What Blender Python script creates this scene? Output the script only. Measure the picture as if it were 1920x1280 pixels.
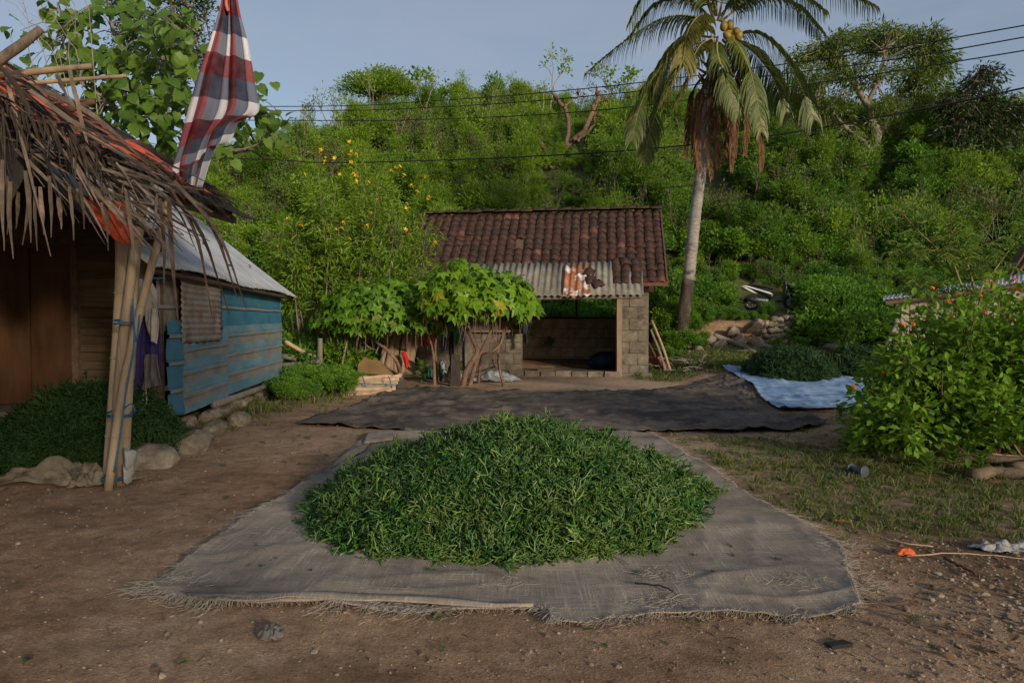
import bpy, math, random
import numpy as np
from mathutils import Vector, Matrix, Euler

sc = bpy.context.scene
for o in list(bpy.data.objects):
    bpy.data.objects.remove(o)
COL = sc.collection
rng = np.random.default_rng(11)
random.seed(11)
R = math.radians

# ------------------------------------------------------------------ camera
CAMH, FPX, PITCH = 1.35, 1280.0, math.atan(35 / 1280)
cd = bpy.data.cameras.new('camera')
cam = bpy.data.objects.new('camera', cd)
COL.objects.link(cam)
cam.location = (0, 0, CAMH)
cam.rotation_euler = (math.pi / 2 - PITCH, 0, 0)
cd.sensor_width, cd.lens = 36, 24
cd.clip_start, cd.clip_end = 0.05, 2000
sc.camera = cam

# ------------------------------------------------------------------ sky and sun
SUN_EL, SUN_AZ = R(13.5), R(34)            # behind the camera, to its right
sdir = Vector((math.sin(SUN_AZ) * math.cos(SUN_EL), -math.cos(SUN_AZ) * math.cos(SUN_EL), math.sin(SUN_EL)))
world = bpy.data.worlds.new('World')
sc.world = world
world.use_nodes = True
wn, wl = world.node_tree.nodes, world.node_tree.links
wn.clear()
w_out = wn.new('ShaderNodeOutputWorld')
w_bg = wn.new('ShaderNodeBackground')
w_sky = wn.new('ShaderNodeTexSky')
w_sky.sky_type = 'NISHITA'
w_sky.sun_disc = False
w_sky.sun_elevation = SUN_EL
w_sky.sun_rotation = math.atan2(sdir.x, sdir.y)
w_sky.air_density, w_sky.dust_density, w_sky.ozone_density = 1.0, 1.2, 1.0
w_tc = wn.new('ShaderNodeTexCoord')
w_map = wn.new('ShaderNodeMapping')
w_map.inputs['Scale'].default_value = (1.0, 1.0, 3.2)
w_noise = wn.new('ShaderNodeTexNoise')
w_noise.inputs['Scale'].default_value = 2.2
w_noise.inputs['Detail'].default_value = 7
w_noise.inputs['Roughness'].default_value = 0.55
w_rng = wn.new('ShaderNodeMapRange')
w_rng.inputs['From Min'].default_value, w_rng.inputs['From Max'].default_value = 0.4, 0.7
w_rng.inputs['To Min'].default_value, w_rng.inputs['To Max'].default_value = 0.35, 0.85
w_mix = wn.new('ShaderNodeMix')
w_mix.data_type = 'RGBA'
w_mix.inputs['B'].default_value = (2.7, 3.0, 3.7, 1)      # thin veil of cloud
wl.new(w_tc.outputs['Generated'], w_map.inputs['Vector'])
wl.new(w_map.outputs['Vector'], w_noise.inputs['Vector'])
wl.new(w_noise.outputs['Fac'], w_rng.inputs['Value'])
wl.new(w_rng.outputs['Result'], w_mix.inputs['Factor'])
wl.new(w_sky.outputs['Color'], w_mix.inputs['A'])
wl.new(w_mix.outputs['Result'], w_bg.inputs['Color'])
w_bg.inputs['Strength'].default_value = 0.115
wl.new(w_bg.outputs['Background'], w_out.inputs['Surface'])

sl = bpy.data.lights.new('sun', 'SUN')
sl.energy, sl.angle, sl.color = 3.2, R(5.0), (1.0, 0.87, 0.68)
sun = bpy.data.objects.new('sun', sl)
COL.objects.link(sun)
sun.rotation_euler = (-sdir).to_track_quat('-Z', 'Y').to_euler()
sun.location = (20, -20, 20)

vs = sc.view_settings
vs.view_transform, vs.look, vs.exposure, vs.gamma, vs.use_curve_mapping = 'Standard', 'None', 0.22, 1.0, False
sc.cycles.max_bounces = 6
sc.cycles.diffuse_bounces = 3
sc.cycles.glossy_bounces = 2
sc.cycles.transmission_bounces = 3
sc.cycles.transparent_max_bounces = 4
sc.cycles.use_denoising = True

# ------------------------------------------------------------------ numpy noise, terrain, projection
def _hash(ix, iy, seed):
    n = (ix.astype(np.int64) * 374761393 + iy.astype(np.int64) * 668265263 + seed * 982451653) & 0x7fffffff
    n = ((n ^ (n >> 13)) * 1274126177) & 0x7fffffff
    return ((n ^ (n >> 16)) & 0xffff) / 65535.0

def vnoise(x, y, seed=0):
    x, y = np.asarray(x, float), np.asarray(y, float)
    ix, iy = np.floor(x), np.floor(y)
    fx, fy = x - ix, y - iy
    fx, fy = fx * fx * (3 - 2 * fx), fy * fy * (3 - 2 * fy)
    a, b = _hash(ix, iy, seed), _hash(ix + 1, iy, seed)
    c, d = _hash(ix, iy + 1, seed), _hash(ix + 1, iy + 1, seed)
    return (a + (b - a) * fx) * (1 - fy) + (c + (d - c) * fx) * fy

def fbm(x, y, seed=0, octv=4):
    s, a, t = 0, 1.0, 0
    for k in range(octv):
        s = s + a * vnoise(np.asarray(x) * 2 ** k, np.asarray(y) * 2 ** k, seed + k * 17)
        t += a
        a *= 0.5
    return s / t

def sstep(a, b, x):
    t = np.clip((np.asarray(x, float) - a) / (b - a), 0, 1)
    return t * t * (3 - 2 * t)

PR_Y = [-400, 12.5, 15.8, 18.0, 19.6, 20.3, 21.0, 23.0, 25.0]
PR_Z = [0, 0, .22, .42, .60, .72, 1.36, 1.85, 2.5]
PC_Y = [-400, 17.5, 21.5, 23.0, 25.0]
PC_Z = [0, 0, .25, .8, 2.0]
HX = [-400, -60, -30, -20, -14, -8, 0, 17, 31, 50, 90, 400]
HZ = [2, 3, 6.2, 8.2, 11.0, 13.3, 14.0, 13.6, 13.2, 12.4, 10, 4]

def gh(x, y):
    x, y = np.asarray(x, float), np.asarray(y, float)
    tr = sstep(3.6, 5.2, x)
    base = np.interp(y, PC_Y, PC_Z) * (1 - tr) + np.interp(y, PR_Y, PR_Z) * tr
    b25 = 2.0 * (1 - tr) + 2.5 * tr
    t = np.clip((y - 25) / 18.0, 0, 1)
    H = np.interp(x, HX, HZ)
    hill = b25 + (H - b25) * (0.62 * t + 0.38 * np.sin(t * math.pi / 2)) + (fbm(x * .22, y * .22, 5) - .5) * 1.5 * sstep(25, 30, y)
    hill = hill - np.clip(y - 46, 0, 400) * .05
    z = np.where(y > 25, hill, base)
    near = 1 - sstep(22, 26, y)
    z = z + near * ((fbm(x * .55, y * .55, 3) - .5) * .07 + (fbm(x * 2.3, y * 2.3, 9, 3) - .5) * .03)
    return z

def gz(x, y):
    return float(gh(np.array([x]), np.array([y]))[0])

CP, SP = math.cos(PITCH), math.sin(PITCH)
def ray(u, v):
    xc, yc = (u - 960) / FPX, (640 - v) / FPX
    return Vector((xc, CP + yc * SP, -SP + yc * CP))
def at(u, v, Y):
    d = ray(u, v)
    t = Y / d.y
    return Vector((d.x * t, Y, CAMH + d.z * t))
def gp(u, v, dz=0.0):
    """where the sight line of a photo pixel meets the ground"""
    d = ray(u, v)
    t, last = 1.0, 1.0
    while t < 120:
        p = d * t
        if CAMH + p.z < gz(p.x, p.y) + dz:
            break
        last = t
        t += 0.25
    lo, hi = last, t
    for _ in range(14):
        m = (lo + hi) / 2
        p = d * m
        if CAMH + p.z < gz(p.x, p.y) + dz: hi = m
        else: lo = m
    p = d * hi
    return Vector((p.x, p.y, CAMH + p.z))
def spline(pts, n):
    """Catmull-Rom through pts, n samples"""
    P = np.array([list(p) for p in pts], float)
    if len(P) == 2:
        t = np.linspace(0, 1, n)[:, None]
        return P[0] * (1 - t) + P[1] * t
    Q = np.vstack([2 * P[0] - P[1], P, 2 * P[-1] - P[-2]])
    out = []
    for s in np.linspace(0, len(P) - 1 - 1e-6, n):
        i = int(s); t = s - i
        a, b, c, d = Q[i], Q[i + 1], Q[i + 2], Q[i + 3]
        out.append(.5 * (2 * b + (c - a) * t + (2 * a - 5 * b + 4 * c - d) * t * t + (3 * b - a - 3 * c + d) * t ** 3))
    return np.array(out)

# ------------------------------------------------------------------ mesh builder
W = {}
def norm(a):
    a = np.asarray(a, float)
    return a / np.maximum(np.linalg.norm(a, axis=-1, keepdims=True), 1e-9)

class MB:
    def __init__(self):
        self.V, self.F, self.n = [], {}, 0
        self.uv = None
    def add(self, V, F, mi=0, var=None):
        V = np.asarray(V, float).reshape(-1, 3)
        groups = {}
        if isinstance(F, np.ndarray):
            groups[F.shape[1]] = F
        else:
            for f in F: groups.setdefault(len(f), []).append(f)
        for k, f in groups.items():
            f = np.asarray(f, np.int64) + self.n
            m = len(f)
            vv = np.broadcast_to(np.asarray(random.random() if var is None else var, float), (m,)) if np.ndim(var) < 1 or len(var) == m else np.full(m, .5)
            self.F.setdefault(k, []).append((f, np.broadcast_to(np.asarray(mi), (m,)), vv))
        self.V.append(V)
        self.n += len(V)
    def box(self, c, s, rot=None, mi=0, jit=0.0, var=None):
        sx, sy, sz = s[0] / 2, s[1] / 2, s[2] / 2
        V = np.array([[x, y, z] for z in (-sz, sz) for x, y in ((-sx, -sy), (sx, -sy), (sx, sy), (-sx, sy))])
        if jit: V += rng.normal(0, jit, V.shape)
        if rot is not None: V = V @ np.array((rot.to_matrix() if isinstance(rot, Euler) else rot.to_3x3())).T
        V = V + np.array(list(c))
        self.add(V, [(0, 3, 2, 1), (4, 5, 6, 7), (0, 1, 5, 4), (1, 2, 6, 5), (2, 3, 7, 6), (3, 0, 4, 7)], mi, var)
    def tube(self, P, r, n=6, cap=True, mi=0, var=None, squash=None):
        P = np.array([list(p) for p in P], float)
        m = len(P)
        r = np.broadcast_to(np.asarray(r, float), (m,)) if np.ndim(r) == 0 else np.interp(np.linspace(0, 1, m), np.linspace(0, 1, len(r)), r)
        T = norm(np.gradient(P, axis=0))
        a = np.array([0, 0, 1.0]) if abs(T[0][2]) < .9 else np.array([1.0, 0, 0])
        X = norm(a - np.sum(a * T, 1)[:, None] * T)
        Y = np.cross(T, X)
        ang = np.linspace(0, 2 * math.pi, n, endpoint=False)
        V = P[:, None, :] + r[:, None, None] * (np.cos(ang)[None, :, None] * X[:, None, :] + np.sin(ang)[None, :, None] * Y[:, None, :])
        i = np.arange(m - 1)[:, None] * n
        j = np.arange(n)[None, :]
        j2 = (j + 1) % n
        F = np.stack([i + j, i + j2, i + n + j2, i + n + j], -1).reshape(-1, 4)
        v = random.random() if var is None else var
        base = self.n
        self.add(V.reshape(-1, 3), F, mi, v)
        if cap:
            for off, rev in ((0, True), ((m - 1) * n, False)):
                f = np.arange(n) + off + base
                if rev: f = f[::-1]
                self.F.setdefault(n, []).append((f[None, :], np.full(1, mi), np.full(1, v)))
    def grid(self, G, mi=0, var=.5, close_u=False):
        """G (a,b,3) quad sheet"""
        a, b = G.shape[:2]
        i = np.arange(a - 1)[:, None] * b
        j = np.arange(b - 1)[None, :]
        F = np.stack([i + j, i + j + 1, i + b + j + 1, i + b + j], -1).reshape(-1, 4)
        self.add(G.reshape(-1, 3), F, mi, var)
    def solid(self, G, th, mi=0, var=.5):
        """sheet with thickness th (along the mean surface normal)"""
        a, b = G.shape[:2]
        gu, gv = np.gradient(G, axis=0), np.gradient(G, axis=1)
        N = norm(np.cross(gu, gv))
        A, B = G + N * th / 2, G - N * th / 2
        n = a * b
        i = np.arange(a - 1)[:, None] * b
        j = np.arange(b - 1)[None, :]
        F1 = np.stack([i + j, i + b + j, i + b + j + 1, i + j + 1], -1).reshape(-1, 4)
        F2 = F1[:, ::-1] + n
        rim = list(range(b)) + [k * b + b - 1 for k in range(1, a)] + [(a - 1) * b + k for k in range(b - 2, -1, -1)] + [k * b for k in range(a - 2, 0, -1)]
        rim = np.array(rim)
        nx = np.roll(rim, -1)
        F3 = np.stack([rim, nx, nx + n, rim + n], -1)
        self.add(np.vstack([A.reshape(-1, 3), B.reshape(-1, 3)]), np.vstack([F1, F2, F3]), mi, var)
    def leaves(self, T, P, D, U, S, mi=0, var=None):
        """copies of leaf template T at P, pointing along D, upper side towards U"""
        V0, F0 = T
        V0 = np.asarray(V0, float)
        F0 = np.asarray(F0)
        P = np.asarray(P, float)
        n = len(P)
        if not n: return
        y = norm(D)
        x = norm(np.cross(y, U))
        z = np.cross(x, y)
        S = np.broadcast_to(np.asarray(S, float), (n,))
        V = P[:, None, :] + S[:, None, None] * (V0[None, :, 0:1] * x[:, None] + V0[None, :, 1:2] * y[:, None] + V0[None, :, 2:3] * z[:, None])
        F = (F0[None] + (np.arange(n) * len(V0))[:, None, None]).reshape(-1, F0.shape[1])
        v = rng.random(n) if var is None else np.broadcast_to(var, (n,))
        self.add(V.reshape(-1, 3), F, mi, np.repeat(v, len(F0)))
    def blade(self, P, w, mi=0, var=None, up=(0, 0, 1), fold=.35):
        """a dry palm leaflet: a strip folded along its midrib"""
        P = np.array([list(p) for p in P], float)
        m = len(P)
        w = np.interp(np.linspace(0, 1, m), np.linspace(0, 1, len(w)), w) if np.ndim(w) else np.full(m, w)
        T = norm(np.gradient(P, axis=0))
        X = norm(np.cross(T, np.array(up, float)))
        N = np.cross(X, T)
        L = P - X * w[:, None] + N * (w * fold)[:, None]
        Rr = P + X * w[:, None] + N * (w * fold)[:, None]
        G = np.stack([L, P, Rr], 1)
        self.grid(G, mi, random.random() if var is None else var)
    def mesh(self, name, mats, smooth=False, origin=None):
        V = np.vstack(self.V) if self.V else np.zeros((0, 3))
        if origin is not None: V = V - np.array(list(origin))
        loops, starts, mi, var = [], [], [], []
        pos = 0
        for k, lst in self.F.items():
            f = np.vstack([a for a, _, _ in lst])
            loops.append(f.ravel())
            starts.append(pos + np.arange(len(f)) * k)
            pos += f.size
            mi.append(np.concatenate([b for _, b, _ in lst]))
            var.append(np.concatenate([c for _, _, c in lst]))
        me = bpy.data.meshes.new(name)
        me.vertices.add(len(V))
        me.vertices.foreach_set('co', V.ravel().astype(np.float32))
        loops, starts = np.concatenate(loops), np.concatenate(starts)
        me.loops.add(len(loops))
        me.loops.foreach_set('vertex_index', loops.astype(np.int32))
        me.polygons.add(len(starts))
        me.polygons.foreach_set('loop_start', starts.astype(np.int32))
        for m in (mats if isinstance(mats, (list, tuple)) else [mats]): me.materials.append(m)
        me.polygons.foreach_set('material_index', np.concatenate(mi).astype(np.int32))
        me.polygons.foreach_set('use_smooth', np.full(len(starts), bool(smooth)))
        at_ = me.attributes.new('var', 'FLOAT', 'FACE')
        at_.data.foreach_set('value', np.concatenate(var).astype(np.float32))
        me.update(calc_edges=True)
        return me
    def build(self, name, mats, parent=None, smooth=False):
        V = np.vstack(self.V)
        lo, hi = V.min(0), V.max(0)
        org = Vector(((lo[0] + hi[0]) / 2, (lo[1] + hi[1]) / 2, lo[2]))
        return place(name, self.mesh(name, mats, smooth, org), Matrix.Translation(org), parent)

def place(name, me, M, parent=None):
    o = bpy.data.objects.new(name, me)
    COL.objects.link(o)
    if parent is not None:
        o.parent = parent
        o.matrix_parent_inverse = W[parent.name].inverted()
    o.matrix_basis = M
    W[o.name] = M.copy()
    return o
def tag(o, label=None, cat=None, group=None, kind=None):
    if label: o['label'] = label
    if cat: o['category'] = cat
    if group: o['group'] = group
    if kind: o['kind'] = kind
    return o
def thing(name, loc, label, cat, group=None, kind=None):
    o = place(name, None, Matrix.Translation(Vector(loc)))
    o.empty_display_size = .2
    return tag(o, label, cat, group, kind)

def scatter(name, P, E, S, I, protos, parent=None, tint=None):
    """one object that draws small meshes (protos) at points P with rotation E, scale S, choice I"""
    P = np.asarray(P, float)
    me = bpy.data.meshes.new(name)
    me.vertices.add(len(P))
    me.vertices.foreach_set('co', P.ravel().astype(np.float32))
    def att(n, t, key, a):
        x = me.attributes.new(n, t, 'POINT')
        x.data.foreach_set(key, np.ascontiguousarray(a).ravel())
    att('rot', 'FLOAT_VECTOR', 'vector', np.asarray(E, np.float32))
    att('scl', 'FLOAT', 'value', np.asarray(S, np.float32))
    att('idx', 'INT', 'value', np.asarray(I, np.int32))
    att('tint', 'FLOAT', 'value', np.asarray(tint if tint is not None else rng.random(len(P)), np.float32))
    o = place(name, me, Matrix.Identity(4), parent)
    ng = bpy.data.node_groups.new(name + '_nodes', 'GeometryNodeTree')
    ng.interface.new_socket('Geometry', in_out='INPUT', socket_type='NodeSocketGeometry')
    ng.interface.new_socket('Geometry', in_out='OUTPUT', socket_type='NodeSocketGeometry')
    N, L = ng.nodes, ng.links
    gi, go = N.new('NodeGroupInput'), N.new('NodeGroupOutput')
    jn = N.new('GeometryNodeJoinGeometry')
    for p in reversed(protos):
        oi = N.new('GeometryNodeObjectInfo')
        oi.inputs['Object'].default_value = p
        g2 = N.new('GeometryNodeGeometryToInstance')
        L.new(oi.outputs['Geometry'], g2.inputs['Geometry'])
        L.new(g2.outputs['Instances'], jn.inputs['Geometry'])
    ip = N.new('GeometryNodeInstanceOnPoints')
    L.new(gi.outputs[0], ip.inputs['Points'])
    L.new(jn.outputs['Geometry'], ip.inputs['Instance'])
    ip.inputs['Pick Instance'].default_value = True
    for nm, ty, key in (('rot', 'FLOAT_VECTOR', 'Rotation'), ('scl', 'FLOAT', 'Scale'), ('idx', 'INT', 'Instance Index')):
        a = N.new('GeometryNodeInputNamedAttribute')
        a.data_type = ty
        a.inputs['Name'].default_value = nm
        L.new(a.outputs['Attribute'], ip.inputs[key])
    L.new(ip.outputs['Instances'], go.inputs[0])
    md = o.modifiers.new('scatter', 'NODES')
    md.node_group = ng
    return o
def proto(name, mb, mats, smooth=False):
    return bpy.data.objects.new(name, mb.mesh(name, mats, smooth))

# ------------------------------------------------------------------ leaf shapes (length along y, width x, normal z)
def _sym(mid, side):
    """leaf from midrib points and right-side points"""
    V = list(mid) + list(side) + [(-x, y, z) for x, y, z in side]
    return V
T_DIAM = ([(0, 0, 0), (.26, .45, .07), (0, 1, -.08), (-.26, .45, .07)], [(0, 1, 2), (0, 2, 3)])
T_SLIM = ([(0, 0, 0), (.13, .4, .04), (0, 1, -.12), (-.13, .4, .04)], [(0, 1, 2), (0, 2, 3)])
T_OVAL = ([(0, 0, 0), (0, .38, .03), (0, .72, 0), (0, 1, -.14), (.25, .26, .08), (.24, .64, .05), (-.25, .26, .08), (-.24, .64, .05)],
          [(0, 4, 1), (1, 4, 5), (1, 5, 2), (2, 5, 3), (0, 1, 6), (1, 7, 6), (1, 2, 7), (2, 3, 7)])
T_HEART = ([(0, 0, 0), (0, .4, .02), (0, .75, -.04), (0, 1.02, -.2), (.24, -.1, .02), (.47, .2, .07), (.36, .62, 0), (-.24, -.1, .02), (-.47, .2, .07), (-.36, .62, 0)],
           [(0, 4, 5), (0, 5, 1), (1, 5, 6), (1, 6, 2), (2, 6, 3), (0, 8, 7), (0, 1, 8), (1, 9, 8), (1, 2, 9), (2, 3, 9)])
def _lobed():
    V, F = [(0, .12, .06)], []
    ring = [(-172, .12, 0), (-125, .62, -.06), (-92, .4, .03), (-52, .86, -.10), (-26, .5, .03), (0, 1.0, -.16), (26, .5, .03), (52, .86, -.10), (92, .4, .03), (125, .62, -.06), (172, .12, 0)]
    for a, r, z in ring:
        V.append((r * math.sin(R(a)), .12 + r * math.cos(R(a)), z))
    for k in range(1, len(ring)): F.append((0, k + 1, k))
    return V, F
T_LOBE = _lobed()

# ------------------------------------------------------------------ materials
MATS = {}
def _nt(name):
    m = bpy.data.materials.new(name)
    m.use_nodes = True
    n, l = m.node_tree.nodes, m.node_tree.links
    return m, n, l, n['Principled BSDF'], n['Material Output']
def _ramp(n, stops, interp='LINEAR'):
    r = n.new('ShaderNodeValToRGB')
    r.color_ramp.interpolation = interp
    e = r.color_ramp.elements
    while len(e) < len(stops): e.new(.5)
    for k, (p, c) in enumerate(stops):
        e[k].position = p
        e[k].color = (*c, 1)
    return r
def _noise(n, l, vec, scale, detail=5, rough=.6, stretch=None):
    t = n.new('ShaderNodeTexNoise')
    t.inputs['Scale'].default_value = scale
    t.inputs['Detail'].default_value = detail
    t.inputs['Roughness'].default_value = rough
    if stretch:
        mp = n.new('ShaderNodeMapping')
        mp.inputs['Scale'].default_value = stretch
        l.new(vec, mp.inputs['Vector'])
        vec = mp.outputs['Vector']
    l.new(vec, t.inputs['Vector'])
    return t.outputs['Fac']
def _mix(n, l, f, a, b, blend='MIX'):
    x = n.new('ShaderNodeMix')
    x.data_type = 'RGBA'
    x.blend_type = blend
    for k, s in (('Factor', f), ('A', a), ('B', b)):
        if isinstance(s, (int, float)): x.inputs[k].default_value = s
        elif isinstance(s, tuple): x.inputs[k].default_value = (*s, 1)
        else: l.new(s, x.inputs[k])
    return x.outputs['Result']
def _mr(n, l, v, a, b, c=0., d=1.):
    x = n.new('ShaderNodeMapRange')
    for k, s in zip(('From Min', 'From Max', 'To Min', 'To Max'), (a, b, c, d)): x.inputs[k].default_value = s
    l.new(v, x.inputs['Value'])
    return x.outputs['Result']
def rough_mat(name, stops, scale=6, rough=.85, bump=.3, bscale=40, bdist=.01, stain=None, sscale=2.0, srange=(.52, .68), stretch=None, vary=.25, spec=.25, var_stops=None, metallic=0.):
    """weathered surface: noise colour ramp, a patchy stain, per-object and per-piece variation, fine relief"""
    m, n, l, b, out = _nt(name)
    g = n.new('ShaderNodeNewGeometry').outputs['Position']
    f = _noise(n, l, g, scale, 6, .65, stretch)
    rp = _ramp(n, stops)
    l.new(_mr(n, l, f, .25, .75), rp.inputs['Fac'])
    c = rp.outputs['Color']
    if stain:
        s = _noise(n, l, g, sscale, 5, .7, stretch)
        c = _mix(n, l, _mr(n, l, s, srange[0], srange[1]), c, stain)
    if vary:
        oi = n.new('ShaderNodeObjectInfo')
        at_ = n.new('ShaderNodeAttribute')
        at_.attribute_name = 'var'
        ad = n.new('ShaderNodeMath'); ad.operation = 'ADD'
        l.new(oi.outputs['Random'], ad.inputs[0]); l.new(at_.outputs['Fac'], ad.inputs[1])
        hs = n.new('ShaderNodeHueSaturation')
        l.new(_mr(n, l, ad.outputs[0], 0, 2, 1 - vary, 1 + vary), hs.inputs['Value'])
        l.new(c, hs.inputs['Color'])
        c = hs.outputs['Color']
    l.new(c, b.inputs['Base Color'])
    b.inputs['Roughness'].default_value = rough
    b.inputs['Specular IOR Level'].default_value = spec
    b.inputs['Metallic'].default_value = metallic
    if bump:
        bp = n.new('ShaderNodeBump')
        bp.inputs['Strength'].default_value = bump
        bp.inputs['Distance'].default_value = bdist
        l.new(_noise(n, l, g, bscale, 5, .6, stretch), bp.inputs['Height'])
        l.new(bp.outputs['Normal'], b.inputs['Normal'])
    MATS[name] = m
    return m
def leaf_mat(name, dark, light, trans=.3, rough=.5, tint=None, odd=None, spec=.3):
    """leaf colour varies leaf by leaf (var) and, for scattered plants, plant by plant (tint)"""
    m, n, l, b, out = _nt(name)
    at_ = n.new('ShaderNodeAttribute')
    at_.attribute_name = 'var'
    f = at_.outputs['Fac']
    stops = [(0, dark), (.85, light), (1, odd or light)] if odd else [(0, dark), (1, light)]
    rp = _ramp(n, stops)
    l.new(f, rp.inputs['Fac'])
    c = rp.outputs['Color']
    if tint:
        ti = n.new('ShaderNodeAttribute')
        ti.attribute_type = 'INSTANCER'
        ti.attribute_name = 'tint'
        c = _mix(n, l, _mr(n, l, ti.outputs['Fac'], 0, 1, 0, .85), c, _mix(n, l, f, tuple(.6 * x for x in tint), tint))
    l.new(c, b.inputs['Base Color'])
    b.inputs['Roughness'].default_value = rough
    b.inputs['Specular IOR Level'].default_value = spec
    if trans:
        tr = n.new('ShaderNodeBsdfTranslucent')
        hs = n.new('ShaderNodeHueSaturation')
        hs.inputs['Value'].default_value = 1.25
        l.new(c, hs.inputs['Color'])
        l.new(hs.outputs['Color'], tr.inputs['Color'])
        mx = n.new('ShaderNodeMixShader')
        mx.inputs[0].default_value = trans
        l.new(b.outputs[0], mx.inputs[1])
        l.new(tr.outputs[0], mx.inputs[2])
        l.new(mx.outputs[0], out.inputs['Surface'])
    MATS[name] = m
    return m
def flat_mat(name, c, rough=.6, spec=.3, metallic=0., vary=.1):
    return rough_mat(name, [(0, tuple(.85 * x for x in c)), (1, tuple(1.12 * x for x in c))], 9, rough, .08, 60, .004, vary=vary, spec=spec, metallic=metallic)

bark = rough_mat('bark', [(0, (.05, .036, .026)), (1, (.2, .155, .115))], 14, .95, .6, 30, .02, stretch=(1, 1, .3))
bark_pale = rough_mat('bark_pale', [(0, (.1, .085, .065)), (1, (.3, .26, .21))], 10, .95, .5, 30, .02, stretch=(1, 1, .3))
bark_red = rough_mat('bark_red', [(0, (.085, .05, .035)), (1, (.24, .15, .11))], 10, .9, .4, 40, .01)
bamboo = rough_mat('bamboo', [(0, (.17, .12, .075)), (.6, (.33, .25, .165)), (1, (.44, .35, .24))], 9, .7, .25, 60, .004, stain=(.07, .05, .035), sscale=4.5, srange=(.56, .74), stretch=(1, 1, .16), vary=.2)
wood_grey = rough_mat('wood_grey', [(0, (.1, .085, .07)), (1, (.27, .235, .195))], 16, .9, .4, 50, .006, stretch=(1, 1, .2))
wood_dark = rough_mat('wood_dark', [(0, (.045, .03, .02)), (1, (.15, .1, .065))], 12, .9, .4, 50, .006)
wood_door = rough_mat('wood_door', [(0, (.05, .022, .009)), (1, (.105, .05, .021))], 5, .6, .1, 60, .002, stretch=(2, 2, .35), spec=.3, vary=.05)
wood_plank = rough_mat('wood_plank', [(0, (.05, .034, .02)), (1, (.15, .105, .06))], 8, .85, .35, 60, .004, stretch=(.3, .3, 4))
wood_peeled = rough_mat('wood_peeled', [(0, (.3, .19, .11)), (1, (.52, .37, .24))], 9, .75, .25, 50, .004, stain=(.14, .085, .05), sscale=6, srange=(.58, .72))
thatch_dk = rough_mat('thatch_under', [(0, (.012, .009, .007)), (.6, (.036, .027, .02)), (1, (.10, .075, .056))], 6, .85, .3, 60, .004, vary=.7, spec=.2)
thatch_m = rough_mat('thatch', [(0, (.05, .036, .027)), (.55, (.12, .088, .067)), (1, (.25, .19, .143))], 6, .8, .3, 60, .004, vary=.8, spec=.25)
# ------------------------------------------------------------------ ground and hill
def gauss(x, y, cx, cy, rx, ry):
    return np.exp(-(((x - cx) / rx) ** 2 + ((y - cy) / ry) ** 2))
def grass_mask(x, y):
    g = 0
    for cx, cy, rx, ry, a in ((2.6, 6.2, 1.15, 1.15, .9), (3.9, 6.3, 1.6, 1.2, 1.1), (2.9, 4.7, 1.1, .6, .75), (4.3, 5.0, 1.3, .7, .85), (2.4, 7.6, .9, .6, .6),
                              (5.3, 17.8, 2.2, 1.5, 1.3), (8.5, 18.2, 2.5, 1.3, 1.0), (-4.0, 13.6, 1.0, 1.8, 1.3), (-4.0, 11.6, .5, 1.0, .9),
                              (-6, 17.5, 2.5, 2.5, 1.2), (6, 9.5, 2, 2.2, .8), (-4.05, 9.3, .45, 1.0, .7)):
        g = g + a * gauss(x, y, cx, cy, rx, ry)
    g = g + sstep(20.5, 22.5, y) * 1.1
    return np.clip(g * (.35 + 1.15 * fbm(np.asarray(x) * 2.4, np.asarray(y) * 2.4, 21) ** 1.6 * 1.5), 0, 1)
def sand_mask(x, y):
    s = gauss(x, y, 1.6, 7.4, 1.1, 1.3) * .8 + gauss(x, y, 2.4, 15.0, 2.6, 1.5) * 1.2 + gauss(x, y, 0.2, 15.6, 2.0, .8) * .8 + gauss(x, y, -2.2, 8.3, 1.2, 1.3) * .55 + gauss(x, y, 2.8, 2.6, 2.0, 1.0) * .25 + gauss(x, y, 3.2, 9.7, 1.2, .7)
    return np.clip(s * (.45 + fbm(np.asarray(x) * 1.1, np.asarray(y) * 1.1, 33)), 0, 1)

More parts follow.
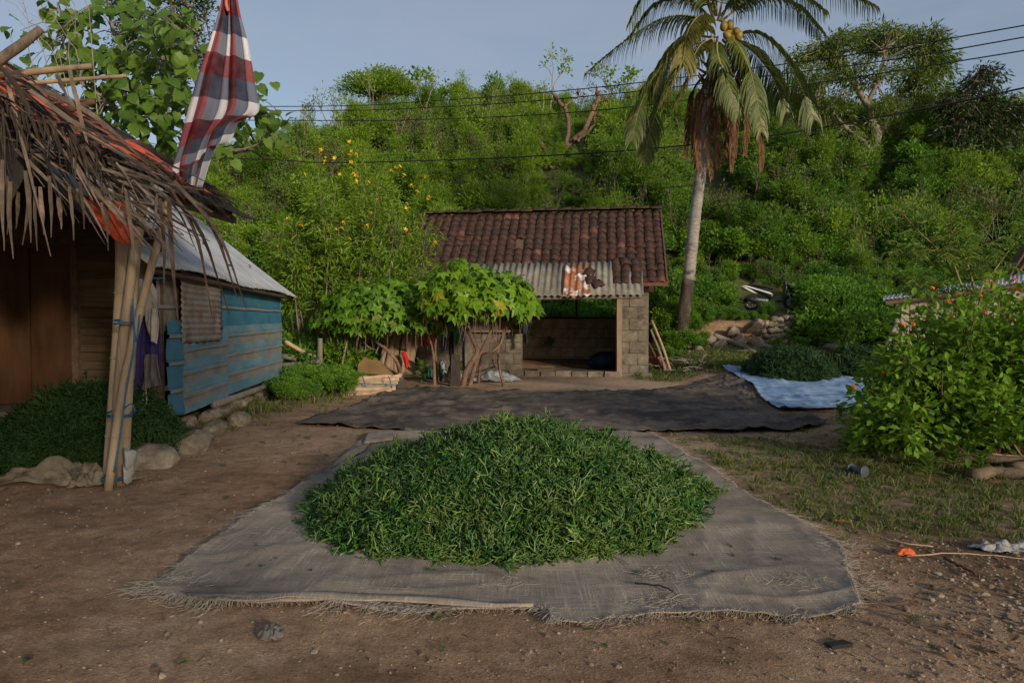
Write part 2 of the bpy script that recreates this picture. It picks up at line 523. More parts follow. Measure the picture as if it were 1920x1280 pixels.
def ground_mat():
    m, n, l, b, out = _nt('dirt')
    g = n.new('ShaderNodeNewGeometry').outputs['Position']
    f1 = _noise(n, l, g, .9, 7, .62)
    f2 = _noise(n, l, g, 9, 6, .7)
    f3 = _noise(n, l, g, 75, 4, .7)
    r1 = _ramp(n, [(0, (.09, .053, .03)), (.45, (.275, .172, .104)), (1, (.43, .295, .19))])
    l.new(_mr(n, l, f1, .3, .68), r1.inputs['Fac'])
    r2 = _ramp(n, [(0, (.42, .4, .4)), (.5, (1, 1, 1)), (1, (1.5, 1.46, 1.4))])
    l.new(_mr(n, l, f2, .3, .72), r2.inputs['Fac'])
    c = _mix(n, l, .65, r1.outputs['Color'], r2.outputs['Color'], 'MULTIPLY')
    r3 = _ramp(n, [(0, (.4, .38, .36)), (.45, (1, 1, 1)), (.62, (1.1, 1.08, 1.04)), (.8, (2.1, 1.95, 1.75))])
    l.new(_mr(n, l, f3, .25, .8), r3.inputs['Fac'])
    c = _mix(n, l, .75, c, r3.outputs['Color'], 'MULTIPLY')
    sa = n.new('ShaderNodeAttribute'); sa.attribute_name = 'sand'
    rs = _ramp(n, [(0, (.32, .215, .14)), (1, (.54, .39, .27))])
    l.new(_mr(n, l, f2, .3, .7), rs.inputs['Fac'])
    c = _mix(n, l, sa.outputs['Fac'], c, _mix(n, l, .6, rs.outputs['Color'], r3.outputs['Color'], 'MULTIPLY'))
    ga = n.new('ShaderNodeAttribute'); ga.attribute_name = 'grass'
    gn = _noise(n, l, g, 22, 5, .7)
    gg = n.new('ShaderNodeMath'); gg.operation = 'MULTIPLY'
    l.new(ga.outputs['Fac'], gg.inputs[0]); l.new(_mr(n, l, gn, .35, .6), gg.inputs[1])
    g3 = n.new('ShaderNodeMath'); g3.operation = 'MULTIPLY'; g3.inputs[1].default_value = .55
    l.new(gg.outputs[0], g3.inputs[0])
    c = _mix(n, l, g3.outputs[0], c, (.07, .082, .026))
    sp = _noise(n, l, g, 210, 2, .6)
    c = _mix(n, l, _mr(n, l, sp, .66, .74, 0, .7), c, (.36, .28, .2))
    l.new(c, b.inputs['Base Color'])
    b.inputs['Roughness'].default_value = .95
    b.inputs['Specular IOR Level'].default_value = .15
    bp = n.new('ShaderNodeBump'); bp.inputs['Strength'].default_value = .9; bp.inputs['Distance'].default_value = .02
    ad = n.new('ShaderNodeMath'); ad.operation = 'ADD'
    l.new(f2, ad.inputs[0]); l.new(f3, ad.inputs[1])
    l.new(ad.outputs[0], bp.inputs['Height'])
    l.new(bp.outputs['Normal'], b.inputs['Normal'])
    return m
dirt = ground_mat()
hill_m = rough_mat('hill_earth', [(0, (.05, .06, .018)), (.6, (.085, .095, .03)), (1, (.14, .115, .06))], 1.3, .95, .5, 8, .1, vary=0)

gxs = np.concatenate([np.arange(-400, -60, 34), np.arange(-60, -9, .9), np.arange(-9, 9, .09), np.arange(9, 60, .9), np.arange(60, 420, 36)])
gys = np.concatenate([np.arange(-80, 1.0, 4.5), np.arange(1, 21.5, .09), np.arange(21.5, 23.6, .25)])
hys = np.concatenate([[gys[-1]], np.arange(24, 62, .7), np.arange(64, 500, 22)])
def terrain(name, xs, ys, m):
    X, Yg = np.meshgrid(xs, ys, indexing='ij')
    Z = gh(X, Yg)
    Z = Z + np.where((Yg > 1.5) & (Yg < 14) & (abs(X) < 9), (fbm(X * 7, Yg * 7, 77, 3) - .5) * .022, 0)
    mb = MB()
    mb.grid(np.stack([X, Yg, Z], -1))
    o = mb.build(name, m, smooth=True)
    me = o.data
    # orient upward
    if me.polygons[0].normal.z < 0: me.flip_normals()
    for nm, fn in (('grass', grass_mask), ('sand', sand_mask)):
        a = me.attributes.new(nm, 'FLOAT', 'POINT')
        a.data.foreach_set('value', fn(X, Yg).ravel().astype(np.float32))
    return tag(o, kind='structure')
tag(terrain('ground', gxs, gys, dirt), 'brown trodden dirt yard with stones and patches of grass', 'ground')
tag(terrain('hill', gxs, hys, hill_m), 'long steep hill rising behind the tiled house', 'hill')

# ------------------------------------------------------------------ leaf materials
lm_lime = leaf_mat('leaf_lime', (.135, .235, .018), (.28, .42, .04), .45, tint=(.10, .22, .024))
lm_mid = leaf_mat('leaf_mid', (.07, .175, .017), (.165, .325, .034), .42, tint=(.205, .36, .03))
lm_deep = leaf_mat('leaf_deep', (.042, .125, .018), (.105, .235, .034), .38, tint=(.13, .27, .03))
lm_dry = leaf_mat('leaf_dry', (.08, .09, .03), (.18, .19, .06), .25, tint=(.08, .11, .02))
lm_teak = leaf_mat('leaf_teak', (.05, .11, .014), (.14, .23, .024), .35, rough=.45)
lm_fine = leaf_mat('leaf_fine', (.025, .065, .014), (.065, .125, .022), .3)
lm_bell = leaf_mat('leaf_bell', (.075, .15, .01), (.2, .31, .022), .35)
lm_chaya = leaf_mat('leaf_chaya', (.075, .17, .008), (.19, .33, .018), .4, rough=.4, odd=(.36, .33, .03))
lm_chaya_dk = leaf_mat('leaf_chaya_dark', (.06, .15, .013), (.155, .30, .022), .38, rough=.45, odd=(.16, .2, .03))
lm_lant = leaf_mat('leaf_lantana', (.075, .165, .014), (.215, .36, .03), .38, rough=.65, spec=.15)
lm_mango = leaf_mat('leaf_mango', (.06, .105, .018), (.16, .23, .035), .32, rough=.45, odd=(.2, .21, .05))
lm_mango_dk = leaf_mat('leaf_mango_dark', (.016, .035, .012), (.045, .075, .02), .2, rough=.4, odd=(.13, .13, .05))
lm_young = leaf_mat('leaf_young', (.07, .14, .015), (.16, .26, .04), .35)
lm_grass = leaf_mat('leaf_grass', (.06, .09, .018), (.13, .17, .035), .3, odd=(.22, .18, .08))

# ------------------------------------------------------------------ plant builders
def rdir(n, up=0.0):
    v = rng.normal(0, 1, (n, 3))
    v[:, 2] += up
    return norm(v)
def grow(mb, p, d, r, L, depth, tips, spread=.55, kids=(2, 3), shrink=.72, up=.15, wob=.12, n=6, mi=0, segs=4):
    """a limb and, recursively, the limbs it forks into; tips collects points along the last twigs"""
    p, d = np.array(p, float), norm(np.array(d, float))
    P = [p]
    for k in range(segs):
        d = norm(d + rng.normal(0, wob, 3) + np.array([0, 0, up * .3]))
        P.append(P[-1] + d * L / segs)
    mb.tube(P, [r, r * .68], n if r > .02 else 4, cap=False, mi=mi)
    if depth <= 0:
        for q in P[1:]: tips.append((q, d))
        return
    k = random.randint(*kids)
    a0 = random.random() * 6.28
    X = norm(np.cross(d, [0.3, .2, 1]))
    Y = np.cross(d, X)
    for i in range(k):
        a = a0 + i * 6.28 / k + random.uniform(-.4, .4)
        s = spread * random.uniform(.6, 1.3)
        nd = norm(d + s * (math.cos(a) * X + math.sin(a) * Y) + np.array([0, 0, up]))
        q = P[-1] if random.random() < .7 else P[-2]
        grow(mb, q, nd, r * .66, L * shrink * random.uniform(.8, 1.2), depth - 1, tips, spread, kids, shrink, up, wob, n, mi, segs)
    if depth == 1: tips.append((P[-1], d))
def crown(mb, tips, T, per, rad, size, mi=0, up=.8, droop=0.0, flat=0.7, keep=1.0):
    """leaf-sized faces spread round the twigs"""
    Pt = np.array([t[0] for t in tips]); Dt = np.array([t[1] for t in tips])
    if keep < 1:
        k = rng.random(len(Pt)) < keep
        Pt, Dt = Pt[k], Dt[k]
    P = np.repeat(Pt, per, 0); D = np.repeat(Dt, per, 0)
    cl = np.repeat(rng.normal(0, .16, len(Pt)), per)
    n = len(P)
    off = rdir(n) * (rng.random(n) ** .5 * rad)[:, None]
    off[:, 2] *= flat
    dirs = norm(off + D * rad * .5 + rng.normal(0, .35 * rad, (n, 3)) + np.array([0, 0, -droop * rad]))
    U = rdir(n, up * 2.2)
    mb.leaves(T, P + off, dirs, U, size * rng.uniform(.65, 1.25, n), mi, np.clip(rng.random(n) * .75 + .12 + cl, 0, 1))
def tree(name, label, cat, base, lean, r, L, depth, T, per, rad, size, lm, bm=None, group=None, up=.8, spread=.6, kids=(2, 3), gup=.15, shrink=.74, keep=1.0, droop=0., wob=.14, extra=None, flat=.7):
    t = thing(name, base, label, cat, group)
    tb, cb, tips = MB(), MB(), []
    grow(tb, np.array(base) - np.array([0, 0, .15]), lean, r, L, depth, tips, spread, kids, shrink, gup, wob, 7)
    if extra: extra(tb, tips)
    tb.build('trunk', bm or bark, t, True)
    if per and tips:
        crown(cb, tips, T, per, rad, size, 0, up, droop, flat, keep)
        cb.build('crown', lm, t)
    return t

# ------------------------------------------------------------------ hillside scrub (one mass), ground weeds, grass
def shrub_proto(name, h, spread, nst, depth, T, per, rad, size, lm, bm=bark, r=.014, up=.8, keep=1.0):
    mb, tips = MB(), []
    for k in range(nst):
        a = random.random() * 6.28
        d = (math.cos(a) * spread * random.random(), math.sin(a) * spread * random.random(), 1)
        grow(mb, (math.cos(a) * .12, math.sin(a) * .12, -.1), d, r, h * random.uniform(.38, .55), depth, tips, .5, (2, 3), .7, .25, .14, 3, 0, 3)
    crown(mb, tips, T, per, rad, size, 1, up, keep=keep)
    return proto(name, mb, [bm, lm])
P_feather = shrub_proto('scrub_feathery', 2.5, .25, 3, 2, T_SLIM, 26, .34, .19, lm_lime)
P_feather2 = shrub_proto('scrub_feathery_low', 1.7, .5, 4, 2, T_DIAM, 20, .30, .14, lm_lime)
P_bush = shrub_proto('scrub_bush', 1.5, .8, 5, 2, T_DIAM, 18, .28, .15, lm_mid)
P_bush2 = shrub_proto('scrub_bush_broad', 1.3, 1.1, 5, 2, T_OVAL, 11, .28, .17, lm_mid)
P_deep = shrub_proto('scrub_dark', 1.5, .9, 5, 2, T_DIAM, 13, .26, .13, lm_deep)
P_dry = shrub_proto('scrub_dry', 2.3, .45, 3, 2, T_DIAM, 7, .28, .13, lm_dry, bark_pale, keep=.7)
P_stalk = shrub_proto('scrub_stalks', 3.0, .22, 4, 1, T_DIAM, 20, .34, .14, lm_lime, bark_pale, r=.02)
def wisp_proto(name, ns, h, T, size, lm, per, bmat):
    mb, P_, D_ = MB(), [], []
    for k in range(ns):
        a, q = random.random() * 6.28, random.random() ** .5 * .7
        b0 = np.array([math.cos(a) * q, math.sin(a) * q, -.1])
        hh = h * random.uniform(.5, 1.1)
        S_ = spline([b0, b0 + [random.gauss(0, .1), random.gauss(0, .1), hh * .55], b0 + [random.gauss(0, .25), random.gauss(0, .25), hh]], 9)
        mb.tube(S_, [.013, .004], 3, False)
        for j in range(per):
            t = random.uniform(2.2, 8)
            i_ = min(7, int(t))
            P_.append(S_[i_] * (1 - t + i_) + S_[i_ + 1] * (t - i_) + rng.normal(0, .07, 3)); D_.append(rdir(1, .35)[0])
    mb.leaves(T, np.array(P_), np.array(D_), rdir(len(P_), 1.5), size * rng.uniform(.6, 1.3, len(P_)), 1)
    return proto(name, mb, [bmat, lm])
P_wisp = wisp_proto('scrub_wispy', 11, 2.0, T_SLIM, .2, lm_lime, 26, bark_pale)
P_wisp2 = wisp_proto('scrub_wispy_green', 10, 1.6, T_DIAM, .15, lm_mid, 26, bark)
SCRUB = [P_feather, P_feather2, P_bush, P_bush2, P_deep, P_dry, P_stalk, P_wisp, P_wisp2]

def hill_points(n):
    x = rng.uniform(-36, 44, n * 3)
    y = rng.uniform(23.6, 48, n * 3)
    # keep what the yard can see, with a margin
    k = (abs(x / y) < .95) & ~((x > 6.2) & (x < 11) & (y < 24.4))
    # open views on to tree trunks, and bare earth scars
    uu = 960 + x / y * 1280
    k &= ~((uu > 1375) & (uu < 1515) & (y < 24.6))
    k &= fbm(x * .3, y * .3, 61) < .66
    return x[k][:n], y[k][:n]
hx, hy = hill_points(9800)
hzv = gh(hx, hy)
lo_n = fbm(hx * .13, hy * .13, 71)
n2 = fbm(hx * .3 + 9, hy * .3, 72)
upness = sstep(28, 41, hy) * (1 - sstep(9, 19, hx)) + (lo_n - .5) * .9
idx = np.zeros(len(hx), int)
r_ = rng.random(len(hx))
for i in range(len(hx)):
    u = upness[i]
    if u > .45: w = (.20, .12, .05, .02, .03, .07, .13, .30, .08)
    elif u > .05: w = (.10, .12, .12, .08, .12, .08, .06, .16, .16)
    else: w = (.04, .09, .16, .11, .27, .07, .02, .06, .18)
    idx[i] = min(8, int(np.searchsorted(np.cumsum(w), r_[i])))
hu = 960 + hx / hy * 1280
scl = rng.uniform(.42, 1.0, len(hx)) * np.where(hy > 38, .85, 1) * np.where((abs(hu - 1640) < 40) & (hy > 26) & (hy < 33.3), .45, 1) * np.where(rng.random(len(hx)) < .05, 1.3, 1) * np.where((hu > 1000) & (hu < 1130) & (hy > 28) & (hy < 42), .5, 1) * np.where(hy < 26, .62, 1) * np.where(hx > 12, 1.1, 1)
tint = np.clip((n2 - .5) * 3.6 + .35 + rng.normal(0, .33, len(hx)), 0, 1)
E = np.stack([rng.normal(0, .16, len(hx)), rng.normal(0, .16, len(hx)), rng.uniform(0, 6.28, len(hx))], -1)
tag(scatter('hillside_scrub', np.stack([hx, hy, hzv - .05], -1), E, scl, idx, SCRUB, tint=tint),
    'dense green scrub covering the whole hillside', 'scrub', kind='stuff')

def grass_proto(name, nb, h, sp, lm=None):
    mb = MB()
    for k in range(nb):
        a = random.random() * 6.28
        q = np.array([math.cos(a), math.sin(a), 0]) * random.random() * sp
        hh = h * random.uniform(.5, 1.2)
        t = np.array([math.cos(a), math.sin(a), 0]) * hh * random.uniform(.2, .9)
        mb.blade([q, q + t * .4 + [0, 0, hh * .6], q + t + [0, 0, hh * .85]], [.0035, .003, .0006], up=(math.sin(a), -math.cos(a), .2))
    return proto(name, mb, lm or lm_grass)
GR = [grass_proto('grass_tuft', 12, .05, .05), grass_proto('grass_tuft_low', 14, .03, .06), grass_proto('grass_tuft_tall', 9, .075, .04)]
gx, gy = rng.uniform(.6, 8, 26000), rng.uniform(3.4, 10.5, 26000)
pr = grass_mask(gx, gy)
k = (rng.random(len(gx)) < pr ** 2.0 * .5)
# not on the tarp
edge = np.interp(gy, [3.1, 3.35, 4.1, 5.2, 6.4, 8.4], [1.75, 1.75, 2.05, 1.95, 1.95, 1.75])
k &= gx > edge
gx, gy = gx[k][:7500], gy[k][:7500]
gx2, gy2 = np.concatenate([rng.uniform(3, 11, 5200), rng.uniform(-8, -2.8, 2600)]), np.concatenate([rng.uniform(15.5, 20.3, 5200), rng.uniform(8.5, 20, 2600)])
k = (rng.random(len(gx2)) < grass_mask(gx2, gy2)) & ~((gx2 < -4.1 - (gy2 - 8) * .093) & (gy2 < 14.3))
gx2, gy2 = gx2[k], gy2[k]
ax, ay = np.concatenate([gx, gx2]), np.concatenate([gy, gy2])
nn = len(ax)
ss = np.concatenate([rng.uniform(.5, 1.2, len(gx)), rng.uniform(1.3, 2.8, len(gx2))])
tag(scatter('grass', np.stack([ax, ay, gh(ax, ay)], -1), np.stack([rng.normal(0, .15, nn), rng.normal(0, .15, nn), rng.uniform(0, 6.28, nn)], -1), ss, rng.integers(0, 3, nn), GR),
    'short sparse grass growing in the dirt of the yard', 'grass', kind='stuff')

# low leafy weeds: verge by the shed, terrace edge, foot of the hill
wx, wy, ws = [], [], []
for cx, cy, rx, ry, n_, s0 in ((-4.1, 14.2, .9, 1.7, 150, .27), (-6.0, 17.5, 2.2, 1.8, 260, .6), (-3.9, 12.2, .3, 1.0, 30, .25), (7.0, 21.45, 2.6, .45, 210, .23), (10.2, 20.4, 1.3, 1.1, 230, .6), (9.6, 22.6, 2.4, .9, 170, .6),
                               (5.1, 21.3, .8, .8, 80, .4), (4.6, 19.6, .7, .7, 40, .32), (8.6, 19.6, .9, .4, 40, .3), (-1.8, 22.3, 5.5, 1.0, 330, .7), (3.6, 22.6, 2.5, .8, 160, .7), (12.5, 19, 1.2, 2.5, 150, .6)):
    wx += list(rng.normal(cx, rx * .5, n_)); wy += list(rng.normal(cy, ry * .5, n_)); ws += list(s0 * rng.uniform(.6, 1.3, n_))
wx, wy, ws = map(np.array, (wx, wy, ws))
wu = 960 + wx / wy * 1280
ws = ws * np.where((wu > 1375) & (wu < 1515) & (wy > 21.0), np.where(wu < 1450, .55, .3), 1)
k = ~((wx < -4.05 - (wy - 8) * .093) & (wy < 14.3)) & ~((wy > 16.4) & (wy < 21.7) & (wx > -2.9) & (wx < 4.3)) & ~((wx > 6.3) & (wx < 8.9) & (wy > 19.4) & (wy < 21.05)) & ~((wx > 8.3) & (wx < 9.6) & (wy > 21.2) & (wy < 23)) & ~((wx > 7.3) & (wx < 9.6) & (wy > 22.2))
wx, wy, ws = wx[k], wy[k], ws[k]
nn = len(wx)
tag(scatter('undergrowth', np.stack([wx, wy, gh(wx, wy) - .03], -1), np.stack([rng.normal(0, .12, nn), rng.normal(0, .12, nn), rng.uniform(0, 6.28, nn)], -1), ws, rng.integers(0, 3, nn), [P_bush2, P_bush, P_deep],
            tint=np.clip(rng.normal(.35, .25, nn), 0, 1)),
    'low leafy weeds along the yard edge and the terrace', 'weeds', kind='stuff')

# ------------------------------------------------------------------ trees that can be told apart
def hb(u, Y):
    x = (u - 960) / FPX * Y
    return Vector((x, Y, gz(x, Y)))
# flat topped tree on the ridge
b = hb(716, 44)
def umb(tb, tips):
    pass
t = thing('ridge_tree', b, 'dense round bright green tree on the ridge left of the others', 'tree')
tb, cb, tips = MB(), MB(), []
ctr = at(712, 168, 44)
grow(tb, b - Vector((0, 0, .2)), (0, 0, 1), .2, max(.8, ctr.z - b.z - 1.0), 0, [], n=7)
top = np.array([b.x, b.y, ctr.z - .9])
for k in range(26):
    a = random.random() * 6.28
    rr = math.sqrt(random.random())
    q = np.array([ctr.x + math.cos(a) * rr * 2.5, ctr.y + math.sin(a) * rr * 2.0, ctr.z + 1.35 * math.sqrt(max(0, 1 - rr * rr)) - .45 + random.uniform(-.35, .15)])
    P = spline([top, (top + q) / 2 + [0, 0, .25], q], 5)
    tb.tube(P, [.07, .02], 4, False)
    for qq in P[2:]: tips.append((qq, norm(q - top)))
tb.build('trunk', bark, t, True)
crown(cb, tips, T_DIAM, 110, .7, .19, 0, 1.2, flat=.5)
cb.build('crown', lm_lime, t)
for u, Y, h, keep, T, sz, lm, per, lab in ((800, 44, 2.9, .9, T_OVAL, .26, lm_mid, 6, 'sparse upright tree on the ridge just right of the dense round one'),
                                    (872, 43, 1.8, .8, T_OVAL, .26, lm_mid, 6, 'small open tree on the ridge with its leaves in a flat tier'),
                                    (950, 43, 2.3, .9, T_DIAM, .2, lm_mid, 14, 'bushy small tree on the ridge in the middle of the skyline'),
                                    (1028, 42, 3.4, .55, T_OVAL, .24, lm_lime, 5, 'airy thin tree on the ridge with few leaves, left of the palm'),
                                    (596, 43, 2.2, .5, T_DIAM, .16, lm_dry, 5, 'thin half bare tree on the ridge left of the dense round tree'),
                                    (1150, 42, 2.4, .6, T_OVAL, .22, lm_lime, 6, 'light open tree on the ridge behind the palm fronds'),
                                    (1475, 42, 2.2, .5, T_DIAM, .2, lm_mid, 6, 'small half bare tree on the ridge left of the big spreading tree')):
    tree('ridge_tree', lab, 'tree', hb(u, Y), (.1, 0, 1), .06, h * .55, 3, T, per, .34, sz, lm, bark_pale, 'trees along the ridge', keep=keep, spread=.55)

# tree added behind the camera to lay shade over the awning
for bx, by, hz_, rx_, n_, lab in ((7.0, -9.8, 6.2, 3.0, 80, 'leafy tree added out of view behind the viewer, its shade over the thatched awning'),):
    bb = Vector((bx, by, gz(bx, by)))
    t = thing('added_shade_tree', bb, lab, 'tree')
    tb, cb, tips = MB(), MB(), []
    top = np.array([bx, by, hz_ - 1.6])
    tb.tube(spline([bb - Vector((0, 0, .2)), bb + Vector((.1, 0, (hz_ - 1.6) / 2)), top], 8), [.2, .13], 8)
    for k in range(n_):
        q = np.array([bx, by, hz_]) + rdir(1)[0] * np.array([rx_, rx_, 1.7]) * random.random() ** .4
        P = spline([top, (top + q) / 2 + [0, 0, .2], q], 6)
        if np.min(np.linalg.norm(np.cross(P - np.array([-5.55, 8.05, 1.1]), np.array(sdir)), axis=1)) < .6: continue
        tb.tube(P, [.06, .015], 5, False)
        tips += [(p, norm(q - top)) for p in P[3:]]
    # leaves cut away so that one patch of sun reaches the hut door
    tips = [a for a in tips if np.linalg.norm(np.cross(a[0] - np.array([-5.55, 8.05, 1.1]), np.array(sdir))) > .9]
    tb.build('trunk', bark, t, True)
    crown(cb, tips, T_DIAM, 14, .5, .3, 0, .8)
    cb.build('crown', lm_mid, t)

# pollarded bare tree on the slope
b = gp(1040, 318)
t = thing('pollarded_tree', b, 'pale pollarded tree with knobbly bare limbs on the slope above the roof', 'tree')
tb = MB()
Yb = b.y
for path, r0, r1 in (([(1035, 322), (1052, 285), (1075, 262), (1100, 235), (1112, 205), (1118, 172)], .17, .1), ([(1062, 275), (1068, 235), (1058, 205), (1042, 180)], .11, .09),
                     ([(1075, 262), (1092, 258), (1108, 240), (1116, 215)], .09, .06), ([(1020, 318), (1024, 290), (1018, 272)], .13, .09), ([(1112, 205), (1125, 190), (1140, 188)], .06, .04),
                     ([(1058, 205), (1070, 190), (1085, 180)], .06, .04)):
    P = spline([at(u, v, Yb + (k % 3) * .2) for k, (u, v) in enumerate(path)], 12)
    P[1:] += rng.normal(0, .05, P[1:].shape)
    tb.tube(P, [r0, r1], 7)
    e = P[-1]
    for k in range(9):
        d = rdir(1, .9)[0]
        tb.tube([e, e + d * random.uniform(.2, .5)], [.03, .01], 4)
    tb.tube([e + [0, 0, -.05], e + [0, 0, .1]], [r1 * 1.5, r1 * .9], 7)
tb.build('trunk', bark_red, t, True)

# big spreading tree, right
def big_tree(u, v, Y, limbs, clumps, lm, lab, size, per, r0, bm=bark_pale, T=T_SLIM, keep=1.):
    b = at(u, v, Y)
    b = Vector((b.x, b.y, gz(b.x, b.y)))
    t = thing('spreading_tree', b, lab, 'tree')
    tb, cb, tips = MB(), MB(), []
    fork = []
    for path, ra, rb in limbs:
        P = spline([b - Vector((0, 0, .3)) if k == 0 and q is None else at(q[0], q[1], Y + q[2]) for k, q in enumerate(path)], 14)
        P[2:-1] += rng.normal(0, .05, P[2:-1].shape)
        tb.tube(P, [ra, rb], 8, False)
        fork += list(P[6:])
    fork = np.array(fork)
    for (cu, cv, cy, rx, rz, n_) in clumps:
        c = np.array(at(cu, cv, Y + cy))
        for k in range(n_):
            d = rdir(1)[0]
            q = c + d * np.array([rx, rx, rz]) * random.random() ** .4
            near = fork[np.argmin(((fork - q) ** 2).sum(1) + rng.random(len(fork)) * 1.2)]
            P = spline([near, (near + q) / 2 + rng.normal(0, .25, 3) + [0, 0, .15], q], 6)
            tb.tube(P, [.05, .014], 4, False)
            for qq in P[3:]: tips.append((qq, norm(q - near)))
    tb.build('trunk', bm, t, True)
    crown(cb, tips, T, per, .5, size, 0, .7, .4, .7, keep)
    cb.build('crown', lm, t)
big_tree(1638, 338, 33, [([None, (1640, 300, 0), (1640, 250, 0), (1618, 190, 0), (1580, 130, -.3), (1545, 95, -.4)], .3, .07), ([(1640, 262, 0), (1668, 225, .3), (1700, 170, .5), (1730, 110, .8)], .2, .05),
                        ([(1622, 200, 0), (1645, 150, -.4), (1660, 90, -.6)], .14, .04), ([(1636, 285, 0), (1600, 250, -.5), (1560, 215, -.8), (1520, 190, -1)], .13, .03), ([(1650, 245, .2), (1720, 225, .6), (1790, 205, .8)], .15, .03)],
         [(1560, 95, -.3, 1.5, .7, 26), (1640, 70, 0, 1.6, .7, 30), (1720, 75, .4, 1.4, .6, 26), (1770, 120, .6, 1.0, .7, 24), (1530, 150, -.6, 1.0, .6, 14), (1600, 150, 0, 1.6, .6, 18), (1700, 150, 0, 1.6, .8, 26),
          (1560, 205, -.6, 1.3, .5, 12), (1660, 210, 0, 1.5, .6, 14), (1760, 190, .5, 1.3, .8, 20), (1500, 110, -.8, .7, .5, 8), (1610, 255, -.5, 1.2, .5, 8), (1700, 250, .3, 1.2, .5, 8)],
         lm_mango, 'large spreading tree with pale forked trunk and open crown on the slope', .27, 21, .3)
big_tree(1790, 330, 31, [([None, (1795, 290, 0), (1790, 240, 0), (1810, 190, 0), (1835, 140, 0)], .2, .05), ([(1792, 255, 0), (1840, 230, .3), (1880, 200, .5)], .1, .03)],
         [(1790, 200, 0, 1.0, .8, 26), (1835, 150, 0, .8, .6, 20), (1855, 200, 0, .9, .8, 26), (1780, 260, 0, 1.2, .7, 22), (1870, 260, 0, 1.3, .8, 30), (1910, 215, 0, .9, .8, 18), (1820, 240, 0, 1.1, .7, 20)],
         lm_mango_dk, 'dark leaved tree with long pods at the far right of the slope', .28, 12, .2, bark)
# slim pale stems on the slope
SAPL = ['leftmost on the slope, above the flowering shrub', 'second from the left above the flowering shrub', 'below the dense round ridge tree', 'right of the flowering shrub top', 'tilting right, left of the roof ridge above it', 'straight above the left end of the tiled roof', 'above the left third of the tiled roof', 'above the middle of the roof, left of the pollarded tree', 'high on the slope just left of the pollarded tree', 'left of the palm crown, beside the dead fronds', 'close left of the palm trunk below the dead fronds', 'right of the palm crown, nearer to it', 'between the palm crown and the big spreading tree', 'far left beside the checked cloth']
for si, (u, v, h, dx) in enumerate(((620, 300, 2.6, .1), (655, 290, 2.2, -.2), (700, 275, 2.9, .2), (738, 310, 2.4, .05), (792, 280, 3.1, .35), (850, 285, 2.3, -.1), (905, 300, 2.8, .15), (978, 300, 2.4, -.2), (1010, 262, 2.4, .2), (1190, 262, 2.6, -.1), (1212, 290, 2.2, .1), (1425, 255, 2.6, .2), (1460, 262, 2.5, -.1), (560, 330, 2.3, .1))):
    p = gp(u, v)
    tree('sapling', 'slim pale sapling ' + SAPL[si], 'sapling', p, (dx, 0, 1), .045, h * .62, 2, T_DIAM, 6, .35, .16, lm_lime, bark_pale, 'slim saplings on the hillside', keep=.75, spread=.4, gup=.4)
# ------------------------------------------------------------------ tiled house
HU, HV = Vector((.9901, -.1404, 0)), Vector((.1404, .9901, 0))
HO = Vector((3.81, 16.7, 0))
HROT = Matrix(((HU.x, HV.x, 0, 0), (HU.y, HV.y, 0, 0), (0, 0, 1, 0), (0, 0, 0, 1)))
HM = Matrix.Translation(HO) @ HROT
def hp(u, v, z): return HM @ Vector((u, v, z))
class HB(MB):
    """mesh builder in the house's own axes (u along the front, v to the back)"""
    def fin(self, name, mats, parent=None, smooth=False):
        self.V = [np.array(v) @ np.array(HROT.to_3x3()).T + np.array(HO) for v in self.V]
        return self.build(name, mats, parent, smooth)
block_m = rough_mat('concrete_block', [(0, (.085, .07, .053)), (.6, (.175, .145, .11)), (1, (.26, .22, .175))], 5, .95, .6, 45, .012, stain=(.07, .055, .042), sscale=3, srange=(.5, .7), vary=.22)
mortar_m = rough_mat('mortar', [(0, (.1, .085, .068)), (1, (.2, .17, .14))], 8, .95, .5, 60, .008, vary=0)
plaster_m = rough_mat('mud_plaster', [(0, (.16, .115, .07)), (1, (.33, .24, .15))], 3, .95, .5, 30, .012, stain=(.09, .065, .045), sscale=2.2)
tile_m = rough_mat('roof_tile_brown', [(0, (.024, .013, .010)), (.5, (.052, .024, .017)), (1, (.10, .044, .03))], 7, .85, .5, 40, .006, stain=(.035, .025, .02), sscale=1.6, srange=(.48, .7), vary=.4, spec=.3)
tile_red = rough_mat('roof_tile_red', [(0, (.07, .029, .02)), (1, (.165, .068, .047))], 9, .85, .4, 40, .006, stain=(.06, .03, .024), sscale=5, vary=.3, spec=.3)
asb_m = rough_mat('cement_sheet', [(0, (.1, .09, .072)), (.6, (.2, .182, .15)), (1, (.29, .265, .225))], 5, .9, .4, 50, .005, stain=(.1, .08, .06), sscale=3, srange=(.5, .72), stretch=(1, .5, .5))
rust_m = rough_mat('rusty_tin', [(0, (.14, .05, .022)), (.5, (.27, .105, .05)), (1, (.42, .2, .11))], 4, .85, .3, 40, .004, stain=(.55, .52, .5), sscale=2.3, srange=(.5, .58), vary=.1)
black_m = flat_mat('black_iron', (.02, .02, .02), .6)

house = thing('tile_roofed_house', hp(-3.4, 2.3, 0), 'small concrete block house with brown clay tile roof below the hill', 'house')
E0, RZ, RV, LEN = 2.39, 4.5, 2.32, 6.85
slope = (RZ - E0) / RV
und = HB()
for s in (1, -1):
    G = np.array([[[-LEN + .03, RV - s * (RV - v), E0 - .09 + slope * v], [-.05, RV - s * (RV - v), E0 - .09 + slope * v]] for v in (0.02, RV / 2, RV - .01)])
    und.solid(G, .03)
roof = und.fin('roof', wood_dark, house)
# rafters and purlins under the roof
for u in np.linspace(-LEN + .2, -.25, 9):
    for s in (1, -1):
        m = HB(); m.tube([(u, RV - s * (RV - .05), E0 - .16 + slope * .05), (u, RV - s * .03, RZ - .17)], .035, 5); m.fin('rafter', wood_dark, roof)
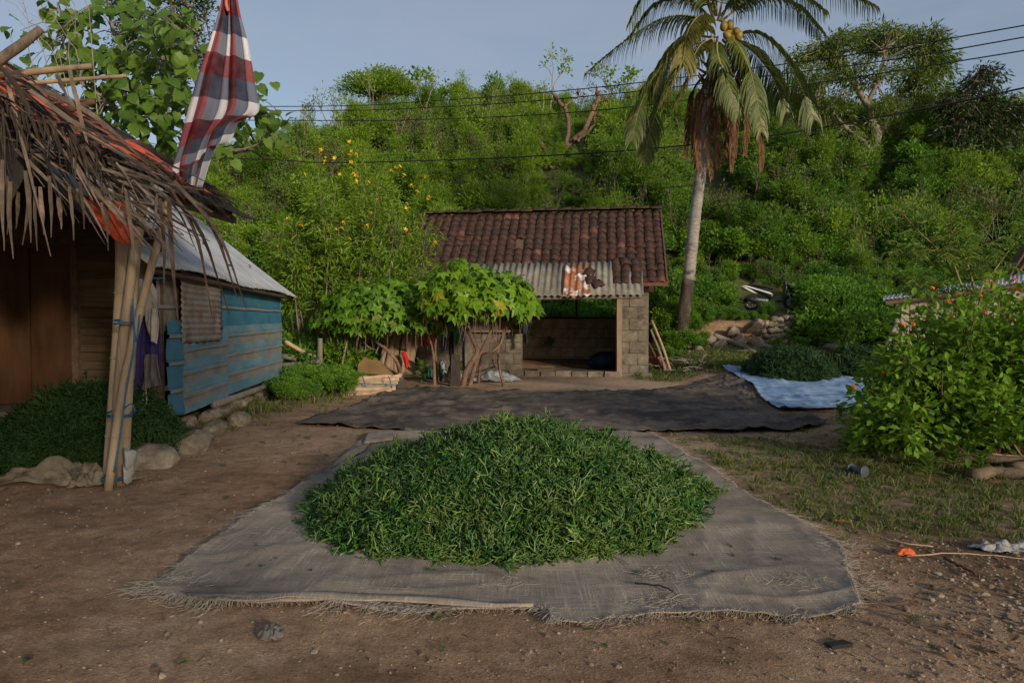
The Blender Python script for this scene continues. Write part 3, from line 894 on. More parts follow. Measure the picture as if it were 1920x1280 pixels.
# tile shape: S profile, thick lip, a little bowed
def tile_mesh(seed, mats):
    mb = MB()
    w, L, k = .262, .275, 9
    xs = np.linspace(-w / 2, w / 2, k)
    prof = .026 * np.sin((xs / w + .5) * 2 * math.pi - .6) + .006 * np.cos(xs / w * 9)
    r2 = np.random.default_rng(seed)
    G = np.array([[[x, y, p + .012 * math.sin((y / L + .5) * math.pi) + r2.normal(0, .0015)] for x, p in zip(xs, prof)] for y in (-L / 2, 0, L / 2)])
    mb.solid(G, .018, 0, .5)
    return mb.mesh('roof_tile', mats, True)
tmesh = [tile_mesh(k, tile_m) for k in range(4)] + [tile_mesh(9, tile_red)]
sl_ang = math.atan(slope)
RT = HROT @ Matrix.Rotation(sl_ang, 4, 'X')
NR, NC = 13, 28
hole = {(6, 12), (7, 12)}
rest = MB()
tiles = []
for r_i in range(NR):
    for c_i in range(NC):
        if (r_i, c_i) in hole: continue
        s = (r_i + .42) / NR
        u = -LEN + (c_i + .5) * LEN / NC
        v, z = s * RV * .985, E0 - .03 + slope * s * RV * .985
        tiles.append((r_i, c_i, u, v, z))
tiles.sort(key=lambda t: (t[1] < 5) * 10 + (t[0] < 3 and t[1] < 18) * 5)
for k, (r_i, c_i, u, v, z) in enumerate(tiles):
    red = random.random() < .04
    me = tmesh[4] if red else tmesh[random.randrange(4)]
    J = Matrix.Translation(HM @ Vector((u + random.gauss(0, .006), v, z + random.gauss(0, .005) + .02 * math.sin(u * 2.1) * math.sin(s * 4)))) @ RT @ Euler((random.gauss(-.07, .025), random.gauss(0, .03), random.gauss(0, .03))).to_matrix().to_4x4()
    if k < 300:
        place('roof_tile', me, J, roof)
    else:
        V = np.empty(len(me.vertices) * 3); me.vertices.foreach_get('co', V)
        V = V.reshape(-1, 3) @ np.array(J.to_3x3()).T + np.array(J.translation)
        rest.add(V, [tuple(p.vertices) for p in me.polygons], 1 if red else 0)
tag(rest.build('roof_tiles', [tile_m, tile_red], roof, True), kind='stuff')
# back slope tiles, seen by nobody in the yard, as one sheet of the same wave
bk = HB()
ub = np.linspace(-LEN, 0, 28 * 6)
G = np.array([[[u, 2 * RV - v, E0 - .03 + slope * v + .026 * math.sin(u / LEN * NC * 6.283)] for u in ub] for v in np.linspace(0, RV, 5)])
bk.solid(G, .02)
tag(bk.fin('back_tiles', tile_m, roof, True), kind='stuff')
# ridge tiles
rm = MB()
ang = np.linspace(-1.25, 1.25, 7) 
G = np.array([[[x, .13 * math.sin(a) * (1 + .12 * (x > 0)), .1 * math.cos(a) * (1 + .12 * (x > 0)) - .02] for a in ang] for x in (-.2, 0, .2)])
rm.solid(G, .02)
rmesh = rm.mesh('ridge_tile', tile_m, True)
n_r = 19
for k in range(n_r):
    J = Matrix.Translation(hp(-LEN + .18 + k * (LEN - .36) / (n_r - 1), RV, RZ + .0 + random.gauss(0, .008))) @ HROT @ Euler((random.gauss(0, .04), random.gauss(0, .025), random.gauss(0, .03))).to_matrix().to_4x4()
    place('ridge_tile', rmesh, J, roof)
m = HB(); m.box((-.02, RV / 2, E0 + slope * RV / 2 - .07), (.035, 3.1, .13), Matrix.Rotation(sl_ang, 4, 'X')); m.fin('barge_board', wood_dark, roof)
m = HB(); m.box((-.33, -.02, E0 - .1), (.66, .03, .09), None, 0); m.fin('fascia', tile_red, roof)

# block walls: each block a piece, joints recessed
def block_mesh(w, h, d, seed):
    mb = MB()
    r2 = np.random.default_rng(seed)
    nx = 5; nz = 4
    # front face pillowed and chipped
    def pt(x, y, z): return [x * w / 2, y * d / 2, z * h / 2]
    G = np.array([[pt(x * (1 - .02 * (abs(z) == 1)), -1 + .12 * (abs(x) == 1 or abs(z) == 1) + r2.normal(0, .03), z * (1 - .03 * (abs(x) == 1))) for x in np.linspace(-1, 1, nx)] for z in np.linspace(-1, 1, nz)])
    Bk = G.copy(); Bk[:, :, 1] = d / 2
    a, b = nz, nx
    F = []
    for i in range(a - 1):
        for j in range(b - 1):
            F.append((i * b + j, i * b + j + 1, i * b + b + j + 1, i * b + b + j))
    rim = list(range(b)) + [k * b + b - 1 for k in range(1, a)] + [(a - 1) * b + k for k in range(b - 2, -1, -1)] + [k * b for k in range(a - 2, 0, -1)]
    n = a * b
    for p, q in zip(rim, rim[1:] + rim[:1]): F.append((q, p, p + n, q + n))
    mb.add(np.vstack([G.reshape(-1, 3), Bk.reshape(-1, 3)]), F)
    return mb.mesh('block', block_m)
BM = {}
block_back = rough_mat('concrete_block_brightened', [(0, (.18, .15, .115)), (.6, (.32, .27, .21)), (1, (.42, .36, .29))], 5, .95, .6, 45, .012, vary=.2)  # block colour lightened to stand in for light on the back wall
def block_wall(name, u0, u1, v, z0, z1, bw=.43, bh=.305, th=.16, mt=None):
    """v is the front face"""
    core = HB()
    core.box(((u0 + u1) / 2, v + th / 2 + .014, (z0 + z1) / 2), (u1 - u0 - .01, th - .028, z1 - z0 - .008))
    wobj = core.fin(name, mortar_m, house)
    nr = round((z1 - z0) / bh)
    bh2 = (z1 - z0) / nr
    for r_i in range(nr):
        off = 0 if r_i % 2 else bw / 2
        u = u0 - off if off else u0
        while u < u1 - .02:
            a, b_ = max(u, u0), min(u + bw, u1)
            u += bw
            if b_ - a < .06: continue
            w = round(b_ - a - .014, 2)
            key = (w, round(bh2, 3), random.randrange(3), name == 'back_wall')
            if key not in BM: BM[key] = block_mesh(w, bh2 - .016, .06, len(BM) + 5)
            if mt: BM[key].materials[0] = mt
            J = Matrix.Translation(hp((a + b_) / 2, v + .022 + random.gauss(0, .004) , z0 + (r_i + .5) * bh2)) @ HROT @ Euler((random.gauss(0, .01), random.gauss(0, .01), random.gauss(0, .012))).to_matrix().to_4x4()
            place('block', BM[key], J, wobj)
    return wobj
block_wall('front_pier', -1.13, -.43, .45, 0.0, 2.62)
block_wall('back_wall', -4.6, -.6, 4.1, 0.0, 1.47, mt=block_back)
block_wall('front_wall', -6.45, -3.66, .5, 0.0, 1.12)
m = HB(); m.box((-5.0, .44, 1.135), (2.8, .2, .06), None, 0, .004); m.fin('ledge', mortar_m, house)
block_wall('inner_wall', -6.4, -4.55, 1.6, 0.0, 2.6)
for c, s in (((-.51, 2.35, 1.3), (.15, 3.5, 2.6)), ((-4.55, 2.9, .74), (.14, 2.4, 1.47)), ((-6.42, 2.4, 1.3), (.15, 3.6, 2.6))):
    m = HB(); m.box(c, s); m.fin('side_wall', plaster_m, house)
for s in (-.51, -6.42):
    m = HB()
    m.add([(s - .07, .5, 2.6), (s - .07, 4.1, 2.6), (s - .07, RV, 4.25), (s + .07, .5, 2.6), (s + .07, 4.1, 2.6), (s + .07, RV, 4.25)], [(0, 1, 2), (5, 4, 3), (0, 2, 5, 3), (1, 4, 5, 2)])
    m.fin('gable', plaster_m, house)
m = HB(); m.box((-5.9, .46, 1.9), (.95, .12, 1.5), None, 0, .004); m.fin('plaster_panel', plaster_m, house)
# floor slab and its kerb of bricks
m = HB(); m.box((-3.4, 2.3, .02), (6.1, 4.0, .14)); m.fin('floor', mortar_m, house)
for k in range(8):
    m = HB(); m.box((-1.35 - k * .4, .18, .06), (.37, .17, random.uniform(.13, .17)), Euler((0, random.gauss(0, .02), random.gauss(0, .03))), 0, .007); m.fin('kerb_brick', block_m, house)
# rods in the open window, lintel beam
for px in (1003, 1081):
    q = at(px, 580, 20.7)
    m = MB(); m.tube([(q.x, q.y, 1.45), (q.x, q.y, 2.75)], .03, 6); m.build('window_rod', black_m, house)
m = HB(); m.box((-2.55, 4.12, 1.5), (4.0, .1, .05)); m.fin('window_sill', black_m, house)
m = HB(); m.box((-3.4, 4.1, 2.52), (6.0, .12, .14)); m.fin('wall_plate', wood_dark, house)
m = HB(); m.box((-3.4, .58, 2.5), (6.0, .12, .14)); m.fin('wall_plate', wood_dark, house)
wood_post = rough_mat('post_timber', [(0, (.17, .115, .075)), (1, (.36, .26, .18))], 9, .85, .3, 50, .005, stretch=(1, 1, .2))
# porch: beam, posts, cement sheets
for px, w in ((1160, .13), (876, .14)):
    q = gp(px, 706 if px > 1000 else 700)
    m = MB(); m.box((q.x, q.y, q.z + .97), (w, .12, 2.0), Euler((0, random.gauss(0, .012), .1)), 0, .004)
    m.build('porch_post', wood_post if px > 1000 else mortar_m, house)
m = HB(); m.tube([(-5.2, -.62, 1.93), (-.68, -.62, 1.97)], .05, 6); m.fin('porch_beam', wood_grey, house)
def corr_sheet(parent, name, u0, u1, vt, zt, vb, zb, pitch, amp, mat, th=.012, lift=0, n_v=4, B=HB, jag=0.0):
    k = max(8, int((u1 - u0) / pitch * 8))
    us = np.linspace(u0, u1, k)
    G = np.array([[[u, vt + (vb - vt) * t + (jag * (random.random() - .5) if t == 1 else 0), zt + (zb - zt) * t + lift + amp * math.cos(u / pitch * 6.283)] for u in us] for t in np.linspace(0, 1, n_v)])
    m = B()
    m.solid(G, th)
    return m.fin(name, mat, parent, True)
edges = [-5.2, -4.15, -3.1, -2.1, -1.28]
for k in range(4):
    corr_sheet(house, 'porch_sheet', edges[k] - .06, edges[k + 1], .36, 2.86 + .02 * (k % 2), -.78 + random.uniform(-.04, .04), 2.0 + random.uniform(-.02, .02) + .012 * (k % 2), .155, .022, asb_m)
corr_sheet(house, 'porch_sheet', -1.27, -.62, .02, 2.6, -.74, 2.0, .155, .022, asb_m)
m = HB()
us = np.linspace(-2.52, -1.86, 40)
G = np.array([[[u, .16 - .98 * t + .06 * (t == 1) * math.sin(u * 17), 2.80 - .80 * t - .02 * (t == 1) + .026 * math.cos(u / .155 * 6.283) + .015 * math.sin(u * 5 + t * 4)] for u in us] for t in np.linspace(0, 1, 6)])
m.solid(G, .004); m.fin('rusty_sheet', rust_m, house, True)
# loose tiles on the porch
for (u, v, yaw) in ((-1.85, -.38, .2), (-1.9, -.12, -.3), (-1.7, -.5, .6)):
    place('loose_tile', tmesh[random.randrange(4)], Matrix.Translation(hp(u, v, 2.13 + (v + .6) * .78 + .095)) @ RT @ Matrix.Rotation(yaw, 4, 'Z'), house)
for r_i in range(4):
    for c_i in range(3):
        place('loose_tile', tmesh[random.randrange(4)], Matrix.Translation(hp(-1.22 + c_i * .23 + random.gauss(0, .015), -.28 + r_i * .2, 2.37 + r_i * .17 + random.gauss(0, .012))) @ RT @ Euler((random.gauss(-.05, .05), random.gauss(0, .07), random.gauss(0, .08))).to_matrix().to_4x4(), house)

# ------------------------------------------------------------------ tin shed with blue walls (left)
sky_blue = [(0, (.05, .14, .21)), (.55, (.11, .23, .31)), (1, (.2, .3, .36))]
blue_m = rough_mat('blue_tin', sky_blue, 2.2, .42, .1, 40, .003, stain=(.21, .215, .205), sscale=1.7, srange=(.46, .72), stretch=(1, .8, 1.7), vary=.12, spec=.5)
blue_dk = rough_mat('blue_tin_deep', [(0, (.02, .105, .18)), (1, (.06, .19, .28))], 2.5, .5, .1, 40, .003, stain=(.16, .11, .08), sscale=4, srange=(.6, .72), vary=.1, spec=.4)
zinc_m = rough_mat('zinc_roof', [(0, (.28, .30, .33)), (1, (.40, .42, .46))], 3, .55, .06, 30, .003, stain=(.24, .24, .25), sscale=2.6, srange=(.5, .75), vary=.08, spec=.4)
rustgrey_m = rough_mat('rusted_zinc', [(0, (.16, .135, .115)), (1, (.3, .27, .24))], 4, .75, .2, 40, .003, stain=(.17, .095, .06), sscale=3.2, srange=(.5, .68), vary=.1)
dust_m = rough_mat('dusty_tin', [(0, (.15, .135, .115)), (1, (.27, .245, .215))], 3, .7, .1, 40, .003, stain=(.1, .2, .26), sscale=2.4, srange=(.5, .7), vary=.1)
shed = thing('tin_shed', (-5.6, 11, 0), 'low shed with dented blue metal walls and pale grey corrugated roof', 'shed')
SA, SBv = np.array([-4.08, 7.95]), np.array([-4.66, 13.85])
sd = (SBv - SA) / np.linalg.norm(SBv - SA)
sn = np.array([sd[1], -sd[0]])
SL = np.linalg.norm(SBv - SA)
def sp_(s, out, z): return np.array([SA[0] + sd[0] * s + sn[0] * out, SA[1] + sd[1] * s + sn[1] * out, z])
def rib_sheet(name, s0, s1, z0, z1, pitch, mat, out=0.0, ph=0., dent=.005, tilt=0.0, rag=0.0):
    """wall sheet whose trapezoid ribs run level"""
    ss = np.linspace(s0, s1, 16)
    zs = [z0]
    z = z0 - ph
    prof = []
    while z < z1 + pitch:
        for dz, o in ((0, 0), (.014, .03), (.05, .03), (.064, 0), (.075, 0), (.08, .008), (.09, .008), (.095, 0), (.095 + (pitch - .1) * .5, 0)):
            if z0 <= z + dz <= z1: prof.append((z + dz, o))
        z += pitch
    prof = [(z0, 0)] + [p for p in prof if p[0] > z0 + .004] + [(z1, 0)]
    G = np.array([[sp_(s, out + o + dent * math.sin(s * 3.1 + zz * 5 + s0) + dent * .6 * math.sin(s * 9 + zz * 11), zz + tilt * (s - s0) + (rag * (random.random() - .5) if k in (0, len(prof) - 1) else 0) + .004 * math.sin(s * 4 + zz * 3)) for s in ss] for k, (zz, o) in enumerate(prof)])
    m = MB(); m.solid(G, .004)
    o = m.build(name, [mat, dust_m], shed, False)
    # road dust has settled on the ribs and on the lower half of each panel
    nr, nc = len(prof) - 1, len(ss) - 1
    dusty = [.03 <= prof[k][1] and .03 <= prof[k + 1][1] or (mat is blue_m and abs(prof[k][1]) < 1e-6 and abs(prof[k + 1][1]) < 1e-6 and k > 0 and prof[k - 1][1] < .02 and (prof[k][0] - z0) / (z1 - z0) < .75 and prof[k + 1][0] - prof[k][0] > .06 and prof[k - 1][0] > prof[k][0] - .2 and prof[k - 1][1] == 0) for k in range(nr)]
    for i_, p in enumerate(o.data.polygons):
        if i_ < 2 * nr * nc and dusty[(i_ % (nr * nc)) // nc]: p.material_index = 1
    return o
rib_sheet('wall_sheet', .02, .52, .22, 1.38, .33, blue_dk, .05, ph=.05, dent=.01)
rib_sheet('wall_sheet', .5, 2.35, .2, 1.22, .29, blue_m, .02, ph=.1, tilt=.02, rag=.01)
rib_sheet('wall_sheet', 2.25, SL, .24, 1.3, .3, blue_m, -.012, ph=.02, tilt=.012, rag=.01)
rib_sheet('wall_sheet', 1.95, SL, 1.29, 1.92, .36, blue_dk, -.03, ph=.1)
rib_sheet('wall_sheet', .0, 1.95, 1.25, 2.0, .36, rustgrey_m, -.055, ph=.1)
# rusty corrugated patch
m = MB()
G = np.array([[sp_(s, .06 + .0085 * math.cos(z / .076 * 6.283) + .012 * math.sin(s * 5), z + .03 * (k == 0) * math.sin(s * 23)) for s in np.linspace(.42, 2.0, 14)] for k, z in enumerate(np.linspace(1.1, 1.98, 70))])
m.solid(G, .003); m.build('rusty_sheet', rustgrey_m, shed, True)
# far and back walls
m = MB()
fa, fb = sp_(SL, -.02, 0), np.array([-8.6, SBv[1] - .4, 0])
m.add([fa + [0, 0, .1], fb + [0, 0, .1], fb + [0, 0, 2.2], (fa + fb) / 2 + [0, 0, 3.7], fa + [0, 0, 1.95]], [(0, 1, 2, 3, 4)]); 
nb = np.array([-8.2, 7.9, 0])
m.add([nb + [0, 0, .1], nb + [0, 0, 2.2], fb + [0, 0, 2.2], fb + [0, 0, .1]], [(0, 1, 2, 3)])
m.build('back_wall', blue_dk, shed)
# roof: corrugated sheets running down to the eave
nsheet = 9
s_edges = np.linspace(-.75, SL + .42, nsheet + 1)
er = np.array([-.18, 1.0])  # outward step and height of the eave
up_len, up_rise = 2.75, 2.28
for k in range(nsheet):
    a, b_ = s_edges[k] - .05, s_edges[k + 1]
    ss = np.linspace(a, b_, int((b_ - a) / .076 * 6))
    lift = .006 * (k % 2)
    sag = random.uniform(-.03, .02)
    G = np.array([[sp_(s, .22 - up_len * t + (random.uniform(-.012, .012) if t == 0 else 0) + sag * (t == 0), 1.965 - .012 * s + up_rise * t + lift + .009 * math.cos(s / .076 * 6.283) + .02 * math.sin(s * 1.7) * (1 - t) - .05 * math.sin(t * 3.14)) for s in ss] for t in (0, .12, .3, .55, .8, 1)])
    m = MB(); m.solid(G, .004); m.build('roof_sheet', zinc_m, shed, True)
# far slope, plain
m = MB()
G = np.array([[sp_(s, .22 - up_len - 2.4 * t, 1.965 + up_rise - .012 * s - 1.9 * t) for s in np.linspace(-.7, SL + .4, 40)] for t in (0, .5, 1)])
m.solid(G, .01); m.build('roof_sheet', zinc_m, shed)
# roof nails / punched flaps
for k in range(14):
    s, t = random.uniform(0, SL), random.uniform(.05, .55)
    c = sp_(s, .22 - up_len * t + .02, 1.965 - .012 * s + up_rise * t + .02 - .05 * math.sin(t * 3.14))
    m = MB(); m.box(c, (.05, .03, .014), Euler((.2, .6, random.random())), 0, .005); m.build('nail_cap', black_m, shed)
m = MB(); m.tube([sp_(-.6, .12, 1.92), sp_(SL + .3, .12, 1.86)], .04, 6); m.build('eave_beam', wood_dark, shed)
# sill pole along the foot of the wall
m = MB(); m.tube([sp_(1.6, .05, .2), sp_(4, .06, .2), sp_(SL + .1, .04, .22)], .05, 7); m.build('sill_pole', wood_grey, shed, True)
# near gable wall: level boards, door
GY = 8.05
gw = lambda x, z, out=0: np.array([x, GY - out + (x + 4.1) * .03, z])
m = MB(); m.add([gw(-8.2, .1, -.03), gw(-4.12, .1, -.03), gw(-4.12, 2.0, -.03), gw(-6.4, 3.9, -.03), gw(-8.2, 2.2, -.03)], [(0, 1, 2, 3, 4)]); gable = m.build('gable_wall', wood_dark, shed)
z = .42
while z < 2.35:
    h = random.uniform(.085, .12)
    m = MB(); m.box(gw(-4.62, z + h / 2, .0), (1.0, .022, h - .006), Euler((random.gauss(.06, .02), random.gauss(0, .006), .03)), 0, .002); m.build('plank', wood_plank, gable)
    z += h
for x0, x1 in ((-6.35, -5.62), (-5.61, -5.14)):
    m = MB(); m.box(gw((x0 + x1) / 2, 1.33, .02), (x1 - x0 - .012, .04, 1.86), Euler((0, 0, .03)), 0, .002); m.build('door_leaf', wood_door, gable)
for x in (-5.1, -6.4):
    m = MB(); m.box(gw(x, 1.35, .03), (.07, .07, 1.95)); m.build('door_jamb', wood_dark, gable)
z = .42
while z < 2.4:
    h = random.uniform(.1, .14)
    m = MB(); m.box(gw(-7.25, z + h / 2, .0), (1.6, .022, h - .006), Euler((random.gauss(.06, .02), 0, .03)), 0, .002); m.build('plank', wood_plank, gable)
    z += h
m = MB(); m.box((-6.0, 7.75, .2), (4.0, .6, .36), None, 0, .01); m.build('doorstep', mortar_m, shed)
# corner post
q0, q1 = gp(292, 808), at(276, 560, 7.75)
m = MB(); P = spline([(q0.x, 7.75, .1), ((q0.x + q1.x) / 2, 7.75, 1.0), (q1.x - .02, 7.75, 2.1)], 8); m.tube(P, [.075, .065], 9)
for zz in (1, 3, 5): m.tube([P[zz] - [0, 0, .012], P[zz] + [0, 0, .012]], .078, 9)
m.build('corner_post', bamboo, shed, True)
# foundation stones under the wall
def stone_mesh(seed, sub=2, rough_=.28):
    import bmesh
    bm = bmesh.new()
    bmesh.ops.create_icosphere(bm, subdivisions=sub, radius=.5)
    V = np.array([v.co[:] for v in bm.verts]); F = [tuple(v.index for v in f.verts) for f in bm.faces]
    bm.free()
    r2 = np.random.default_rng(seed)
    # chop with random planes for facets
    for k in range(9):
        n_ = norm(r2.normal(0, 1, 3)); d_ = r2.uniform(.27, .43)
        ex = V @ n_ - d_
        V = V - np.where(ex > 0, ex, 0)[:, None] * n_ * .85
    V = V * (1 + rough_ * .3 * (vnoise(V[:, 0] * 6 + seed, V[:, 1] * 6 + V[:, 2] * 4, seed)[:, None] - .5))
    return V, F
STV = [stone_mesh(k) for k in range(8)]
stone_m = rough_mat('limestone', [(0, (.11, .088, .062)), (.6, (.24, .198, .146)), (1, (.37, .32, .25))], 5, .95, .7, 40, .012, stain=(.09, .07, .05), sscale=4, srange=(.48, .68), vary=.3)
def stone_me(k):
    mb = MB(); mb.add(*STV[k]); return mb.mesh('stone', stone_m, False)
STM = [stone_me(k) for k in range(8)]
def stone(p, s, parent=None, name='stone'):
    M = Matrix.Translation(Vector(p)) @ Euler((random.uniform(0, .4), random.uniform(0, .4), random.random() * 6.28)).to_matrix().to_4x4() @ Matrix.Diagonal((*s, 1))
    return place(name, random.choice(STM), M, parent)
for s in np.arange(.9, SL, .34):
    q = sp_(s, random.uniform(-.06, .08), .05)
    stone(q, (random.uniform(.25, .42), random.uniform(.25, .36), random.uniform(.18, .28)), shed, 'foundation_stone')
# ------------------------------------------------------------------ thatched awning in front of the shed
AX0, AZ0, ASL = -2.62, 2.36, .6
def az(x): return AZ0 + ASL * (AX0 - x)
awn = thing('thatched_awning', (-4.4, 6.2, 0), 'ragged dry palm thatch awning on bamboo poles beside the shed', 'awning')
tarp_or = rough_mat('orange_plastic', [(0, (.5, .06, .015)), (1, (.75, .12, .03))], 6, .5, .3, 14, .02, vary=0, spec=.4)
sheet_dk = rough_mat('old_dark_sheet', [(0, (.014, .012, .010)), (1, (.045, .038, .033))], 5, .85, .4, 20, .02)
# plastic and old sheet under the fronds
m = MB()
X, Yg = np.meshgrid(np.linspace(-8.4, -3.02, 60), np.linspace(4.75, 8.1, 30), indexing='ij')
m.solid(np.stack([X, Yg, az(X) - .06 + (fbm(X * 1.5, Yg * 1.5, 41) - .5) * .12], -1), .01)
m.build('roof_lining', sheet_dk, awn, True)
# ragged sheet added behind the front fronds to keep sun out of the hut
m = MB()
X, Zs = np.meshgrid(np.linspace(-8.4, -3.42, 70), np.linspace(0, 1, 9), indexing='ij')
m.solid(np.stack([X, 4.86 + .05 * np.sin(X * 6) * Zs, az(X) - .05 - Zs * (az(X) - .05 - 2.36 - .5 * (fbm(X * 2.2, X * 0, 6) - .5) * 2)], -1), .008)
m.build('front_shade_sheet', sheet_dk, awn, True)
m = MB()
X, Yg = np.meshgrid(np.linspace(-5.2, -3.0, 40), np.linspace(4.8, 6.7, 30), indexing='ij')
m.solid(np.stack([X + .1 * np.sin(Yg * 5), Yg, az(X) + .03 + (fbm(X * 3, Yg * 3, 44) - .5) * .08], -1), .006)
# the flap that hangs beside the post
G = np.array([[[a[0] + .02 * math.sin(t * 9), a[1] + .02 * math.sin(t * 14), a[2]] for a in spline([at(150 + 90 * t, 366 + 16 * t, 5.25 + .2 * t), at(170 + 70 * t, 400 + 12 * t, 5.2 + .2 * t), at(200 + 38 * t, 436 + 26 * t, 5.18 + .2 * t)], 8)] for t in np.linspace(0, 1, 14)])
m.solid(G, .006)
m.build('orange_sheet', tarp_or, awn, True)
# old roof tiles that lie on top
for k in range(6):
    q = at(186 + k * 15 + random.uniform(-4, 4), 286 + k * 6, 6.6)
    place('old_tile', tmesh[4 if k % 3 == 1 else 1], Matrix.Translation((q.x, q.y, az(q.x) + .06)) @ Euler((.05 * k, R(31), .3 * random.gauss(0, 1))).to_matrix().to_4x4(), awn)
# rafters and purlins
for y in (5.15, 5.8, 6.6, 7.5):
    m = MB(); m.tube([(-8.3, y, az(-8.3) - .13), (-5.5, y, az(-5.5) - .16), (-3.08, y, az(-3.08) - .12)], .04, 7); m.build('rafter', wood_dark, awn, True)
q0, q1 = at(148, 458, 4.75), at(236, 508, 6.0)
m = MB(); m.tube([(-3.3, 5.0, az(-3.3) - .2), (-3.27, 6.4, az(-3.27) - .22), (-3.3, 8.1, az(-3.3) - .2)], .05, 8); m.build('eave_pole', bark_pale, awn, True)
# bundled posts (photo: base 190-240, 908; forks at the top)
def pole(name, path, r0, r1, parent, mat=bamboo, nodes=True, n=9):
    P = spline(path, 14)
    m = MB(); m.tube(P, [r0, r1], n)
    if nodes:
        for k in (2, 5, 8, 11):
            m.tube([P[k] - (P[k + 1] - P[k]) * .05, P[k], P[k] + (P[k + 1] - P[k]) * .05], [r0 * .98, r0 * 1.1, r0 * .98], n, False)
    return m.build(name, mat, parent, True)
b0 = gp(207, 906); 
def pp(u, v, Y): return at(u, v, Y)
pole('bamboo_post', [gp(206, 905), pp(216, 760, 5.72), pp(226, 600, 5.75), pp(230, 490, 5.78), (-3.3, 5.8, az(-3.3) - .1)], .062, .055, awn)
pole('bamboo_post', [gp(228, 908), pp(236, 760, 5.62), pp(243, 600, 5.64), pp(250, 500, 5.66), pp(258, 400, 5.7)], .05, .05, awn)
pole('bamboo_post', [gp(216, 908), pp(222, 740, 5.56), pp(240, 560, 5.58), pp(262, 420, 5.6), pp(268, 370, 5.62)], .036, .042, awn)
pole('leaning_pole', [gp(203, 918), pp(225, 760, 5.46), pp(250, 636, 5.48), pp(284, 500, 5.5), pp(318, 372, 5.52)], .034, .03, awn)
# blue rope
rope_m = flat_mat('blue_rope', (.02, .1, .2), .6)
def rope(path, r=.006, name='blue_rope'):
    m = MB(); m.tube(spline(path, 24), r, 5); return m.build(name, rope_m, awn, True)
for yy, cu, hw in ((770, 227, 21), (598, 240, 20), (889, 214, 14)):
    pts = []
    for t in np.linspace(0, 4 * math.pi, 22):
        c = at(cu, yy + 6 * math.sin(t * .5) + t * .8, 5.58)
        pts.append((c.x + math.cos(t) * hw / FPX * 5.6, c.y + math.sin(t) * .13, c.z))
    rope(pts, .007)
rope([pp(249, 560, 5.42), pp(252, 640, 5.4), pp(238, 720, 5.4), pp(232, 770, 5.4), pp(224, 830, 5.38), pp(214, 885, 5.38)])
rope([pp(262, 590, 5.42), pp(256, 640, 5.44), pp(250, 600, 5.42), pp(247, 575, 5.42)])
rope([pp(232, 765, 5.4), pp(246, 757, 5.38), pp(254, 770, 5.38)])
# poles and a broken branch that lie on top
for path, r0, mt in (([(2, 142), (90, 132), (172, 124)], .030, bamboo), ([(20, 158), (110, 152), (230, 143), (232, 144)], .018, bamboo), ([(0, 200), (70, 196), (180, 186)], .013, wood_dark), ([(130, 205), (178, 190)], .03, wood_dark)):
    m = MB(); m.tube(spline([at(u, v, 5.3) for u, v in path], 8), [r0, r0 * .7], 7); m.build('roof_pole', mt, awn, True)
m = MB(); m.tube(spline([at(-60, 165, 5.0), at(0, 112, 5.0), at(40, 84, 5.05), at(77, 54, 5.1)], 12), [.045, .038, .036, .03], 7)
m.build('broken_branch', bark, awn, True)

# dry fronds: big strips, each a piece
strips = []
def hang(u0, v0, u1, v1, Y0, Y1, sag, w, bend=None):
    a, b_ = np.array(at(u0, v0, Y0)), np.array(at(u1, v1, Y1))
    mid = (a + b_) / 2 + np.array([0, 0, sag])
    if bend is not None: mid = np.array(at(bend[0], bend[1], (Y0 + Y1) / 2))
    P = spline([a, mid, b_], 9)
    P[1:-1] += rng.normal(0, .0012, (7, 3))
    w *= .66
    m = MB(); m.blade(P, [w * .75, w, w * .9, w * .45, .003], up=(.4, -.75, .55), fold=.5)
    m.build('palm_strip', thatch_m, awn)
# the long named sweeps seen in the photo
for a in ((20, 140, 310, 610 - 330, .1), ):
    pass
for (u0, v0, u1, v1, bend, w) in (
    (0, 125, 125, 405, (50, 200), .03), (8, 128, 200, 365, (110, 215), .032), (30, 150, 278, 310, (170, 215), .034), (40, 168, 160, 325, (100, 230), .028),
    (10, 135, 95, 480, (40, 260), .02), (130, 130, 172, 300, (150, 215), .022), (105, 140, 130, 195, (118, 165), .02), (55, 170, 240, 295, (150, 240), .03),
    (150, 245, 395, 375, (280, 320), .026), (200, 305, 385, 358, (290, 340), .028), (190, 318, 340, 400, (270, 345), .028), (120, 240, 205, 330, (165, 280), .025),
    (330, 345, 462, 580, (410, 440), .024), (325, 340, 445, 560, (400, 430), .028), (318, 352, 398, 598, (370, 450), .022), (310, 352, 430, 590, (378, 440), .024),
    (316, 372, 334, 603, (322, 480), .026), (300, 372, 307, 560, (308, 470), .018), (295, 360, 284, 440, (292, 400), .012), (236, 360, 255, 520, (247, 440), .018),
    (285, 350, 368, 470, (335, 400), .025), (200, 345, 203, 470, (200, 400), .02), (232, 340, 222, 400, (228, 370), .012), (190, 380, 206, 440, (196, 410), .014),
    (110, 370, 115, 430, (113, 400), .022), (60, 330, 42, 460, (52, 400), .018), (20, 340, 25, 485, (18, 410), .022), (75, 350, 82, 440, (80, 400), .02), (35, 360, 30, 430, (34, 395), .02), (5, 300, 8, 470, (4, 390), .02), (48, 320, 58, 455, (55, 390), .022), (-10, 300, -6, 440, (-8, 370), .02), (92, 330, 96, 445, (96, 390), .018), (66, 350, 70, 470, (66, 410), .016), (14, 330, 14, 440, (16, 390), .014), (130, 350, 138, 450, (136, 400), .016), (150, 340, 158, 430, (156, 390), .014)):
    hang(u0, v0, u1, v1, random.uniform(4.55, 4.75), random.uniform(4.5, 4.8) if u1 < 290 else random.uniform(5.0, 5.25), 0, w, bend)
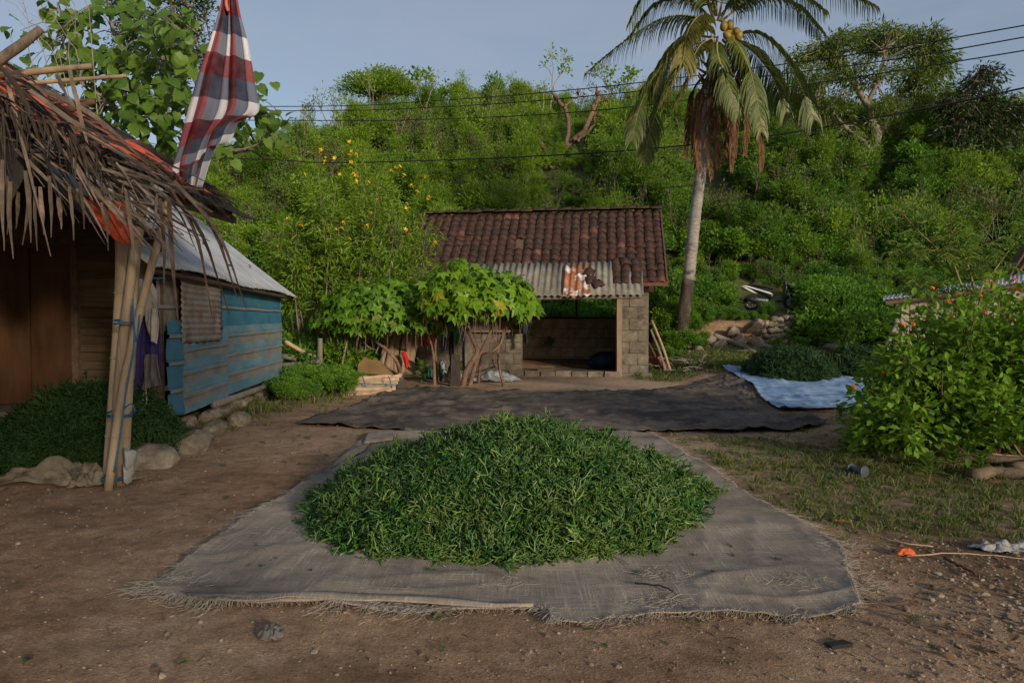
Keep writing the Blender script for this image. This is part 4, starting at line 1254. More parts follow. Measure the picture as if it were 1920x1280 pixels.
for k in range(125):
    u0 = random.uniform(-30, 250)
    v0 = 150 + u0 * .62 + random.uniform(-10, 120)
    L = random.uniform(70, 190)
    a = random.uniform(.25, 1.15)
    u1, v1 = u0 + L * math.cos(a), v0 + L * math.sin(a)
    lim = 455 + .05 * u1
    if v1 > lim: v1 = lim
    if v0 > v1 - 20: continue
    Y = random.uniform(4.6, 5.2)
    hang(u0, v0, u1, v1, Y, Y - random.uniform(0, .1), random.uniform(-.02, .06), random.uniform(.010, .022))
# the thick mass beneath, too fine to tell apart
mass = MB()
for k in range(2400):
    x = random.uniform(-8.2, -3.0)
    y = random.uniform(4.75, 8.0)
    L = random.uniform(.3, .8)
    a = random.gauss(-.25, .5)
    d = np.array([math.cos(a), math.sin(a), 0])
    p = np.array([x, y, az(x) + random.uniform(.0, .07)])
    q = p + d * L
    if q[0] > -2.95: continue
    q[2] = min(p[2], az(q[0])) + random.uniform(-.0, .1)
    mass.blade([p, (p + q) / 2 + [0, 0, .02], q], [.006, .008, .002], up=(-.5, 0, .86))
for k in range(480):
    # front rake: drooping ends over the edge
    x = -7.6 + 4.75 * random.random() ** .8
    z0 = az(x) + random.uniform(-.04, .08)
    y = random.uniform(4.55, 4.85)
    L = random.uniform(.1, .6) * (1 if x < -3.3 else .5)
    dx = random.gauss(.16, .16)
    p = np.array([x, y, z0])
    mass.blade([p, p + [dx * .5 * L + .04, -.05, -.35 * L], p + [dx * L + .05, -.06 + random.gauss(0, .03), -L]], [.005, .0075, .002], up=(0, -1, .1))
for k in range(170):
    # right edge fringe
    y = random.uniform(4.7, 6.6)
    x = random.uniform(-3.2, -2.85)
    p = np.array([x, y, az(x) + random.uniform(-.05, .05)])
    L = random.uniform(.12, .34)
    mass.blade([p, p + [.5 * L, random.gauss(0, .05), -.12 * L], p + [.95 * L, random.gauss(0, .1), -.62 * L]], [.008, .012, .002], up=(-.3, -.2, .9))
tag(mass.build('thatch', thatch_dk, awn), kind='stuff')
m = MB(); m.box((-8.0, 6.4, 1.9), (.06, 3.2, 3.8)); m.build('side_wall', wood_dark, awn)  # unseen wall added to keep sky light out of the awning
for k in range(18):
    m = MB(); m.box((-8.2 + k * .236, 4.95 + random.gauss(0, .008), 1.15), (.22, .03, 2.3), Euler((0, random.gauss(0, .008), 0))); m.build('added_screen_board', wood_dark, awn)  # unseen boards added across the front to darken the hut
# ------------------------------------------------------------------ tarps on the ground
def weave_mat(name, stops, thread, blot, bscale=1.0, brange=(.45, .6), dusty=(.3, .25, .2), dust=.35):
    m, n, l, b, out = _nt(name)
    g = n.new('ShaderNodeNewGeometry').outputs['Position']
    rp = _ramp(n, stops)
    l.new(_mr(n, l, _noise(n, l, g, 2.2, 6, .65), .3, .7), rp.inputs['Fac'])
    c = rp.outputs['Color']
    t1 = _noise(n, l, g, 60, 3, .7, (.06, 1.6, 1)); t2 = _noise(n, l, g, 60, 3, .7, (1.6, .06, 1))
    mx = n.new('ShaderNodeMath'); mx.operation = 'MAXIMUM'
    l.new(t1, mx.inputs[0]); l.new(t2, mx.inputs[1])
    c = _mix(n, l, _mr(n, l, mx.outputs[0], .5, .74, 0, .75), c, thread)
    c = _mix(n, l, _mr(n, l, _noise(n, l, g, bscale, 6, .7), brange[0], brange[1], 0, .8), c, blot)
    c = _mix(n, l, _mr(n, l, _noise(n, l, g, 3.1, 7, .75), .5, .68, 0, dust), c, dusty)
    l.new(c, b.inputs['Base Color'])
    b.inputs['Roughness'].default_value = .9
    b.inputs['Specular IOR Level'].default_value = .15
    bp = n.new('ShaderNodeBump'); bp.inputs['Strength'].default_value = .55; bp.inputs['Distance'].default_value = .006
    ad = n.new('ShaderNodeMath'); ad.operation = 'ADD'
    l.new(mx.outputs[0], ad.inputs[0]); l.new(_noise(n, l, g, 130, 2, .5), ad.inputs[1])
    l.new(ad.outputs[0], bp.inputs['Height']); l.new(bp.outputs['Normal'], b.inputs['Normal'])
    return m
net_grey = weave_mat('worn_net_grey', [(0, (.165, .135, .108)), (.6, (.265, .22, .175)), (1, (.36, .30, .24))], (.52, .435, .34), (.075, .064, .056), 1.1, (.47, .64), (.27, .205, .15), .55)
net_black = weave_mat('worn_net_black', [(0, (.062, .052, .046)), (1, (.125, .102, .086))], (.21, .175, .135), (.036, .032, .033), .9, (.45, .58), (.24, .17, .115), .8)
tarp_blue = rough_mat('faded_blue_tarp', [(0, (.06, .14, .30)), (.5, (.15, .26, .42)), (1, (.30, .39, .5))], 5, .9, .3, 22, .02, stain=(.36, .43, .52), sscale=7, srange=(.5, .66), stretch=(.35, 1, 1), vary=0)
thread_m = rough_mat('frayed_thread', [(0, (.15, .13, .107)), (1, (.29, .26, .22))], 20, .9, 0, vary=.3)

def sheet(left, right, near, far, nu, nv, wr, mat, name, lift=.012, seed=0, edge=None, parent=None):
    """cloth over the ground between four pixel edges; near/far run left to right, left/right run near to far"""
    NE, FA = spline([gp(*p).to_tuple() for p in near], nu), spline([gp(*p).to_tuple() for p in far], nu)
    LE, RI = spline([gp(*p).to_tuple() for p in left], nv), spline([gp(*p).to_tuple() for p in right], nv)
    s, t = np.linspace(0, 1, nu)[None, :, None], np.linspace(0, 1, nv)[:, None, None]
    G = (1 - t) * NE[None] + t * FA[None] + (1 - s) * LE[:, None] + s * RI[:, None] - ((1 - s) * (1 - t) * NE[0] + s * (1 - t) * NE[-1] + (1 - s) * t * FA[0] + s * t * FA[-1])
    x, y = G[..., 0], G[..., 1]
    w = (fbm(x * 1.9, y * 1.9, seed + 5) - .4) * wr + (fbm(x * 7, y * 7, seed + 6) - .5) * wr * .35 + (1 - np.abs(2 * vnoise(x * 1.2 + y * .7, y * 3.1 - x * .5, seed + 8) - 1)) ** 5 * wr * .9 + (1 - np.abs(2 * vnoise(x * 3.1 - y, y * 1.4 + x, seed + 9) - 1)) ** 6 * wr * .6
    ed = np.minimum(np.minimum(s[..., 0], 1 - s[..., 0]), np.minimum(t[..., 0], 1 - t[..., 0]))
    w = w + (edge or 0) * np.exp(-ed * 30) * (fbm(x * 3, y * 3, seed + 3) - .25)
    G[..., 2] = gh(x, y) + lift + np.clip(w, 0, 1)
    m = MB()
    m.solid(G, .004)
    return m.build(name, mat, parent, True), G
TL = [(285, 1110), (345, 1060), (440, 990), (520, 940), (600, 892), (645, 858), (690, 815)]
TR = [(1615, 1140), (1592, 1085), (1568, 1026), (1440, 950), (1335, 882), (1272, 846), (1218, 812)]
TN = [(285, 1110), (340, 1130), (423, 1145), (589, 1136), (748, 1152), (1000, 1147), (1048, 1174), (1200, 1166), (1335, 1159), (1527, 1165), (1615, 1140)]
TF = [(690, 815), (780, 812), (960, 810), (1100, 814), (1218, 812)]
tarp, TG = sheet(TL, TR, TN, TF, 190, 120, .015, net_grey, 'woven_tarp', seed=2, edge=.05)
tag(tarp, 'large worn grey woven net sheet with frayed edges under the nearest seaweed heap', 'tarp', 'sheets spread on the ground')
# frayed threads along its edges
fr = MB()
def fray(E, inn, per, L):
    for k in range(len(E) - 1):
        a, b_ = E[k], E[k + 1]
        ir = float(vnoise(k * .23, per * 3.7, 9)) ** 1.5 * 1.9 + .12
        o = a - inn[k]
        o[2] = 0
        o = norm(o)
        for j in range(int(per * (.25 + ir))):
            p = a + (b_ - a) * random.random() - o * random.uniform(0, .03)
            l_ = L * random.uniform(.3, 1.3) * (.4 + ir)
            q = p + (o * random.uniform(-.2, 1) + rng.normal(0, .5, 3) * [1, 1, 0]) * l_
            r_ = q + (o * .4 + rng.normal(0, .7, 3) * [1, 1, 0]) * l_ * .6
            for z_ in (q, r_): z_[2] = gz(z_[0], z_[1]) + random.uniform(.004, .03)
            p = p.copy(); p[2] += .004
            fr.tube(spline([p, q, r_], 5), [.0012, .0009], 3, False)
fray(TG[0], TG[3], 7, .032); fray(TG[:, 0], TG[:, 3], 6, .03); fray(TG[:, -1], TG[:, -4], 6, .036)
for (u, v, n_, s_, L) in ((300, 1108, 170, .09, .09), (1590, 1100, 110, .12, .09), (1575, 1030, 90, .07, .08), (700, 1135, 90, .14, .06), (1250, 1085, 70, .07, .06), (940, 1100, 70, .06, .06), (1240, 1140, 90, .07, .07), (1500, 1095, 60, .1, .07), (640, 870, 50, .07, .05)):
    c = np.array(gp(u, v))
    for k in range(n_):
        p = c + rng.normal(0, s_, 3) * [1, .6, 0]
        p[2] = gz(p[0], p[1]) + .02
        d = rdir(1)[0] * L; d[2] = abs(d[2]) * .25
        e = p + d + rng.normal(0, .4 * L, 3) * [1, 1, .2]
        e[2] = max(e[2], gz(e[0], e[1]) + .008)
        fr.tube(spline([p, p + d * .6, e], 5), [.0012, .0009], 3, False)
tag(fr.build('frayed_threads', thread_m, tarp), kind='stuff')
# torn flaps folded over at the right corner, rolled hem at the front
def flap(path_a, path_b, name='folded_flap', h=.05):
    A, B = spline([gp(*p).to_tuple() for p in path_a], 16), spline([gp(*p).to_tuple() for p in path_b], 16)
    t = np.linspace(0, 1, 9)[None, :, None]
    G = A[:, None] * (1 - t) + B[:, None] * t
    G[..., 2] = gh(G[..., 0], G[..., 1]) + .03 + h * np.sin(t[..., 0] * math.pi) + (fbm(G[..., 0] * 9, G[..., 1] * 9, 4) - .5) * .03
    m = MB(); m.solid(G, .006); return m.build(name, net_grey, tarp, True)
flap([(350, 1126), (480, 1122), (640, 1122), (860, 1136), (1000, 1147)], [(350, 1131), (480, 1141), (640, 1136), (860, 1146), (1000, 1148)], h=.012)
flap([(690, 816), (720, 812), (750, 814)], [(682, 836), (720, 832), (740, 830)], h=.04)
flap([(640, 862), (665, 846), (700, 834)], [(622, 884), (650, 868), (684, 850)], h=.03)
bt, BG = sheet([(555, 797), (640, 770), (700, 748), (735, 727)], [(1555, 795), (1436, 763), (1402, 722), (1381, 697)],
               [(555, 797), (700, 806), (900, 811), (1200, 811), (1400, 812), (1490, 810), (1555, 795)], [(735, 727), (830, 731), (960, 736), (1120, 737), (1240, 732), (1330, 712), (1381, 697)], 150, 60, .05, net_black, 'dark_net_sheet', seed=11, edge=.03)
tag(bt, 'wide dark brown black net sheet lying flat in front of the tiled house', 'tarp', 'sheets spread on the ground')
# corner thrown up over the pole bundle
A = spline([at(742, 716, 14.05), at(735, 735, 13.6), at(690, 752, 12.9)], 12); B = spline([at(757, 704, 14.2), at(756, 722, 13.9), at(750, 742, 13.4)], 12)
t = np.linspace(0, 1, 8)[None, :, None]
G = A[:, None] * (1 - t) + B[:, None] * t
G[..., 2] += .06 * np.sin(t[..., 0] * 3.14)
m = MB(); m.solid(G, .01); m.build('thrown_corner', net_black, bt, True)
bl, _ = sheet([(1465, 772), (1436, 760), (1405, 722), (1350, 693)], [(1700, 772), (1695, 740), (1690, 712), (1680, 690)], [(1465, 772), (1540, 774), (1610, 773), (1700, 772)], [(1350, 693), (1440, 692), (1560, 690), (1680, 690)], 70, 40, .045, tarp_blue, 'blue_tarp', lift=.03, seed=23, edge=.1)
tag(bl, 'faded blue and white plastic tarp under the farther seaweed heap', 'tarp', 'sheets spread on the ground')

# ------------------------------------------------------------------ seaweed heaps
sw_m = leaf_mat('seaweed', (.011, .048, .010), (.078, .20, .03), .12, rough=.34, tint=(.20, .27, .05), odd=(.27, .36, .13), spec=.5)
sw_core = rough_mat('seaweed_inside', [(0, (.006, .018, .007)), (1, (.014, .042, .016))], 12, .7, .5, 40, .02, vary=0)
def sprig(seed, n_main, L, r, depth=5, flat=.55, pale=0.):
    """a sprig of staghorn-like seaweed: short stiff segments that keep forking"""
    mb = MB()
    r2 = random.Random(seed)
    def br(p, d, l, rad, dp, v):
        p = np.array(p)
        d = norm(norm(d) * [1, 1, .62])
        e = p + d * l
        mid = (p + e) / 2 + np.array([r2.gauss(0, .2), r2.gauss(0, .2), r2.gauss(0, .12)]) * l
        mb.tube([p, mid, e] if dp > 2 else [p, e], [rad, rad * .82], 3 if dp < 3 else 4, False, var=min(1, max(0, v)))
        if dp == 0: return
        X = norm(np.cross(d, [r2.gauss(0, 1), r2.gauss(0, 1), 1.0]))
        s_ = r2.uniform(.45, .95)
        br(e, d + X * s_ + [0, 0, r2.gauss(0, .2)], l * r2.uniform(.68, .98), rad * .86, dp - 1, v + r2.uniform(-.03, .12))
        br(e, d - X * s_ * r2.uniform(.5, 1.2) + [0, 0, r2.gauss(0, .2)], l * r2.uniform(.6, .95), rad * .86, dp - 1, v + r2.uniform(-.03, .12))
        if r2.random() < .3: br(mid, X * r2.choice((-1, 1)) + d * .3, l * .5, rad * .7, min(dp - 1, 1), v + .1)
    for k in range(n_main):
        a = r2.random() * 6.28
        br((math.cos(a) * -.05, math.sin(a) * -.05, -.02), np.array([math.cos(a), math.sin(a), r2.uniform(-.1, flat)]), L * r2.uniform(.8, 1.15), r, depth, pale + r2.random() ** 1.6 * .6)
    return mb
SW = [proto('seaweed_sprig', sprig(k, 3, .052, .0085, 4), sw_m, True) for k in range(5)] + [proto('seaweed_sprig_big', sprig(20 + k, 2, .066, .0095, 4, .4, .22), sw_m, True) for k in range(3)]
SWF = [proto('seaweed_sprig_far', sprig(40 + k, 3, .085, .014), sw_m, True) for k in range(3)]
sw_shaded = leaf_mat('seaweed_shaded', (.012, .042, .012), (.035, .095, .022), .1, rough=.45, tint=(.07, .12, .03))  # same seaweed, darkened in colour for the heaps out of the light
SWF = [proto('seaweed_sprig_far', sprig(40 + k, 3, .085, .014), sw_shaded, True) for k in range(3)]
SWD = [proto('seaweed_sprig_shaded', sprig(50 + k, 3, .048, .007), sw_shaded, True) for k in range(4)]
def heap(name, outline, zfn, npts, protos, smin, smax, label, group=None, res=70, tintv=.25, jitter=.05, nsm=5):
    """outline: ground polygon (x,y); zfn: height over the ground inside"""
    O = np.array(outline)
    c = O.mean(0)
    ang = np.arctan2(O[:, 1] - c[1], O[:, 0] - c[0])
    o = np.argsort(ang)
    rad = np.hypot(O[:, 0] - c[0], O[:, 1] - c[1])
    def rmax(a): return np.interp(a, np.concatenate([ang[o] - 6.2832, ang[o], ang[o] + 6.2832]), np.tile(rad[o], 3))
    A, S = np.meshgrid(np.linspace(-math.pi, math.pi, res, endpoint=False), np.linspace(0.0, 1, 26), indexing='ij')
    def surf(A, S):
        x, y = c[0] + np.cos(A) * S * rmax(A), c[1] + np.sin(A) * S * rmax(A)
        return np.stack([x, y, gh(x, y) + .03 + zfn(x, y, S)], -1)
    G = surf(A, S)
    G[..., 2] -= .035
    m = MB()
    m.grid(np.vstack([G, G[:1]]))
    root = tag(m.build(name, sw_core, smooth=True), label, 'seaweed heap', group)
    a, s = rng.uniform(-math.pi, math.pi, npts), rng.random(npts) ** .55
    s = np.where(rng.random(npts) < .06, 1 + np.abs(rng.normal(0, .03, npts)), s)
    P = surf(a, s)
    e = 1e-2
    Px, Ps = surf(a + e, s), surf(a, np.clip(s, 0, .99) + e)
    N = norm(np.cross(norm(Ps - surf(a, np.clip(s, 0, .99))), norm(Px - P)))
    N = np.where(N[:, 2:3] < 0, -N, N)
    N = norm(N + rng.normal(0, .4, N.shape))
    yaw = rng.uniform(0, 6.28, npts)
    E = np.array([(Vector(n_).to_track_quat('Z', 'Y').to_matrix() @ Matrix.Rotation(y_, 3, 'Z')).to_euler() for n_, y_ in zip(N, yaw)])
    P = P + N * (rng.uniform(-.04, .03, npts) + (fbm(P[:, 0] * 6, P[:, 1] * 6, 5) - .5) * .05)[:, None]
    n_big = len(protos) - nsm
    I = np.where(rng.random(npts) < .94, rng.integers(0, nsm, npts), nsm + rng.integers(0, max(1, n_big), npts)) if n_big > 0 else rng.integers(0, len(protos), npts)
    tt = np.clip(fbm(P[:, 0] * 3, P[:, 1] * 3, 77) * 1.3 - .42 + rng.normal(0, .25, npts) + tintv - .3 + .5 * (rng.random(npts) < .09), 0, 1)
    tag(scatter('strands', P, E, rng.uniform(smin, smax, npts), I, protos, root, tt), kind='stuff')
    return root
out1 = [gp(*p).to_tuple()[:2] for p in ((575, 960), (572, 1005), (640, 1038), (690, 1058), (800, 1062), (940, 1072), (1060, 1065), (1150, 1058), (1245, 1048), (1275, 1012), (1310, 965), (1322, 945))]
out1 += [(1.62, 5.3), (1.42, 5.85), (.9, 6.3), (.2, 6.5), (-.55, 6.4), (-1.15, 6.0), (-1.55, 5.45)]
def z1(x, y, s):
    r = np.clip(s, 0, 1.05)
    return .50 * np.clip(1 - r ** 1.75, 0, 1) ** .95 * (1 - .1 * np.clip(abs(x) / 1.5, 0, 1)) + .05 * (fbm(x * 2.6, y * 2.6, 14) - .5) * (1 - r) * 2 + .03 * np.clip(1 - r, 0, .2) * 5
out1 = [((x - .0) * .93, 4.9 + (y - 4.9) * .90) for x, y in out1]
heap('seaweed_heap', out1, z1, 4600, SW, .55, 1.3, 'big glossy green mound of fresh branching seaweed on the grey sheet', 'heaps of harvested seaweed')
for (u0, u1, vb, h, lab) in ((1395, 1545, 716, .4, 'shade-darkened seaweed heap on the left part of the blue tarp'), (1520, 1690, 712, .42, 'shade-darkened seaweed heap on the blue tarp, half hidden by the lantana bush')):
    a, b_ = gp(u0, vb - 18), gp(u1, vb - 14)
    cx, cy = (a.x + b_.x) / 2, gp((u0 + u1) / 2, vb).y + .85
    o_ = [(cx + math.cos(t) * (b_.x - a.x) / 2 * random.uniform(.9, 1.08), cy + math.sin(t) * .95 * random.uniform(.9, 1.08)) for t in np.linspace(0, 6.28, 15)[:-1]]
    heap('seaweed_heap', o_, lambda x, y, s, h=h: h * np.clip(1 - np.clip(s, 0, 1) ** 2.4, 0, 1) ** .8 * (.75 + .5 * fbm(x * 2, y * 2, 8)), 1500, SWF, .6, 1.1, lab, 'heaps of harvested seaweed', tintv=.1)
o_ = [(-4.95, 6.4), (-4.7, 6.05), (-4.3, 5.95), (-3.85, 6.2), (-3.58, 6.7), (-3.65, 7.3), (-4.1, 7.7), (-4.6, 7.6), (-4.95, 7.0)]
heap('seaweed_heap', o_, lambda x, y, s: .56 * (.7 + .55 * sstep(-4.8, -3.8, x)) * np.clip(1 - np.clip(s, 0, 1) ** 2.2, 0, 1) ** .8 * (.8 + .3 * fbm(x * 2, y * 2, 3)), 2400, SWD, 1.2, 2.0, 'shade-darkened green seaweed heap under the thatched awning', 'heaps of harvested seaweed', tintv=.12)

# little scraps of seaweed dropped on the dirt
qx = np.concatenate([rng.uniform(-2.8, -1.3, 22), rng.uniform(-1.9, 1.9, 9), rng.uniform(-1.6, 1.6, 34)])
qy = np.concatenate([rng.uniform(4.5, 8.5, 22), rng.uniform(2.6, 3.2, 9), rng.uniform(3.6, 4.1, 34)])
k = ~((qy > 3.5) & (qy < 4.2) & (abs(qx) < .4))
qx, qy = qx[k], qy[k]
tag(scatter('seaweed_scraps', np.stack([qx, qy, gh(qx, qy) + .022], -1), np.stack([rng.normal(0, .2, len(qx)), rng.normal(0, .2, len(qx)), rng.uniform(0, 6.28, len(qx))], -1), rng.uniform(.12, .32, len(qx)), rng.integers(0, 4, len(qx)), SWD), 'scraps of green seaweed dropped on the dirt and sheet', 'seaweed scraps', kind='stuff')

# ------------------------------------------------------------------ coconut palm
palm_green = leaf_mat('palm_leaf', (.045, .07, .014), (.12, .15, .03), .25, rough=.4, odd=(.26, .2, .08))
palm_gold = leaf_mat('palm_leaf_yellow', (.12, .12, .02), (.25, .23, .05), .3, rough=.4, odd=(.3, .22, .1))
palm_dead = leaf_mat('palm_leaf_dead', (.07, .034, .018), (.19, .1, .052), .12, rough=.8, spec=.15)
palm_bark = rough_mat('palm_trunk', [(0, (.13, .115, .1)), (.6, (.28, .255, .225)), (1, (.38, .35, .31))], 8, .95, .6, 40, .01, stain=(.045, .035, .028), sscale=1.5, srange=(.5, .72), stretch=(1, 1, 2.2), vary=0)
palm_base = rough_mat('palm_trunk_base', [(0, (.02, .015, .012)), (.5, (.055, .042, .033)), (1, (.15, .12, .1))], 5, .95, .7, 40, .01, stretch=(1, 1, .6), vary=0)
YP = 19.0
pb = gp(1276, 640); YP = pb.y
palm = thing('coconut_palm', pb, 'tall leaning coconut palm with hanging dead fronds right of the tiled house', 'palm tree')
TP = spline([pb - Vector((.05, 0, .25)), at(1278, 620, YP), at(1291, 520, YP), at(1304, 400, YP), at(1317, 300, YP), at(1328, 200, YP), at(1342, 90, YP)], 90)
rr = np.interp(np.linspace(0, 1, 90), [0, .05, .14, .5, 1], [.27, .24, .2, .165, .15])
rr = rr * (1 + .045 * (np.arange(90) % 2)) + rng.normal(0, .003, 90)
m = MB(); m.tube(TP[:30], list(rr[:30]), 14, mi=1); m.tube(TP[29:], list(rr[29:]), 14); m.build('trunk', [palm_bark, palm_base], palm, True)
GRAV = np.array([0, 0, -1.0])
def frond(path, L, mats, droop=.35, w=.031, n=72, mi=0, side=.75, fwd=.55, tail=.55, name='frond', twist=0., base=.12, gold=None, raggy=.0):
    P = spline([at(u, v, YP + dy) for u, v, dy in path], n)
    T = norm(np.gradient(P, axis=0))
    m = MB()
    m.tube(P, [.04, .025, .012, .004], 5, mi=1)
    for k in range(int(n * base), n):
        t = k / n
        l0 = L * (math.sin(min(1, t * 1.6 + .25) * math.pi / 2)) * (1 - .6 * max(0, (t - .6) / .4) ** 1.3) * random.uniform(.85, 1.1)
        S = norm(np.cross(T[k], np.array([.15 * math.sin(twist), .3, 1]) if abs(T[k][2]) < .93 else np.array([0, -1, .3])))
        for sg in (-1, 1):
            if random.random() < raggy: continue
            d = norm(sg * S * side + T[k] * fwd + rng.normal(0, .07, 3))
            pts = [P[k]]
            q, dd = P[k], d
            for j in range(4):
                dd = norm(dd + GRAV * droop * (.75 + j * .55))
                q = q + dd * l0 / 4
                pts.append(q)
            U = norm(np.cross(dd, S) + np.array([0, 0, .4]))
            m.blade(pts, [w * .6, w, w * .85, w * .55, .003], 0, np.clip(random.gauss(.45, .18) + .35 * (t > .9) * random.random(), 0, 1), up=U, fold=.25)
    return m.build(name, mats, palm)
FR = [
 ([(1336, 60, 0), (1300, 32, -.4), (1240, 36, -.8), (1165, 82, -1.1), (1098, 138, -1.3)], .85, palm_green, .55),
 ([(1345, 40, 0), (1370, -30, -.3), (1450, -62, -.6), (1560, -30, -.8), (1640, 12, -.9)], 1.0, palm_green, .7),
 ([(1362, 70, 0), (1420, 62, -.3), (1470, 105, -.6), (1505, 170, -.8), (1526, 222, -.9)], 1.15, palm_green, .45),
 ([(1358, 70, 0), (1380, 80, -.8), (1402, 120, -1.3), (1418, 180, -1.6), (1428, 245, -1.7)], .85, palm_green, .4),
 ([(1338, 60, 0), (1315, 30, -.8), (1290, 60, -1.4), (1278, 120, -1.7), (1240, 190, -1.8)], .85, palm_gold, .35),
 ([(1332, 80, 0), (1280, 85, .4), (1232, 135, .6), (1200, 200, .7), (1185, 262, .7)], .95, palm_green, .35),
 ([(1332, 85, 0), (1275, 130, .9), (1240, 190, 1.1), (1218, 250, 1.2), (1210, 300, 1.2)], .8, palm_green, .3),
 ([(1340, 40, 0), (1310, -25, -.2), (1260, -45, -.3), (1210, -10, -.3), (1180, 45, -.3)], .8, palm_green, .5),
 ([(1343, 30, 0), (1345, -60, -.2), (1365, -150, -.3), (1400, -210, -.4)], 1.1, palm_green, .1),
 ([(1343, 30, 0), (1320, -60, .3), (1270, -150, .5), (1200, -190, .6)], 1.1, palm_green, .15),
 ([(1350, 40, 0), (1400, -60, .4), (1480, -130, .7), (1580, -140, .9)], 1.1, palm_green, .2),
 ([(1355, 75, 0), (1375, 100, .7), (1395, 150, 1.0), (1400, 210, 1.1)], .8, palm_green, .3),
 ([(1340, 70, 0), (1310, 90, -1.0), (1290, 140, -1.4), (1262, 200, -1.6)], .7, palm_gold, .35),
 ([(1352, 40, 0), (1420, -5, .6), (1490, 10, .9), (1540, 60, 1.0)], .8, palm_green, .5),
 ([(1360, 70, 0), (1410, 95, .9), (1452, 150, 1.2), (1478, 220, 1.3)], .95, palm_green, .35),
 ([(1334, 70, 0), (1290, 70, 1.0), (1250, 110, 1.4), (1225, 180, 1.6)], .9, palm_green, .35),
 ([(1345, 70, 0), (1345, 100, -1.0), (1362, 150, -1.4), (1384, 215, -1.5)], .75, palm_green, .35),
 ([(1336, 60, 0), (1310, 50, -1.0), (1262, 90, -1.5), (1228, 160, -1.7)], .8, palm_gold, .35),
 ([(1340, 40, 0), (1290, 0, .5), (1230, 10, .8), (1180, 70, 1.0)], .85, palm_green, .5),
 ([(1350, 30, 0), (1400, -20, -.8), (1470, -25, -1.3), (1545, 20, -1.5)], .9, palm_green, .6),
 ([(1342, 30, 0), (1300, -50, -.8), (1235, -70, -1.2), (1165, -30, -1.4)], .9, palm_green, .45),
]
rach = rough_mat('palm_rachis', [(0, (.2, .17, .05)), (1, (.36, .3, .11))], 6, .6, .1, vary=.1)
for path, L, mt, dr in FR: frond(path, L, [mt, rach], dr)
for path, L in (([(1335, 130, 0), (1318, 160, -.3), (1304, 220, -.35), (1300, 300, -.3)], .45), ([(1340, 130, 0), (1332, 180, -.45), (1328, 250, -.45), (1334, 330, -.4)], .45), ([(1345, 130, 0), (1352, 180, -.4), (1362, 240, -.4), (1360, 300, -.3)], .4),
                ([(1335, 140, 0), (1322, 190, .3), (1312, 250, .35), (1305, 310, .3)], .4), ([(1350, 120, 0), (1372, 160, -.1), (1380, 220, -.1), (1378, 290, 0)], .38), ([(1330, 130, 0), (1300, 170, .1), (1290, 230, .1), (1286, 290, .1)], .38),
                ([(1342, 120, 0), (1342, 190, -.5), (1345, 260, -.5), (1347, 310, -.4)], .4), ([(1342, 120, 0), (1356, 180, -.55), (1372, 250, -.55), (1372, 315, -.5)], .42), ([(1336, 120, 0), (1316, 180, -.5), (1308, 250, -.5), (1312, 322, -.45)], .42), ([(1350, 120, 0), (1390, 160, .2), (1400, 230, .2), (1396, 290, .2)], .4), ([(1416, 215, -1.5), (1424, 245, -1.6), (1428, 280, -1.6), (1427, 316, -1.6)], .32)):
    frond(path, L * 1.0, [palm_dead, palm_dead], .35, .026, 46, side=.5, fwd=.85, name='dead_frond', raggy=.3)
# boots of old fronds, spathes and nuts
m = MB()
for k in range(26):
    a = random.random() * 6.28
    c = TP[-1 - random.randrange(14)]
    d = np.array([math.cos(a), math.sin(a), random.uniform(.2, 1.4)])
    m.tube([c, c + norm(d) * .3, c + norm(d) * .55 + [0, 0, .04]], [.06, .04, .02], 5)
m.build('frond_boots', rough_mat('palm_fibre', [(0, (.1, .06, .035)), (1, (.25, .17, .1))], 12, .9, .5), palm)
nut_m = rough_mat('coconut_skin', [(0, (.17, .115, .018)), (1, (.3, .22, .04))], 6, .5, .15, vary=.2, spec=.4)
m = MB()
th, ph = np.meshgrid(np.linspace(0, math.pi, 8), np.linspace(0, 2 * math.pi, 11), indexing='ij')
G = np.stack([.115 * np.sin(th) * np.cos(ph), .115 * np.sin(th) * np.sin(ph), .15 * np.cos(th) * (1 + .08 * np.cos(th))], -1)
m.grid(G); nut = m.mesh('coconut', nut_m, True)
for u, v in ((1357, 50), (1366, 58), (1374, 62), (1381, 60), (1369, 48), (1364, 68), (1376, 72), (1385, 68)):
    place('coconut', nut, Matrix.Translation(at(u, v, YP - .35 + random.uniform(-.12, .1))) @ Euler((random.gauss(0, .5), random.gauss(0, .5), 0)).to_matrix().to_4x4(), palm)

# ------------------------------------------------------------------ overhead cables
cable_m = flat_mat('black_cable', (.015, .015, .017), .6)
def cable(pts, lab, r):
    P = []
    for u, v in pts:
        P.append(at(u, v, 34 - (u / 1920) * 16))
    m = MB(); m.tube(spline(P, 60), r, 5)
    tag(m.build('overhead_cable', cable_m, smooth=True), lab, 'cable', 'overhead cables')
cable([(-300, 196), (516, 200), (800, 190), (1110, 165), (1490, 118), (1700, 86), (1920, 48), (2100, 14)], 'topmost of the three upper black cables crossing the skyline', .018)
cable([(-300, 206), (516, 208), (800, 202), (1110, 180), (1500, 135), (1700, 108), (1920, 70), (2100, 36)], 'middle one of the three upper black cables crossing the skyline', .018)
cable([(-300, 222), (540, 226), (800, 224), (1110, 208), (1500, 160), (1700, 130), (1920, 95), (2100, 62)], 'lowest of the three upper black cables crossing the skyline', .018)
cable([(-300, 284), (420, 297), (640, 305), (1060, 290), (1400, 260), (1700, 210), (1920, 165), (2100, 122)], 'thick black cable running across the hillside behind the palm fronds', .026)
cable([(1100, 360), (1330, 346), (1500, 326), (1700, 300), (1920, 266), (2100, 236)], 'faint thin cable low across the right side of the hill', .012)
